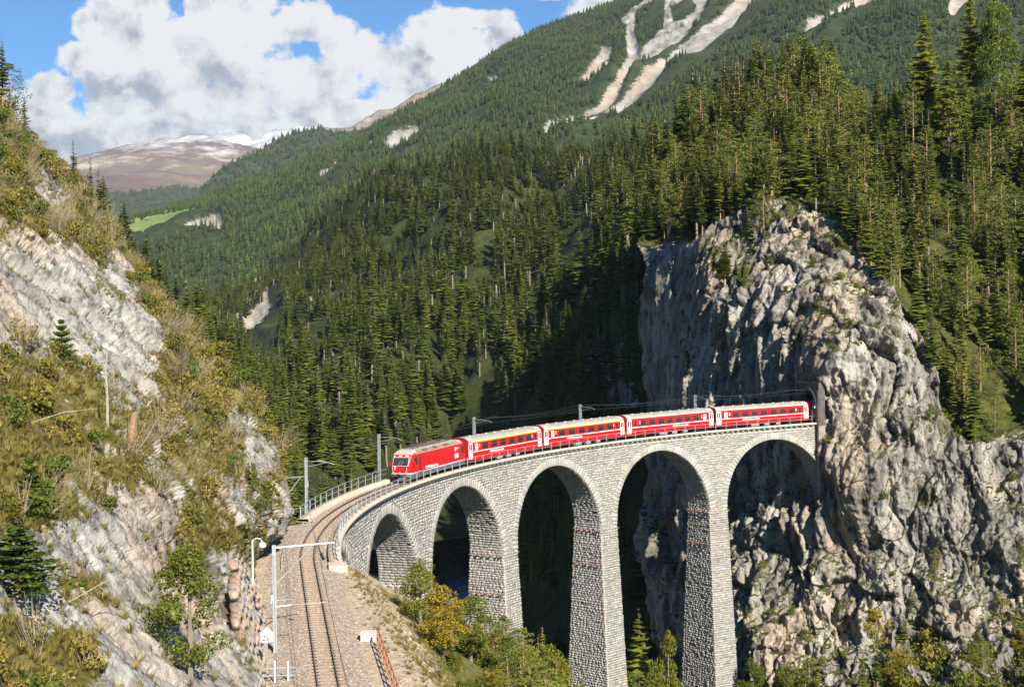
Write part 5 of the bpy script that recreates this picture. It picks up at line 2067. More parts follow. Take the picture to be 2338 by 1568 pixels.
# roof
secs = []
for x_, w0, zb_2, w1, zt_ in ((-H + .62, 1.12, 3.05, 1.0, 3.12), (-H + 1.25, 1.31, 3.04, .92, 3.38), (-H + 1.9, 1.31, 3.04, .88, 3.48), (H - 1.9, 1.31, 3.04, .88, 3.48), (H - 1.25, 1.31, 3.04, .92, 3.38), (H - .62, 1.12, 3.05, 1.0, 3.12)):
    secs.append([(x_, -w0, zb_2 - .05), (x_, -w0, zb_2), (x_, -w1, zt_), (x_, w1, zt_), (x_, w0, zb_2), (x_, w0, zb_2 - .05)])
V_, F_ = lofted(secs)
b_ = MB()
b_.add(V_, F_)
rfo = b_.build('roof', m_lroof, loco)
for side in (-1, 1):
    x_ = -H + 2.0
    for j, (w_, mt) in enumerate(((1.45, m_louv), (1.35, m_louv2), (1.45, m_louv), (1.35, m_louv2), (1.45, m_louv), (1.35, m_louv2), (2.6, m_louv))):
        q = []
        for pr in (.012, .035):
            for (xx, yy, zz) in ((x_, -1.25, 3.10), (x_ + w_ - .12, -1.25, 3.10), (x_ + w_ - .12, -.95, 3.41), (x_, -.95, 3.41)):
                q.append((xx, side * (-yy + pr) if True else 0, zz + pr))
        m_ = MB()
        m_.hexa(q)
        m_.build('louvre', mt, rfo)
        if j == 6:
            m_ = MB()
            for t_ in np.arange(x_ + .3, x_ + w_ - .3, .3):
                m_.box(t_, t_ + .02, side * 1.2 - .02, side * 1.2 + .06, 3.14, 3.3)
            m_.build('rib', m_lroof, rfo)
        x_ += w_ + (.12 if j == 3 else 0)
# windscreen
for xs, nm in ((-1, 1), (1, 1)):
    q = []
    for pr in (.015, .05):
        for (xx, yy, zz) in ((-H + .02, -.95, 1.84), (-H + .02, .95, 1.84), (-H + .47, .93, 2.68), (-H + .47, -.93, 2.68)):
            q.append((-xs * 0 + (xx - pr) * (1 if xs < 0 else -1), yy, zz + pr * .3))
    m_ = MB()
    m_.hexa(q)
    ws = m_.build('windscreen', simple('screen_glass', (0.03, 0.035, 0.04), 0.05, spec=0.8, var=0.05), loco)
    if xs < 0:
        for y_ in (-.12, .18):
            w_ = MB()
            w_.tube([(-H - .05, y_, 1.86), (-H + .22, y_ - .14, 2.42)], .014, 4)
            w_.build('wiper', m_galv, ws)
        fr = MB()
        fr.tube([(-H - .02, -.98, 1.8), (-H - .02, .98, 1.8), (-H + .44, .96, 2.72), (-H + .44, -.96, 2.72), (-H - .02, -.98, 1.8)], .03, 4)
        fr.build('frame', m_whitep, ws)
# cab side windows, doors, mirrors, numbers
for side in (-1, 1):
    def lp(name, xa, xb, z0, z1, mat, proud=.015, parent=loco, dw=0.0):
        y0 = 1.34 if abs((xa + xb) / 2) < H - .8 else 1.30
        y1 = y0 - .015
        q = []
        for z_, yy in ((z0, y0), (z1, y1 - dw)):
            q += [(xa, side * (yy - .06), z_), (xb, side * (yy - .06), z_), (xb, side * (yy + proud), z_), (xa, side * (yy + proud), z_)]
        m_ = MB()
        m_.hexa(q)
        return m_.build(name, mat, parent)
    for xa, xb in ((-H + .95, -H + 1.65), (H - 1.55, H - .95)):
        f = lp('cab_window', xa - .04, xb + .04, 1.80, 2.72, m_skirt)
        lp('pane', xa, xb, 1.84, 2.68, m_glass, .025, f)
    lp('door_window', -H + 2.3, -H + 2.55, 1.15, 2.62, m_glass, .02)
    lp('door', -H + 2.2, -H + 2.85, .98, 2.8, m_red, .01)
    for z_ in (.5, .68, .84):
        lp('step', -H + 2.35, -H + 2.7, z_, z_ + .05, m_under, .03)
    mr = MB()
    mr.tube([(-H + .75, side * 1.3, 1.9), (-H + .75, side * 1.5, 2.0)], .03, 5)
    mr.box(-H + .62, -H + .74, side * 1.5 - .1, side * 1.5 + .1, 1.75, 2.2)
    mr.build('mirror', m_red, loco)
    yy = side * 1.362
    text_on(loco, '648', (H - 3.6) if side < 0 else (H - 2.1), yy, 1.42, .78, m_whitep, side, bold=.02, sx=.92)
    text_on(loco, 'RhB Rhätische Bahn', (-H + 3.75) if side < 0 else (-H + 6.8), yy, 1.12, .42, m_whitep, side, shear=.2, bold=.008, sx=1.0)
    sh = MB()
    sx_ = H - 3.45
    sh.prism([(sx_, 2.72), (sx_ + .32, 2.72), (sx_ + .32, 2.45), (sx_ + .16, 2.22), (sx_, 2.45)], side * 1.33, side * 1.37)
    sh.build('shield', m_whitep, loco)
    text_on(loco, 'Arosa', (sx_ + .42) if side < 0 else sx_, side * 1.35, 2.5, .26, m_whitep, side)
# nose details
text_on(loco, '648', -H + .36, -.50, 2.80, .27, m_whitep, rot=(math.radians(75), 0, math.radians(-90)), bold=.008, sx=1)
text_on(loco, 'RhB', -H + .36, .30, 2.80, .24, m_whitep, rot=(math.radians(75), 0, math.radians(-90)), bold=.006)
m_ = MB()
m_.prism([(-.16, .32), (.12, .32), (.06, .22), (-.12, .22)], -.02, .02)
m_.prism([(-.14, .16), (.14, .16), (.05, .06), (-.10, .06)], -.02, .02)
m_.prism([(-.12, .0), (.10, .0), (.05, -.10), (-.05, -.10)], -.02, .02)
o = m_.build('emblem', m_whitep, loco)
o.matrix_local = Matrix.Translation((-H - .05, .62, 1.5)) @ Matrix.Rotation(math.radians(-90), 4, 'Z')
for y_, z_ in ((-.78, 1.08), (.78, 1.08), (0, 1.1)):
    m_ = MB()
    m_.tube([(-H + .02, y_, z_), (-H - .12, y_, z_)], .11, 10)
    hl = m_.build('headlight', m_under, loco)
    m_ = MB()
    m_.tube([(-H - .12, y_, z_), (-H - .14, y_, z_)], .085, 10)
    m_.build('lens', simple('lamp_lens', (0.6, 0.55, 0.45), 0.1, spec=0.8), hl)
m_ = MB()
m_.tube([(-H + .1, 0, .78), (-H - .5, 0, .78)], .09, 8)
m_.tube([(-H - .5, 0, .78), (-H - .56, 0, .78)], .22, 10)
for y_ in (-.55, -.3, .3, .55):
    m_.tube([(-H - .05, y_, .95), (-H - .22, y_ * 1.02, .7), (-H - .2, y_ * .9, .45)], .035, 5)
m_.build('coupling', m_black, loco)
m_ = MB()
m_.add([(-H - .55, 0, .12), (-H + .3, -1.15, .12), (-H + .3, 1.15, .12), (-H - .35, 0, .52), (-H + .35, -1.1, .5), (-H + .35, 1.1, .5)], [(0, 1, 4, 3), (0, 3, 5, 2), (1, 2, 5, 4), (0, 2, 1), (3, 4, 5)])
m_.build('snow_plough', m_black, loco)
m_ = MB()
for y_ in (-.9, .9):
    m_.tube([(-H - .12, y_, 1.2), (-H - .15, y_, 1.7)], .02, 4)
m_.build('grab_rail', m_whitep, loco)
bogie(loco, -H + 2.6, .5, 1.15)
bogie(loco, 0, .5, 1.15)
bogie(loco, H - 2.6, .5, 1.15)
m_ = MB()
m_.box(-H + .8, H - .8, -1.0, 1.0, .45, .9)
m_.build('underframe', m_under, loco)
# roof gear
for xc, up in ((-H + 3.0, 0), (H - 4.2, 1)):
    pg = MB()
    zt = 4.25 if up else 3.78
    for y_ in (-.5, .5):
        pg.tube([(xc - .8, y_, 3.62), (xc + .8, y_, 3.62)], .035, 5)
        pg.tube([(xc + .7, y_ * .9, 3.64), (xc - .7 * (1 - .3 * up), y_ * .6, 3.64 + (zt - 3.64) * .55), (xc + .35, y_ * .8, zt)], .028, 5)
        pg.tube([(xc + .35, y_ * 1.3, zt - .02), (xc + .35, y_ * 1.1, zt + .04)], .025, 5)
    pg.tube([(xc - .8, -.5, 3.62), (xc - .8, .5, 3.62)], .035, 5)
    pg.tube([(xc + .8, -.5, 3.62), (xc + .8, .5, 3.62)], .035, 5)
    for dx in (.22, .48):
        pg.tube([(xc + dx, -.75, zt - .08), (xc + dx, -.5, zt + .04), (xc + dx, .5, zt + .04), (xc + dx, .75, zt - .08)], .03, 5)
    po_ = pg.build('pantograph', simple('pantograph_steel', (0.09, 0.07, 0.06), 0.6, 0.3), loco)
    for dx in (-.75, .75):
        for y_ in (-.5, .5):
            i_ = MB()
            for k_ in range(3):
                i_.tube([(xc + dx, y_, 3.47 + k_ * .05), (xc + dx, y_, 3.49 + k_ * .05)], .08, 8)
            i_.build('insulator', m_ins, po_)
eq = MB()
for x_ in np.arange(-H + 5.0, H - 6.0, .85):
    eq.box(x_, x_ + .5, -.35, .15, 3.48, 3.62)
    eq.tube([(x_ + .25, .35, 3.5), (x_ + .25, .35, 3.8)], .06, 6)
eq.tube([(-H + 3.8, .35, 3.8), (0, .3, 3.82), (H - 5.0, .35, 3.8)], .03, 5)
eq.tube([(-H + 3.8, -.45, 3.66), (H - 5.0, -.45, 3.66)], .025, 5)
for x_ in (0.4, 1.4):
    eq.box(x_, x_ + .6, -.55, .6, 3.48, 3.74)
eq.build('roof_equipment', simple('roof_gear', (0.13, 0.10, 0.08), 0.7), loco)
sA = G0 + 4 * CS
place_vehicle(loco, sA - .05, sA - .05 + LL)

# ================================================================== vegetation
m_spruce = leaf_mat('spruce_needles', [(0.045, 0.066, 0.017), (0.085, 0.112, 0.022), (0.13, 0.155, 0.028), (0.18, 0.19, 0.036)], 0.36)
m_pine = leaf_mat('pine_needles', [(0.070, 0.098, 0.022), (0.115, 0.145, 0.028), (0.16, 0.18, 0.036), (0.21, 0.205, 0.05)], 0.2)
m_larch = leaf_mat('larch_needles', [(0.16, 0.185, 0.035), (0.21, 0.225, 0.04), (0.27, 0.25, 0.045)], 0.45)
m_leaf = leaf_mat('autumn_leaves', [(0.09, 0.115, 0.02), (0.16, 0.165, 0.025), (0.24, 0.20, 0.03), (0.30, 0.21, 0.025)], 0.3)
m_green = leaf_mat('green_leaves', [(0.06, 0.09, 0.02), (0.10, 0.13, 0.025), (0.15, 0.165, 0.03)], 0.3)
m_scrub = leaf_mat('scrub_leaves', [(0.085, 0.095, 0.018), (0.15, 0.135, 0.026), (0.21, 0.165, 0.038), (0.25, 0.19, 0.06)], 0.25)
m_grass = leaf_mat('dry_grass', [(0.11, 0.105, 0.025), (0.17, 0.145, 0.04), (0.24, 0.19, 0.06), (0.30, 0.235, 0.095)], 0.25)
m_distant = leaf_mat('distant_needles', [(0.026, 0.048, 0.020), (0.042, 0.068, 0.023), (0.066, 0.094, 0.028), (0.10, 0.118, 0.034)], 0.12)
m_bark = simple('grey_bark', (0.20, 0.165, 0.13), 0.95, var=0.3, scale=3)
m_pbark = simple('pine_bark', (0.30, 0.19, 0.12), 0.95, var=0.3, scale=3)
m_dead = simple('bleached_wood', (0.30, 0.27, 0.225), 0.95, var=0.2, scale=3)


def crown_spruce(seed, levels=26, nb=7, wid=0.155, lo=0.10, sparse=0.0, droop=0.32, seg=3):
    r = random.Random(seed)
    V, F = [], []
    for li in range(levels):
        t = lo + (0.985 - lo) * (li / (levels - 1)) ** 0.92
        rad = wid * (1 - t) ** 0.85 * (1 + 0.1 * r.uniform(-1, 1)) + 0.006
        if t < lo + 0.12:
            rad *= 0.75
        n = max(4, int(nb * (0.6 + 0.5 * (1 - t))))
        a0 = r.uniform(0, 6.28)
        for k in range(n):
            if r.random() < sparse:
                continue
            a = a0 + 6.283 * k / n + r.uniform(-.25, .25)
            L = rad * r.uniform(0.62, 1.22)
            up = r.uniform(-0.1, .15)
            ca, sa = math.cos(a), math.sin(a)
            w = L * r.uniform(0.30, 0.46) * (7.0 / nb) + 0.004
            zz = t + r.uniform(-.012, .012)
            b = len(V)
            for j in range(seg + 1):
                q = j / seg
                x = L * q
                z = zz + L * (up * q - droop * q * q * (1.5 if t < .6 else .9) + 0.16 * q ** 4)
                hw = w * (0.25 + 0.9 * math.sin(math.pi * min(1, q * 0.9 + .1))) if j < seg else 0.0
                jag = r.uniform(.6, 1.25)
                V.append((x * ca, x * sa, z))
                V.append((x * ca - hw * jag * sa - 0.3 * hw * ca, x * sa + hw * jag * ca - 0.3 * hw * sa, z - hw * 0.32))
                V.append((x * ca + hw * jag * sa - 0.3 * hw * ca, x * sa - hw * jag * ca - 0.3 * hw * sa, z - hw * 0.32))
            for j in range(seg):
                i0, i1 = b + 3 * j, b + 3 * (j + 1)
                F.append((i0, i1, i0 + 1))
                F.append((i0, i0 + 2, i1))
                if j < seg - 1:
                    F.append((i1, i1 + 1, i0 + 1))
                    F.append((i1, i0 + 2, i1 + 2))
    return np.array(V), np.array(F)


def blobs_leaves(seed, centers, n_each, leaf, flat=0.6):
    """leaf-sized faces through a set of ellipsoid clumps (x,y,z,r)"""
    r = np.random.default_rng(seed)
    V, F = [], []
    b = 0
    for (cx, cy, cz, rr) in centers:
        n = int(n_each)
        d = r.normal(size=(n, 3))
        d /= np.linalg.norm(d, axis=1, keepdims=True)
        rad = r.uniform(0.45, 1.05, n) ** 0.6
        p = d * rad[:, None] * rr
        p[:, 2] *= flat
        p += (cx, cy, cz)
        u = r.normal(size=(n, 3))
        u /= np.linalg.norm(u, axis=1, keepdims=True)
        v = np.cross(u, d + 0.4 * r.normal(size=(n, 3)))
        v /= np.linalg.norm(v, axis=1, keepdims=True) + 1e-9
        s = leaf * r.uniform(0.6, 1.4, (n, 1))
        q = np.stack([p - u * s, p + v * s * .7, p + u * s, p - v * s * .7], 1)
        V.append(q.reshape(-1, 3))
        F.append(np.arange(b, b + 4 * n).reshape(-1, 4))
        b += 4 * n
    return np.concatenate(V), np.concatenate(F)


def crown_pine(seed, lo=0.35, wid=0.15, n=30, leaf=0.0125):
    r = random.Random(seed)
    cs = []
    limbs = []
    for i in range(n):
        t = lo + (1 - lo) * (i + .5) / n
        prof = wid * (0.55 + 0.9 * math.sin(math.pi * min(1, ((t - lo) / (1 - lo)) * .75 + .12))) * (1 - max(0, t - .72) * 2.4)
        a = i * 2.4 + r.uniform(-.5, .5)
        x = prof * r.uniform(.25, 1.0)
        rr = prof * r.uniform(.28, .5) + .014
        c = (x * math.cos(a), x * math.sin(a), t + r.uniform(-.02, .03), rr)
        cs.append(c)
        limbs.append(c)
    cs.append((0, 0, .975, .03))
    V, F = blobs_leaves(seed, cs, 64, leaf, 0.42)
    return V, F, limbs


def trunk_mesh(name, mat, r0=0.011, lean=0.0, limbs=(), top=0.97, curve=0.0, seed=0, stubs=0):
    rr = random.Random(seed)
    m = MB()
    pts = [(lean * t + curve * math.sin(t * 3), curve * .6 * math.sin(t * 4), t) for t in (-0.04, 0.15, 0.4, 0.65, 0.85, top)]
    m.tube(pts, [r0 * 1.25, r0, r0 * .85, r0 * .6, r0 * .35, r0 * .08], 6)
    for (x, y, z, q) in limbs:
        m.tube([(0, 0, z - abs(x) * .25 - .02), (x * .5, y * .5, z - .015), (x, y, z)], [r0 * .3, r0 * .2, r0 * .08], 3, cap=False)
    for i in range(stubs):
        a, z = rr.uniform(0, 6.28), rr.uniform(.15, .95)
        L = rr.uniform(.02, .07) * (1.1 - z * .6)
        m.tube([(0, 0, z), (L * math.cos(a), L * math.sin(a), z - L * .2)], [r0 * .2, r0 * .06], 3, cap=False)
    return m.mesh(name, mat)


PROTO = {}


def proto(kind, crown_VF, crown_mat, trunk_me):
    me = mesh_np('crown', crown_VF[0], [crown_VF[1]], crown_mat) if crown_VF is not None else None
    PROTO.setdefault(kind, []).append([me, trunk_me, None, None])


for i in range(5):
    proto('spruce', crown_spruce(100 + i, levels=25 + i, wid=0.13 + 0.014 * i, lo=0.08 + 0.03 * (i % 3), sparse=0.08), m_spruce, trunk_mesh('trunk', m_bark, .011, stubs=14, seed=i))
for i in range(2):
    proto('spruce', crown_spruce(120 + i, levels=19, wid=0.125, lo=0.38, sparse=0.2), m_spruce, trunk_mesh('trunk', m_bark, .011, stubs=26, seed=i + 9))
for i in range(4):
    proto('pine', crown_spruce(250 + i, levels=(24, 20, 22, 17)[i], nb=8, wid=(.155, .17, .14, .18)[i], lo=(.12, .28, .2, .4)[i], sparse=.22, droop=.16), m_pine, trunk_mesh('trunk', m_pbark, .011, stubs=22, seed=i))
for i in range(3):
    V_, F_, lb_ = crown_pine(200 + i, lo=(.12, .25, .38)[i], wid=(.15, .13, .125)[i], n=(46, 38, 30)[i], leaf=.0085)
    proto('pine', (V_, F_), m_pine, trunk_mesh('trunk', m_pbark, .011, limbs=lb_, curve=.006, stubs=8, seed=i))
for i in range(3):
    r_ = random.Random(i)
    cs_ = [(q_ * .36 * (1.02 - t_) * math.cos(a_), q_ * .36 * (1.02 - t_) * math.sin(a_), t_ + .07 * q_, .04 + .045 * (1 - t_)) for t_ in np.linspace(.12, .98, 8) for q_ in (.3, .65, 1.0) for a_ in [r_.uniform(0, 1) + j_ * 1.05 for j_ in range(6)]]
    proto('sapling', blobs_leaves(350 + i, cs_, 26, .02, .5), m_green, trunk_mesh('trunk', m_pbark, .02, seed=i))
for i in range(3):
    proto('larch', crown_spruce(300 + i, levels=44, nb=10, wid=0.20, lo=0.2, sparse=0.35, droop=0.15, seg=4), m_larch, trunk_mesh('trunk', m_bark, .011, stubs=10, seed=i))


proto('brightspruce', crown_spruce(360, levels=24, nb=10, wid=0.24, lo=0.05, sparse=0.05, droop=0.2, seg=4), m_larch, trunk_mesh('trunk', m_bark, .011, seed=1))


def broad(seed, mat, n=34, leaf=.011, lo=.2, w=.27, dens=190):
    r = random.Random(seed)
    cs = []
    for i in range(n):
        t = r.uniform(0, 1)
        a = r.uniform(0, 6.28)
        pr = w * math.sin(math.pi * (0.12 + .83 * t)) * r.uniform(.3, 1)
        cs.append((pr * math.cos(a), pr * math.sin(a), lo + (0.95 - lo) * t, w * r.uniform(.25, .42)))
    V, F = blobs_leaves(seed, cs, dens, leaf, .8)
    return (V, F), cs


for i in range(3):
    vf, cs = broad(400 + i, m_green)
    proto('broadleaf', vf, m_green, trunk_mesh('trunk', m_bark, .018, limbs=cs[:12], seed=i))
for i in range(3):
    vf, cs = broad(430 + i, m_leaf, leaf=.012, dens=150)
    proto('autumn', vf, m_leaf, trunk_mesh('trunk', m_bark, .018, limbs=cs[:12], seed=i))


def bush(seed, mat, leaf=.05, n=12, dens=38):
    r = random.Random(seed)
    cs = []
    for i in range(n):
        a, q = r.uniform(0, 6.28), r.uniform(0, .42)
        cs.append((q * math.cos(a), q * math.sin(a), r.uniform(.2, .75), r.uniform(.16, .3)))
    V, F = blobs_leaves(seed, cs, dens, leaf, .85)
    st = MB()
    for c in cs:
        st.tube([(0, 0, -.1), (c[0] * .6, c[1] * .6, c[2] * .6), (c[0] * 1.15, c[1] * 1.15, c[2] + .18)], [.018, .012, .004], 3, cap=False)
    return (V, F), st


m_twig = simple('dry_twigs', (0.24, 0.19, 0.125), 0.95, var=.2)
for i in range(4):
    vf, st = bush(500 + i, m_scrub)
    proto('bush', vf, m_scrub, st.mesh('stems', m_twig))
for i in range(2):
    vf, st = bush(520 + i, m_green, .045, 14, 44)
    proto('gbush', vf, m_green, st.mesh('stems', m_twig))
for i in range(3):                       # half bare, twiggy scrub
    vf, st = bush(540 + i, m_scrub, .035, 14, 16)
    r = random.Random(i)
    for k in range(80):
        a, z = r.uniform(0, 6.28), r.uniform(.35, 1.15)
        q = r.uniform(.2, .85)
        st.tube([(q * .15 * math.cos(a), q * .15 * math.sin(a), 0), (q * .7 * math.cos(a), q * .7 * math.sin(a), z * .7), (q * math.cos(a), q * math.sin(a), z)], [.006, .004, .002], 3, cap=False)
    proto('twiggy', vf, m_scrub, st.mesh('stems', m_twig))


def tuft(seed, n=40):
    r = random.Random(seed)
    V, F = [], []
    for i in range(n):
        a, l, o = r.uniform(0, 6.28), r.uniform(.5, 1.1), r.uniform(0, .25)
        ca, sa = math.cos(a), math.sin(a)
        w = .024
        b = len(V)
        o2 = o + .38 * l
        V += [(o * ca - w * sa, o * sa + w * ca, -.1), (o * ca + w * sa, o * sa - w * ca, -.1), (o2 * ca - w * .6 * sa, o2 * sa + w * .6 * ca, .62 * l), (o2 * ca + w * .6 * sa, o2 * sa - w * .6 * ca, .62 * l), ((o2 + .25 * l) * ca, (o2 + .25 * l) * sa, .72 * l)]
        F += [(b, b + 1, b + 3), (b, b + 3, b + 2), (b + 2, b + 3, b + 4)]
    return np.array(V), np.array(F)


tuft_me = [mesh_np('grass_tuft', *(lambda t: (t[0], [t[1]]))(tuft(600 + i)), m_grass) for i in range(3)]


def crown_far(seed):
    """a far conifer: nine ragged whorls"""
    r = random.Random(seed)
    V, F = [], []
    for li in range(8):
        t = .06 + .115 * li
        rad = .19 * (1 - t) ** .8
        n = 6
        a0 = r.uniform(0, 6)
        for k in range(n):
            a = a0 + 6.283 * k / n
            L = rad * r.uniform(.6, 1.2)
            w = .62
            b = len(V)
            V += [(0, 0, t + .13), (L * math.cos(a - w), L * math.sin(a - w), t + r.uniform(-.02, .02)), (L * 1.15 * math.cos(a), L * 1.15 * math.sin(a), t - .03), (L * math.cos(a + w), L * math.sin(a + w), t)]
            F += [(b, b + 1, b + 2), (b, b + 2, b + 3)]
    return np.array(V), np.array(F)


for i in range(3):
    proto('distant', crown_far(700 + i), m_distant, trunk_mesh('trunk', m_bark, .012, seed=i))


def plant(kind, names, pos, h, label, cat, group=None, wide=1.0, var=None, lean=None, rz=None):
    """one tree or shrub: an Empty at its foot with trunk and crown"""
    ps = PROTO[kind]
    i = random.randrange(len(ps)) if var is None else var
    pr = ps[i]
    r = empty(names[0], tuple(map(float, pos)), random.uniform(0, 6.28) if rz is None else rz)
    if lean:
        r.rotation_euler = (lean[0], lean[1], r.rotation_euler[2])
    r.scale = (h * wide, h * wide, h)
    t = bpy.data.objects.new(names[1], pr[1])
    COL.objects.link(t)
    t.parent = r
    c = bpy.data.objects.new(names[2], pr[0])
    COL.objects.link(c)
    c.parent = r
    if pr[2] is None:
        pr[2], pr[3] = c, t
    tag(r, label, cat, group)
    return r


def scatter_gn(name, kind, pts, hs, parts=None, kind_tag='stuff', label=None, wide=1.0, tilt=0.0):
    """a mass nobody could count: one object, its pieces placed by geometry nodes"""
    me = bpy.data.meshes.new(name)
    n = len(pts)
    me.vertices.add(n)
    me.vertices.foreach_set('co', np.asarray(pts, np.float32).ravel())
    a = me.attributes.new('size', 'FLOAT_VECTOR', 'POINT')
    s = np.stack([hs * wide, hs * wide, hs], -1) * (1 + 0.12 * rng.normal(size=(n, 1)) * np.array([[1, 1, 0]]))
    a.data.foreach_set('vector', s.astype(np.float32).ravel())
    a = me.attributes.new('turn', 'FLOAT_VECTOR', 'POINT')
    tv = np.stack([tilt * rng.normal(size=n), tilt * rng.normal(size=n), rng.uniform(0, 6.28, n)], -1)
    a.data.foreach_set('vector', tv.astype(np.float32).ravel())
    srcs = parts if parts is not None else [(p[2], p[3]) for p in PROTO[kind] if p[2] is not None]
    a = me.attributes.new('pick', 'INT', 'POINT')
    a.data.foreach_set('value', rng.integers(0, len(srcs), n).astype(np.int32))
    o = link(name, me)
    g = bpy.data.node_groups.new(name, 'GeometryNodeTree')
    g.interface.new_socket('Geometry', in_out='INPUT', socket_type='NodeSocketGeometry')
    g.interface.new_socket('Geometry', in_out='OUTPUT', socket_type='NodeSocketGeometry')
    gi, go = g.nodes.new('NodeGroupInput'), g.nodes.new('NodeGroupOutput')
    iop = g.nodes.new('GeometryNodeInstanceOnPoints')
    iop.inputs['Pick Instance'].default_value = True
    join = g.nodes.new('GeometryNodeJoinGeometry')
    for src in reversed(srcs):
        j2 = g.nodes.new('GeometryNodeJoinGeometry')
        for so_ in src:
            if so_ is None:
                continue
            oi = g.nodes.new('GeometryNodeObjectInfo')
            oi.transform_space = 'ORIGINAL'
            oi.inputs[0].default_value = so_
            g.links.new(oi.outputs['Geometry'], j2.inputs[0])
        g2 = g.nodes.new('GeometryNodeGeometryToInstance')
        g.links.new(j2.outputs[0], g2.inputs[0])
        g.links.new(g2.outputs[0], join.inputs[0])
    for nm, typ, sock in (('size', 'FLOAT_VECTOR', 'Scale'), ('turn', 'FLOAT_VECTOR', 'Rotation'), ('pick', 'INT', 'Instance Index')):
        at = g.nodes.new('GeometryNodeInputNamedAttribute')
        at.data_type = typ
        at.inputs['Name'].default_value = nm
        g.links.new(at.outputs['Attribute'], iop.inputs[sock])
    m2p = g.nodes.new('GeometryNodeMeshToPoints')
    g.links.new(gi.outputs[0], m2p.inputs[0])
    g.links.new(m2p.outputs[0], iop.inputs['Points'])
    g.links.new(join.outputs[0], iop.inputs['Instance'])
    g.links.new(iop.outputs[0], go.inputs[0])
    md = o.modifiers.new('scatter', 'NODES')
    md.node_group = g
    tag(o, label, kind=kind_tag)
    return o


def sample(name, spacing, maxn=None, seed=1, near=0.0):
    """points spread over a landform, one per spacing^2 of plan area"""
    s = SHEETS[name]
    G = s['G']
    r = np.random.default_rng(seed)
    A = G[:-1, :-1]
    e1, e2 = G[:-1, 1:] - A, G[1:, :-1] - A
    ar = np.linalg.norm(np.cross(e1, e2), axis=-1)
    tot = ar.sum()
    n0 = int(tot / spacing ** 2)
    ar = ar / np.maximum(A[..., 1], 20) ** near
    tot = ar.sum()
    n = n0
    if maxn:
        n = min(n, maxn)
    idx = r.choice(ar.size, n, p=(ar / tot).ravel())
    i, j = np.unravel_index(idx, ar.shape)
    u, v = r.random(n), r.random(n)
    W_ = [((1 - u) * (1 - v)), (u * (1 - v)), ((1 - u) * v), (u * v)]
    p = sum(w[:, None] * G[i + a, j + b] for w, (a, b) in zip(W_, ((0, 0), (0, 1), (1, 0), (1, 1))))
    out = dict(p=p, i=i, j=j)
    out['px'], out['py'] = topix(p)
    if 'N' in s:
        out['nz'] = s['N'][i, j, 2]
    if 'veg' in s:
        out['veg'] = s['veg'][i, j]
    return out


def thin(p, d, seed=0):
    """drop points nearer to another than about d (grid hashing)"""
    r = np.random.default_rng(seed)
    key = np.floor(p / d).astype(np.int64)
    h = key[:, 0] * 73856093 ^ key[:, 1] * 19349663 ^ key[:, 2] * 83492791
    order = r.permutation(len(p))
    _, first = np.unique(h[order], return_index=True)
    m = np.zeros(len(p), bool)
    m[order[first]] = True
    return m


# ---- conifers on the valley side, the flank and the hill: candidates first
spr, pin = [], []          # (pos, height, region)
c = sample('valley_side', 7.6, seed=2)
okm = (c['py'] < 1620) & (c['px'] > 430)
for poly in SCARS_M:
    okm &= poly_mask(c['px'], c['py'], poly, 6) < 0.5
okm &= poly_mask(c['px'], c['py'], [(1298, 545), (1345, 525), (1350, 545), (1310, 560)], 4) < .5
for poly in SCARS_M[:2]:
    for k_ in (15, 32, 48):
        okm &= poly_mask(c['px'], c['py'] - k_, poly, 6) < 0.5
okm &= ~((c['nz'] < 0.16))
rivd = np.min(np.hypot(c['p'][:, None, 0] - cx_[None, ::3], c['p'][:, None, 1] - cy_[None, ::3]) + 0 * c['p'][:, None, 2], 1)
okm &= ~((rivd < 22) & (c['p'][:, 2] < -58))
okm &= thin(c['p'], 5.6)
gap = fbm(c['p'], 45, 3, seed=12)
okm &= (gap > -0.36) | (c['py'] > 950)
pv_ = c['p'][okm]
hv = rng.uniform(11, 20, len(pv_)) * (0.90 + 0.45 * np.clip(1 - pv_[:, 1] / 1000, 0, 1)) * (1 + 0.18 * rng.normal(size=len(pv_)).clip(-1, 1))
near_gorge = (pv_[:, 2] < -45)
hv[near_gorge] *= 0.72
# the line high on the slope keeps its view
mpx, mpy = topix(pv_)
for mx_, my_ in ((1107, 545), (1302, 510), (1325, 530)):
    inf = (np.abs(mpx - mx_) < 26) & (mpy > my_ + 8) & (mpy < my_ + 150)
    hv[inf] *= 0.30 + .3 * np.clip((mpy[inf] - my_ - 60) / 90, 0, 1)
for p, h in zip(pv_, hv):
    spr.append((p, h, 0))
c = sample('left_flank', 5.0, seed=3)
okm = thin(c['p'], 3.4)
for p in c['p'][okm]:
    spr.append((p, random.uniform(8, 15), 1))
c = sample('hill', 3.6, seed=4)
cf = cliffness(c['px'], c['py'])
okm = ((cf < 0.35) | ((c['px'] < 1600) & (cf < .62))) & thin(c['p'], 2.6)
clear = poly_mask(c['px'], c['py'], [(1690, 560), (1700, 470), (1790, 450), (1860, 480), (1990, 620), (1960, 650), (1880, 570), (1800, 520)], 10) > .5
okm &= ~(clear & (rng.random(len(clear)) < .8))
ledge = (cf >= 0.35) & (c['nz'] > 0.52) & (rng.random(len(cf)) < 0.16 + .5 * poly_mask(c['px'], c['py'], [(1540, 530), (1740, 520), (1730, 640), (1640, 690), (1570, 620)], 15)) & ~((np.abs(c['px'] - 1862) < 60) & (np.abs(c['py'] - 930) < 90))
n_pine_spots = 0
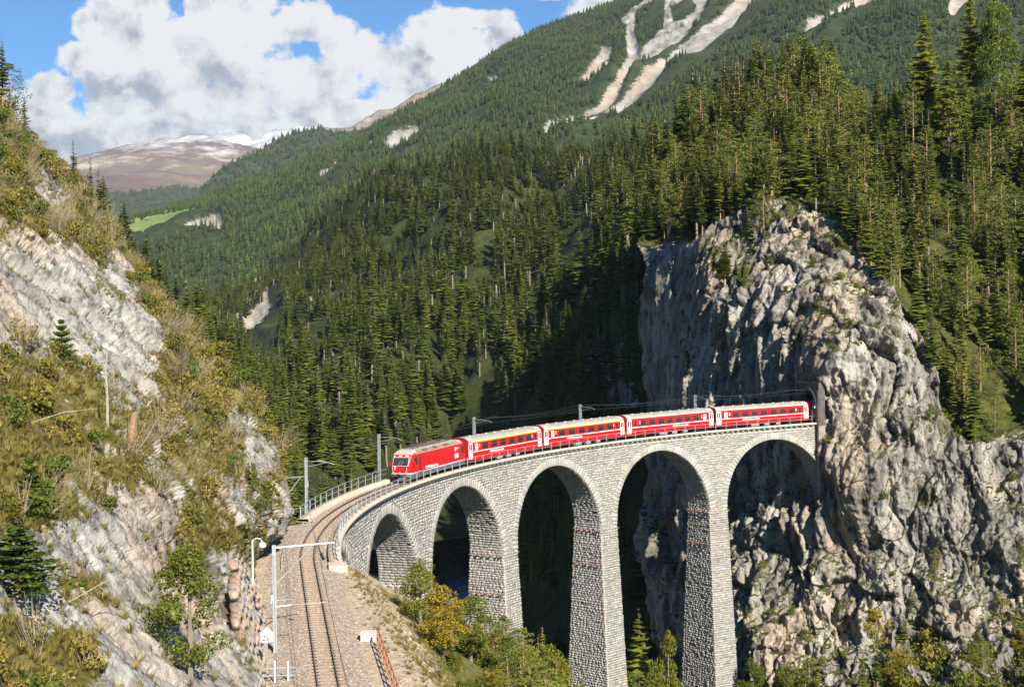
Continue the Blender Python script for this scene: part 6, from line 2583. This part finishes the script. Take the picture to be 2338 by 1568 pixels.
for p, x_, y_, cfv in zip(c['p'][okm | ledge], c['px'][okm | ledge], c['py'][okm | ledge], cf[okm | ledge]):
    if cfv >= .62 or (cfv >= .35 and x_ > 1600):
        h = random.uniform(2.0, 5.5)
        if x_ < 1760 and y_ < 700:
            h = random.uniform(4.5, 10)
        pin.append((p, h, 3))
        continue
    front = min(1, max(0, (y_ - 400) / 400))
    h = random.uniform(9, 16.5) * (1 - .25 * front)
    if 1560 < x_ < 1930 and y_ < 400:
        h *= 1.3
    if 1930 < x_ < 2080 and y_ < 330:
        h *= .6
    if x_ > 2080 and y_ < 300:
        h *= .62
    if random.random() < 0.62:
        pin.append((p, h, 2))
    else:
        spr.append((p, h * 1.08, 2))


def split(cands, nmax):
    P_ = np.array([a[0] for a in cands])
    H_ = np.array([a[1] for a in cands])
    R_ = np.array([a[2] for a in cands])
    x_, y_ = topix(P_ + np.stack([0 * H_, 0 * H_, H_ * .6], -1))
    size = H_ / P_[:, 1]
    size[(x_ < -20) | (x_ > 2358) | (y_ < -30) | (y_ > 1600)] = 0
    # trees tucked behind the viaduct or under the near hillside show least
    size[(P_[:, 2] + H_ < -20) & (x_ > 1250)] *= 0.3
    lim_ = np.interp(y_, [b_[0] for b_ in LB], [b_[1] for b_ in LB])
    size[x_ < lim_ + 5] = 0
    o_ = np.argsort(-size)
    top_ = np.zeros(len(P_), bool)
    top_[o_[:nmax]] = True
    top_ &= size > 0
    return P_, H_, R_, top_


REG = {0: ('dark green spruce in the forest beyond the gorge behind the train', 'spruces beyond the gorge'),
       1: ('small dark spruce on the flank behind the left hillside', 'spruces behind the left hillside'),
       2: ('dark spruce among the pines on the hill above the cliff', 'spruces on the hill above the cliff')}
def zone_label(kind, p, h, rg):
    x_, y_ = topix(np.asarray(p) + (0, 0, h * .5))
    if rg == 0:
        z = ('at the foot of the far slope left of the locomotive' if x_ < 900 else 'on the far slope right behind the locomotive' if x_ < 1090 else 'on the far slope behind the yellow-banded coaches' if x_ < 1330 else 'on the shaded slope left of the big cliff') if y_ > 700 else \
            ('high on the far slope' if x_ < 1250 else 'in the shaded hollow left of the big cliff')
        sz = 'tall' if h > 21 else 'medium' if h > 15 else 'small'
    elif rg == 1:
        z = 'high on the flank behind the left hillside' if y_ < 800 else 'low on the flank behind the left hillside'
        sz = 'tall' if h > 12.5 else 'medium' if h > 10 else 'small'
    else:
        if x_ < 1620:
            z = 'on the shaded left brow of the cliff-top wood'
        elif x_ < 1930:
            z = 'on the rounded summit of the cliff-top wood' if y_ < 330 else 'just above the bare cliff edge'
        elif y_ < 420:
            z = 'near the skyline of the right-hand slope'
        elif y_ < 700:
            z = 'half way up the right-hand slope'
        else:
            z = 'at the bottom of the right-hand slope above the rocks'
        sz = 'tall' if h > 14 else 'medium' if h > 11 else 'small'
    tone = 'dark ' if kind == 'spruce' else 'yellow-green '
    return sz + ' ' + tone + kind + ' ' + z, sz + ' ' + kind + 's ' + z


P_, H_, R_, top_ = split(spr, 292)
for p, h, rg in zip(P_[top_], H_[top_], R_[top_]):
    lb, gp = zone_label('spruce', p, h, rg)
    plant('spruce', ('spruce_tree', 'trunk', 'crown'), p - (0, 0, .3), h, lb, 'spruce tree', gp, wide=random.uniform(1.15, 1.65))
rest_p, rest_h = P_[~top_], H_[~top_]
scatter_gn('forest', 'spruce', rest_p - (0, 0, .3), rest_h, label='dense spruce forest covering the far side of the gorge', wide=1.55, tilt=.02)
P_, H_, R_, top_ = split(pin, 290)
for p, h, rg in zip(P_[top_], H_[top_], R_[top_]):
    if rg == 3:
        plant('pine', ('pine_tree', 'trunk', 'crown'), p - (0, 0, .2), h, 'stunted pine clinging to a ledge of the cliff', 'pine tree', 'small pines on the cliff ledges', wide=1.7, lean=(random.uniform(-.1, .3), random.uniform(-.2, .2)))
    else:
        lb, gp = zone_label('pine', p, h, rg)
        plant('pine', ('pine_tree', 'trunk', 'crown'), p - (0, 0, .3), h, lb, 'pine tree', gp, wide=random.uniform(.95, 1.3))
if (~top_).sum():
    scatter_gn('pine_wood', 'pine', P_[~top_] - (0, 0, .3), H_[~top_], label='dense pine wood on the hill above the cliff', wide=1.15, tilt=.03)

# the tall trees that break the skyline on the right
TALL = [('larch', 2112, 295, 292, 26, 'tall golden-green larch with tiered branches on the right skyline, left of the pair', 1.25),
        ('larch', 2165, 330, 285, 19.5, 'shorter spreading larch leaning right beside the tall tiered larch', 1.35),
        ('larch', 2218, 275, 300, 30, 'tallest larch whose crown reaches the top edge of the picture', 1.0),
        ('broadleaf', 2282, 280, 295, 26, 'pale silver-trunked tree with thin foliage near the right edge', .75),
        ('pine', 2085, 320, 285, 12, 'slim reddish-trunked pine standing in front of the tiered larch', 1.1),
        ('larch', 1850, 215, 350, 14, 'pale larch topping the round wooded crown of the hill', 1.3),
        ('larch', 1760, 415, 305, 13, 'bright yellow-green larch in the middle of the dark hill wood', 1.5),
        ('spruce', 2030, 300, 300, 9, 'thin dark spruce in the dip of the skyline', .9),
        ('larch', 2340, 300, 280, 17, 'leafy larch cut by the right edge of the picture', 1.4)]
for kind, x_, y_, d, h, lb, wd_ in TALL:
    plant(kind, ({'larch': 'larch_tree', 'broadleaf': 'silver_tree', 'pine': 'pine_tree', 'spruce': 'spruce_tree'}[kind], 'trunk', 'crown'), P(x_, y_, d), h, lb, 'tree' if kind == 'broadleaf' else kind + ' tree', wide=wd_)

# ---- the far mountain forest
c = sample('mountain', 10.5, maxn=60000, seed=8)
okm = (c['veg'] > 0.8) & (c['px'] > 190) & (c['px'] < 2420) & (c['py'] > -60)
for poly in MEADOW:
    okm &= poly_mask(c['px'], c['py'], poly, 3) < .5
okm &= ~((c['py'] > 520) & (c['px'] > 1200))
okm &= mt_cover(c['px'], c['py'] - 5) < .6
okm &= thin(c['p'], 6.5)
mp = c['p'][okm]
mh = rng.uniform(8, 14.5, len(mp))
# a few countable ones at the foot of the slope and round the meadow are trees of their own
near_i = np.argsort(mp[:, 1])[:3]
msk = np.ones(len(mp), bool)
FARL = ['distant spruce at the foot of the mountain, hidden among its neighbours']
for k_, i in enumerate(near_i):
    plant('distant', ('spruce_tree', 'trunk', 'crown'), mp[i], mh[i], FARL[0], 'spruce tree', 'distant spruces on the mountain foot', wide=1.1, var=k_)
    msk[i] = False
scatter_gn('mountain_forest', 'distant', mp[msk] - (0, 0, .5), mh[msk], label='blue-green conifer forest covering the mountain flank', wide=1.35)
c = sample('wooded_ridge', 20, maxn=9000, seed=9)
okm = (c['veg'] > .5)
c2 = sample('far_forest', 26, maxn=7000, seed=10)
scatter_gn('ridge_forest', 'distant', np.concatenate([c['p'][okm], c2['p']]), rng.uniform(14, 24, okm.sum() + len(c2['p'])), label='hazy conifer forest on the farthest wooded ridges', wide=1.6)

# ---- hillside scrub, tufts and small trees on the left
c = sample('hillside', 0.42, maxn=230000, seed=11, near=1.3)
vis = (c['px'] > -1300) & (c['py'] < 1640) & (c['py'] > -100)
vg = c['veg'] + 0.25 * rng.normal(size=len(vis))
tf = vis & (vg > 0.62) & (rng.random(len(vis)) < .85)
dist = c['p'][:, 1]
hs_ = rng.uniform(.13, .30, len(vis)) * (1 + dist / 90)
scatter_gn('hillside_grass', None, c['p'][tf], hs_[tf], parts=None if False else [], label='ochre dry grass tufts on the left hillside') if False else None
# tufts are placed from three visible tufts that stand at the foot of the slope
TP = []
for i, q in enumerate((T(158, 4.0, -.5), T(163, 4.4, -.5), T(169, 4.6, -.5))):
    o = link('grass_tuft', tuft_me[i])
    o.location = tuple(map(float, q))
    o.scale = (.35, .35, .4)
    tag(o, ('dry grass tuft on the gravel right of the track, farthest of three', 'dry grass tuft on the gravel right of the track, middle of three', 'dry grass tuft near the rusty railing')[i], 'grass tuft', 'grass tufts on the gravel')
    TP.append((o, None))
scatter_gn('hillside_grass', None, c['p'][tf], hs_[tf], parts=TP, label='ochre dry grass tufts on the left hillside', tilt=.25)
# shrubs
c = sample('hillside', 1.5, maxn=22000, seed=12, near=0.8)
vis = (c['px'] > -900) & (c['py'] < 1640) & (c['py'] > -120)
vg = c['veg'] + 0.22 * rng.normal(size=len(vis))
bz_ = poly_mask(c['px'], c['py'], [(-60, -120), (200, 430), (310, 590), (420, 760), (600, 960), (640, 1080), (520, 960), (400, 900), (300, 620), (100, 600), (-60, 560)], 30)
bz2 = poly_mask(c['px'], c['py'], [(180, 1000), (300, 1040), (420, 1250), (540, 1420), (440, 1300), (260, 1200), (0, 1200), (0, 1000)], 40)
prob = np.clip(0.26 + 0.75 * bz_ + .45 * bz2, 0, 1)
sb = vis & (vg > .52) & (rng.random(len(vis)) < prob) & thin(c['p'], 1.5)
sp_ = c['p'][sb]
sh_ = rng.uniform(1.0, 2.6, len(sp_)) * (0.45 + 0.62 * np.clip(sp_[:, 1] / 130, .2, 1.2))
ssz = sh_ / sp_[:, 1]
ssz[(topix(sp_)[0] < -20) | (topix(sp_)[1] > 1580)] = 0
ordr = np.argsort(-ssz)
kk_ = 0
SHL = [((0, 0, 780, 620), 'ochre shrub on the upper left hillside near the skyline'), ((0, 620, 780, 1000), 'olive shrub half way up the left hillside'), ((0, 1000, 780, 1700), 'olive shrub on the lower left hillside above the track')]
top_b = np.zeros(len(sp_), bool)
top_b[ordr[:230]] = True
bpx, bpy_ = topix(sp_)
for i in np.where(top_b)[0]:
    for (a_, b_, c_, d_), lb in SHL:
        if b_ <= bpy_[i] < d_ or (b_ == 0 and bpy_[i] < 0):
            break
    kd = random.choice(['bush', 'bush', 'twiggy', 'twiggy', 'gbush'])
    ty = {'bush': 'ochre leafy', 'twiggy': 'half-bare twiggy', 'gbush': 'green leafy'}[kd]
    zn = lb.split('shrub ')[1] + (', at the left edge' if bpx[i] < 90 else ', in the middle' if bpx[i] < 260 else ', towards the spur')
    lb = ty + ' shrub ' + zn
    plant(kd, ('shrub', 'stems', 'leaves'), sp_[i] - (0, 0, .15), sh_[i], lb, 'shrub', ty + ' shrubs ' + zn, wide=random.uniform(.8, 1.2), lean=(random.uniform(-.2, .35), random.uniform(-.1, .5)))
ii = np.where(~top_b)[0]
third = rng.random(len(ii))
for nm, kd, lo_, hi_ in (('scrub', 'bush', 0, .42), ('twiggy_scrub', 'twiggy', .42, .86), ('green_scrub', 'gbush', .86, 1)):
    j_ = ii[(third >= lo_) & (third < hi_)]
    scatter_gn(nm, kd, sp_[j_] - (0, 0, .15), sh_[j_], label='low scrub covering the left hillside', tilt=.3)

# ---- scrub on the cliff ledges
c = sample('hill', 2.2, maxn=30000, seed=14)
cf = cliffness(c['px'], c['py'])
v_ = c['veg'] + .2 * rng.normal(size=len(cf))
ok_ = ((v_ > .6) | ((cf < .6) & (c['py'] > 700))) & (c['px'] > 1470) & (c['px'] < 2360) & (c['py'] < 1600) & (rng.random(len(cf)) < np.where(cf > .4, .55, .50)) & thin(c['p'], 1.5)
ok_ &= ~((np.abs(c['px'] - 1862) < 45) & (np.abs(c['py'] - 930) < 55))
scatter_gn('ledge_scrub', 'gbush', c['p'][ok_] - (0, 0, .2), rng.uniform(.6, 1.9, ok_.sum()), label='low green scrub on the ledges of the cliff', tilt=.35)
scatter_gn('ledge_grass', None, c['p'][(v_ > .5) & ~ok_], rng.uniform(.4, .8, ((v_ > .5) & ~ok_).sum()), parts=TP, label='dry grass on the ledges of the cliff', tilt=.3)


# ---- the bank below the viaduct
def ground_z(x, y):
    i = np.clip((y - 48) / (262 - 48) * 469, 0, 468.999)
    j = np.clip((x + 40) / 140 * 329, 0, 328.999)
    a, b = int(i), int(j)
    u, v = i - a, j - b
    return float(Gb[a, b, 2] * (1 - u) * (1 - v) + Gb[a + 1, b, 2] * u * (1 - v) + Gb[a, b + 1, 2] * (1 - u) * v + Gb[a + 1, b + 1, 2] * u * v)


BANKT = [  # kind, px, top py, distance, label
    ('pine', 1097, 1398, 122, 'bushy green pine below the second arch from the left, tallest on the bank', 1.6), ('pine', 998, 1362, 132, 'slender pine with upswept tips leaning against the first tall pier', 1.3),
    ('pine', 1040, 1440, 108, 'pine standing just right of the track bank edge', 1.8), ('pine', 1160, 1460, 128, 'broad pine in the middle of the shrubby bank', 1.9),
    ('pine', 1228, 1440, 135, 'pine with a bare brown trunk between the second and third piers', 1.3), ('pine', 1270, 1488, 118, 'young pine with candle-like shoots at the foot of the third pier', 1.5),
    ('autumn', 1010, 1490, 90, 'golden yellow birch at the bottom beside the track bank', 1.5), ('autumn', 960, 1440, 96, 'olive-yellow birch on the edge of the track bank', 1.3),
    ('broadleaf', 1075, 1505, 96, 'leafy green tree at the bottom in front of the second pier', 1.5), ('broadleaf', 1190, 1515, 105, 'leafy green tree at the bottom middle of the bank', 1.6),
    ('brightspruce', 1458, 1388, 214, 'light green spruce standing alone between two tall piers', 1.0), ('autumn', 1525, 1436, 206, 'yellow maple at the foot of the fourth pier', 1.2),
    ('autumn', 1492, 1510, 200, 'golden low tree in front of the lone light green spruce', 1.2), ('broadleaf', 1432, 1525, 196, 'green leafy tree under the lone light green spruce', 1.4),
    ('spruce', 2002, 1446, 192, 'dark spruce at the foot of the right cliff', 1.2), ('pine', 1970, 1480, 190, 'green pine left of the dark cliff-foot spruce', 1.2), ('pine', 2040, 1470, 193, 'pine right of the dark cliff-foot spruce', 1.1),
    ('pine', 1880, 1478, 197, 'small pine at the cliff foot left of the spruce group', 1.2), ('broadleaf', 1720, 1500, 200, 'leafy tree right of the tallest pier foot', 1.3), ('broadleaf', 1800, 1510, 197, 'round green tree at the cliff foot', 1.3),
    ('pine', 1330, 1540, 112, 'young pine at the bottom edge in front of the third pier', 1.5)]
for kind, x_, y_, d, lb, wd_ in BANKT:
    tp_ = P(x_, y_, d)
    gz = ground_z(tp_[0], tp_[1])
    h = float(tp_[2] - gz)
    if h < 4.8:
        h = 4.8
        tp_[2] = gz + h
    h = min(h, 22)
    nm = {'brightspruce': 'spruce_tree', 'pine': 'pine_tree', 'autumn': 'autumn_tree', 'broadleaf': 'leafy_tree', 'spruce': 'spruce_tree'}[kind]
    plant(kind, (nm, 'trunk', 'crown'), (tp_[0], tp_[1], tp_[2] - h), h, lb, {'autumn': 'tree', 'broadleaf': 'tree', 'brightspruce': 'spruce tree'}.get(kind, kind + ' tree'), wide=wd_ * (7.0 / h if h > 9 and 'spruce' not in kind else 1), var=None)
# mixed shrubs all over the bank
n_ = 5200
x_ = rng.uniform(-12, 95, n_)
y_ = rng.uniform(60, 225, n_)
z_ = np.array([ground_z(a, b) for a, b in zip(x_, y_)])
a_ = np.arctan2(y_ - TCY, x_ - TCX)
a_ = np.where(a_ < 0, a_ + 2 * np.pi, a_)
s1 = (a_ - TPH) * TR
o1 = TR - np.hypot(x_ - TCX, y_ - TCY)
st_ = TSL + (x_ - ex) * dxs + (y_ - ey) * dys
ot_ = -((x_ - ex) * math.cos(phe) + (y_ - ey) * math.sin(phe))
S3 = np.where(st_ > TSL, st_, s1)
O3 = np.where(st_ > TSL, ot_, o1)
w3 = np.interp(S3, [100, 138, 160, 175, 190, 215, 240], [3.2, 4.8, 5.4, 6.0, 6.4, 5.6, 5.5])
okb = (O3 > w3 + 1.2)
pb = np.stack([x_, y_, z_], -1)[okb]
edge_d = (O3 - w3)[okb]
hb = rng.uniform(.9, 2.1, len(pb)) * np.clip(edge_d / 6, .35, 1.8)
hb = np.where(pb[:, 1] > 150, hb * 1.5, hb)
t4 = rng.random(len(pb))
scatter_gn('bank_scrub', 'bush', pb[t4 < .3] - (0, 0, .2), hb[t4 < .3], label='ochre scrub covering the bank below the viaduct', tilt=.15)
scatter_gn('bank_bushes', 'gbush', pb[(t4 >= .3) & (t4 < .62)] - (0, 0, .2), hb[(t4 >= .3) & (t4 < .62)], label='green bushes covering the bank below the viaduct', tilt=.15)
sel = t4 > .955
scatter_gn('bank_saplings', 'autumn', pb[sel] - (0, 0, .2), hb[sel] * 1.5 + .5, parts=[(p[2], p[3]) for p in PROTO['autumn'] if p[2] is not None], label='yellowing saplings on the bank below the viaduct', wide=1.3)
sel = (t4 > .62) & (t4 < .78)
scatter_gn('bank_pines', 'pine', pb[sel] - (0, 0, .2), hb[sel] * 1.7 + .6, label='young pines on the bank below the viaduct', wide=1.5)
# tufts on the gravel shelf and its edge
n_ = 2600
s4 = rng.uniform(120, 215, n_)
o4 = np.abs(rng.normal(0, 1, n_)) * 1.6
w4 = np.interp(s4, [100, 138, 160, 175, 190, 215, 240], [2.6, 3.4, 4.6, 5.4, 5.9, 5.0, 4.9])
o4 = w4 + 1.2 - o4 * np.where(rng.random(n_) < .5, .7, -1.3)
q4 = T(s4, o4)
z4 = np.array([ground_z(a, b) for a, b in q4[:, :2]])
q4[:, 2] = z4
scatter_gn('verge_grass', None, q4[(o4 > 2.7)], rng.uniform(.12, .34, (o4 > 2.7).sum()), parts=TP, label='dry grass tufts on the gravel edge right of the track', tilt=.2)

# ---- single plants on the left hillside
LF = SHEETS['hillside']


def on_hillside(x_, y_):
    d2 = (LF['px'] - x_) ** 2 + (LF['py'] - y_) ** 2
    i = np.unravel_index(np.argmin(d2), d2.shape)
    return LF['G'][i]


LEFT_T = [('pine', 22, 315, 9.5, 'tall pine on the skyline at the left edge', 1.25), ('pine', -12, 290, 10, 'pine cut by the left edge of the picture high on the skyline', 1.2), ('pine', 52, 335, 6.5, 'lower pine right of the tall skyline pine', 1.3),
          ('spruce', 165, 440, 7, 'small dark spruce on the left skyline', 1.4), ('spruce', 228, 535, 6.5, 'small dark spruce lower on the left skyline', 1.4), ('broadleaf', 385, 1590, 4.9, 'round green bush-like tree at the bottom of the left slope', 1.1),
          ('sapling', 38, 1345, 2.0, 'small bright green pine sapling on the lower left rocks', 2.6), ('sapling', 60, 1190, 2.2, 'green pine on the left above the pale rock', 1.3), ('pine', 455, 750, 8, 'dark pine at the spur edge beside the scrub', 1.4),
          ('pine', 515, 800, 7, 'lower dark pine at the spur edge beside the scrub', 1.5), ('broadleaf', 430, 1360, 2.6, 'rounded green bush in a rock cleft of the left slope', 1.3), ('sapling', 130, 850, 2.6, 'small dark conifer in the grass left of the dead trunk', 1.1)]
for kind, x_, y_, h, lb, wd_ in LEFT_T:
    nm = {'pine': 'pine_tree', 'sapling': 'pine_sapling', 'broadleaf': 'leafy_bush', 'spruce': 'spruce_tree'}[kind]
    plant(kind, (nm, 'trunk', 'crown'), on_hillside(x_, y_) - (0, 0, .3), h, lb, {'broadleaf': 'bush', 'sapling': 'pine sapling'}.get(kind, kind + ' tree'), wide=wd_)
q = on_hillside(238, 1010)
r = empty('dead_tree', tuple(map(float, q)))
tag(r, 'bleached leafless dead trunk rising from the left hillside', 'dead tree')
m_ = MB()
m_.tube([(0, 0, -.5), (0.02, 0, 2.0), (-.05, 0, 3.4), (.12, 0, 4.7)], [.085, .065, .05, .012], 6)
m_.tube([(-.03, 0, 3.3), (-.35, 0, 3.75)], [.03, .012], 4)
m_.build('trunk', m_dead, r)
q = on_hillside(252, 1070)
r = empty('tree_stump', tuple(map(float, q)))
tag(r, 'broken brown tree stump right of the bleached dead trunk', 'tree stump')
m_ = MB()
m_.tube([(0, 0, -.6), (0.1, 0, 1.2), (.22, 0, 2.1)], [.26, .22, .12], 8)
m_.build('trunk', simple('stump_wood', (0.25, 0.15, 0.09), .95, var=.3), r)
for (x_, y_, L_, a_, lb) in ((130, 1400, 2.6, .5, 'fallen pale branch on the lower left rocks'), (300, 1050, 3, 1.1, 'fallen pale branch below the dead trunk'), (60, 980, 2.6, .2, 'fallen pale branch lying in the grass at the left edge')):
    q = on_hillside(x_, y_)
    m_ = MB()
    m_.tube([(0, 0, .1), (L_ * .5 * math.cos(a_), .2, .35 + L_ * .3 * math.sin(a_)), (L_ * math.cos(a_), .3, .2 + L_ * .8 * math.sin(a_))], [.022, .018, .008], 4)
    o = m_.build('fallen_branch', m_dead)
    o.location = tuple(map(float, q))
    tag(o, lb, 'branch')

# ---- small things far off
VS = SHEETS['valley_side']
m_pmast = simple('reddish_mast', (0.42, 0.28, 0.27), .7, var=.1)
for (x_, y_, d, lb) in ((1107, 556, 755, 'distant railway mast standing above the trees, left one of two'), (1301, 527, 755, 'distant railway mast by the grey retaining wall, right one of two')):
    b0 = P(x_, y_, d)
    r = empty('catenary_mast', tuple(map(float, b0)))
    tag(r, lb, 'mast', 'masts on the far railway line')
    m_ = MB()
    m_.box(-.22, .22, -.2, .2, -3, 10.5)
    m_.build('post', m_pmast, r)
    m_ = MB()
    m_.tube([(0, 0, 8.4), (3.4, 0, 8.4)], .12, 4)
    m_.tube([(0, 0, 7.0), (2.4, 0, 8.4)], .09, 4)
    m_.tube([(0, 0, 4.8), (2.8, 0, 4.8)], .09, 4)
    m_.tube([(-.2, 0, 10.3), (-.9, 0, 10.3)], .15, 4)
    m_.build('bracket_arm', m_pmast, r)
r = empty('far_retaining_wall', tuple(map(float, P(1325, 542, 752))))
tag(r, 'grey stone retaining wall high in the forest beside the distant mast', 'retaining wall')
m_ = MB()
A = P(1304, 540, 748) - P(1325, 542, 752)
B_ = P(1352, 536, 748) - P(1325, 542, 752)
m_.hexa([A + (0, 0, -3), B_ + (0, 0, -3), B_ + (0, 2, -3), A + (0, 2, -3), A + (0, 0.6, 2.2), B_ + (0, .6, 3.4), B_ + (0, 2, 3.4), A + (0, 2, 2.2)])
m_.build('wall', simple('dark_rubble', (0.14, 0.15, 0.16), .95, var=.45, scale=.8, bump=.1), r)
# farmhouses and huts by the meadow
m_white = simple('white_render', (0.72, 0.70, 0.66), .8, var=.05)
m_roofr = simple('brown_roof', (0.22, 0.12, 0.09), .8)
m_log = simple('dark_logs', (0.09, 0.06, 0.04), .9)


def house(px, py, d, w, dp, h, rz, label, wm, name='farmhouse'):
    r = empty(name, tuple(map(float, P(px, py, d))), rz)
    tag(r, label, 'house' if name == 'farmhouse' else 'hut')
    m_ = MB()
    m_.box(-w / 2, w / 2, -dp / 2, dp / 2, -3, h)
    m_.build('wall', wm, r)
    m_ = MB()
    m_.prism([(-w / 2 - .8, h), (w / 2 + .8, h), (0, h + w * .28)], -dp / 2 - .8, dp / 2 + .8)
    m_.build('roof', m_roofr, r)
    for i in range(3):
        for zz in ((h * .3, h * .7) if name == 'farmhouse' else (h * .5,)):
            m_ = MB()
            x0_ = -w / 2 + w * (i + .5) / 3
            m_.box(x0_ - .5, x0_ + .5, -dp / 2 - .05, -dp / 2 + .1, zz - .6, zz + .6)
            m_.build('window', m_blackp, r)


house(488, 470, 2480, 22, 12, 8, .2, 'white farmhouse with brown roof at the meadow edge', m_white)
house(505, 468, 2500, 12, 9, 6, -.3, 'small white house right of the larger farmhouse', m_white)
for (x_, y_, d, lb) in ((380, 488, 2450, 'dark timber hut on the meadow crest'), (352, 508, 2350, 'dark timber hut in the middle of the meadow'), (375, 512, 2340, 'dark timber hut right of the middle meadow hut'), (335, 506, 2360, 'small dark hut at the left of the meadow')):
    house(x_, y_, d, 8, 7, 4, .3, lb, m_log, 'timber_hut')
# earth pyramid
for (x_, yb, yt, d, lb) in ((541, 546, 520, 1850, 'tall pale earth pyramid standing free in the forest'), (494, 545, 519, 1870, 'short pale earth pyramid beside the eroded bank')):
    b0, t0 = P(x_, yb, d), P(x_, yt, d)
    hh = float(t0[2] - b0[2])
    th = np.linspace(0, 2 * np.pi, 13)[:-1]
    zz = np.linspace(-.15, 1, 14)
    G_ = np.stack([np.stack([(1.02 - z_) ** .8 * .24 * hh * (1 + .25 * np.sin(3 * th + z_ * 4)) * np.cos(th), (1.02 - z_) ** .8 * .24 * hh * (1 + .2 * np.cos(4 * th)) * np.sin(th), np.full_like(th, z_ * hh)], -1) for z_ in zz])
    G_ = np.concatenate([G_, G_[:, :1]], 1)
    o = link('earth_pyramid', mesh_np('earth_pyramid', G_, grid_faces(*G_.shape[:2]), simple('pale_moraine', (0.52, 0.47, 0.40), .95, var=.15, scale=.15)))
    o.location = tuple(map(float, b0))
    tag(o, lb, 'earth pyramid')

# ------------------------------------------------------------------ haze
HAZE = 2.4e-5
m_haze = bpy.data.materials.new('haze')
m_haze.use_nodes = True
N = NT(m_haze.node_tree)
pvn = N.n('ShaderNodeVolumePrincipled')
pvn.inputs['Color'].default_value = (0.80, 0.90, 1.0, 1)
pvn.inputs['Density'].default_value = HAZE
pvn.inputs['Anisotropy'].default_value = 0.0
out = N.n('ShaderNodeOutputMaterial')
N.l(pvn.outputs[0], out.inputs['Volume'])
if HAZE > 0:
    mb = MB()
    mb.box(-9500, 9500, -300, 18500, -140, 2700)
    hz = mb.build('haze', m_haze)
    tag(hz, kind='stuff')
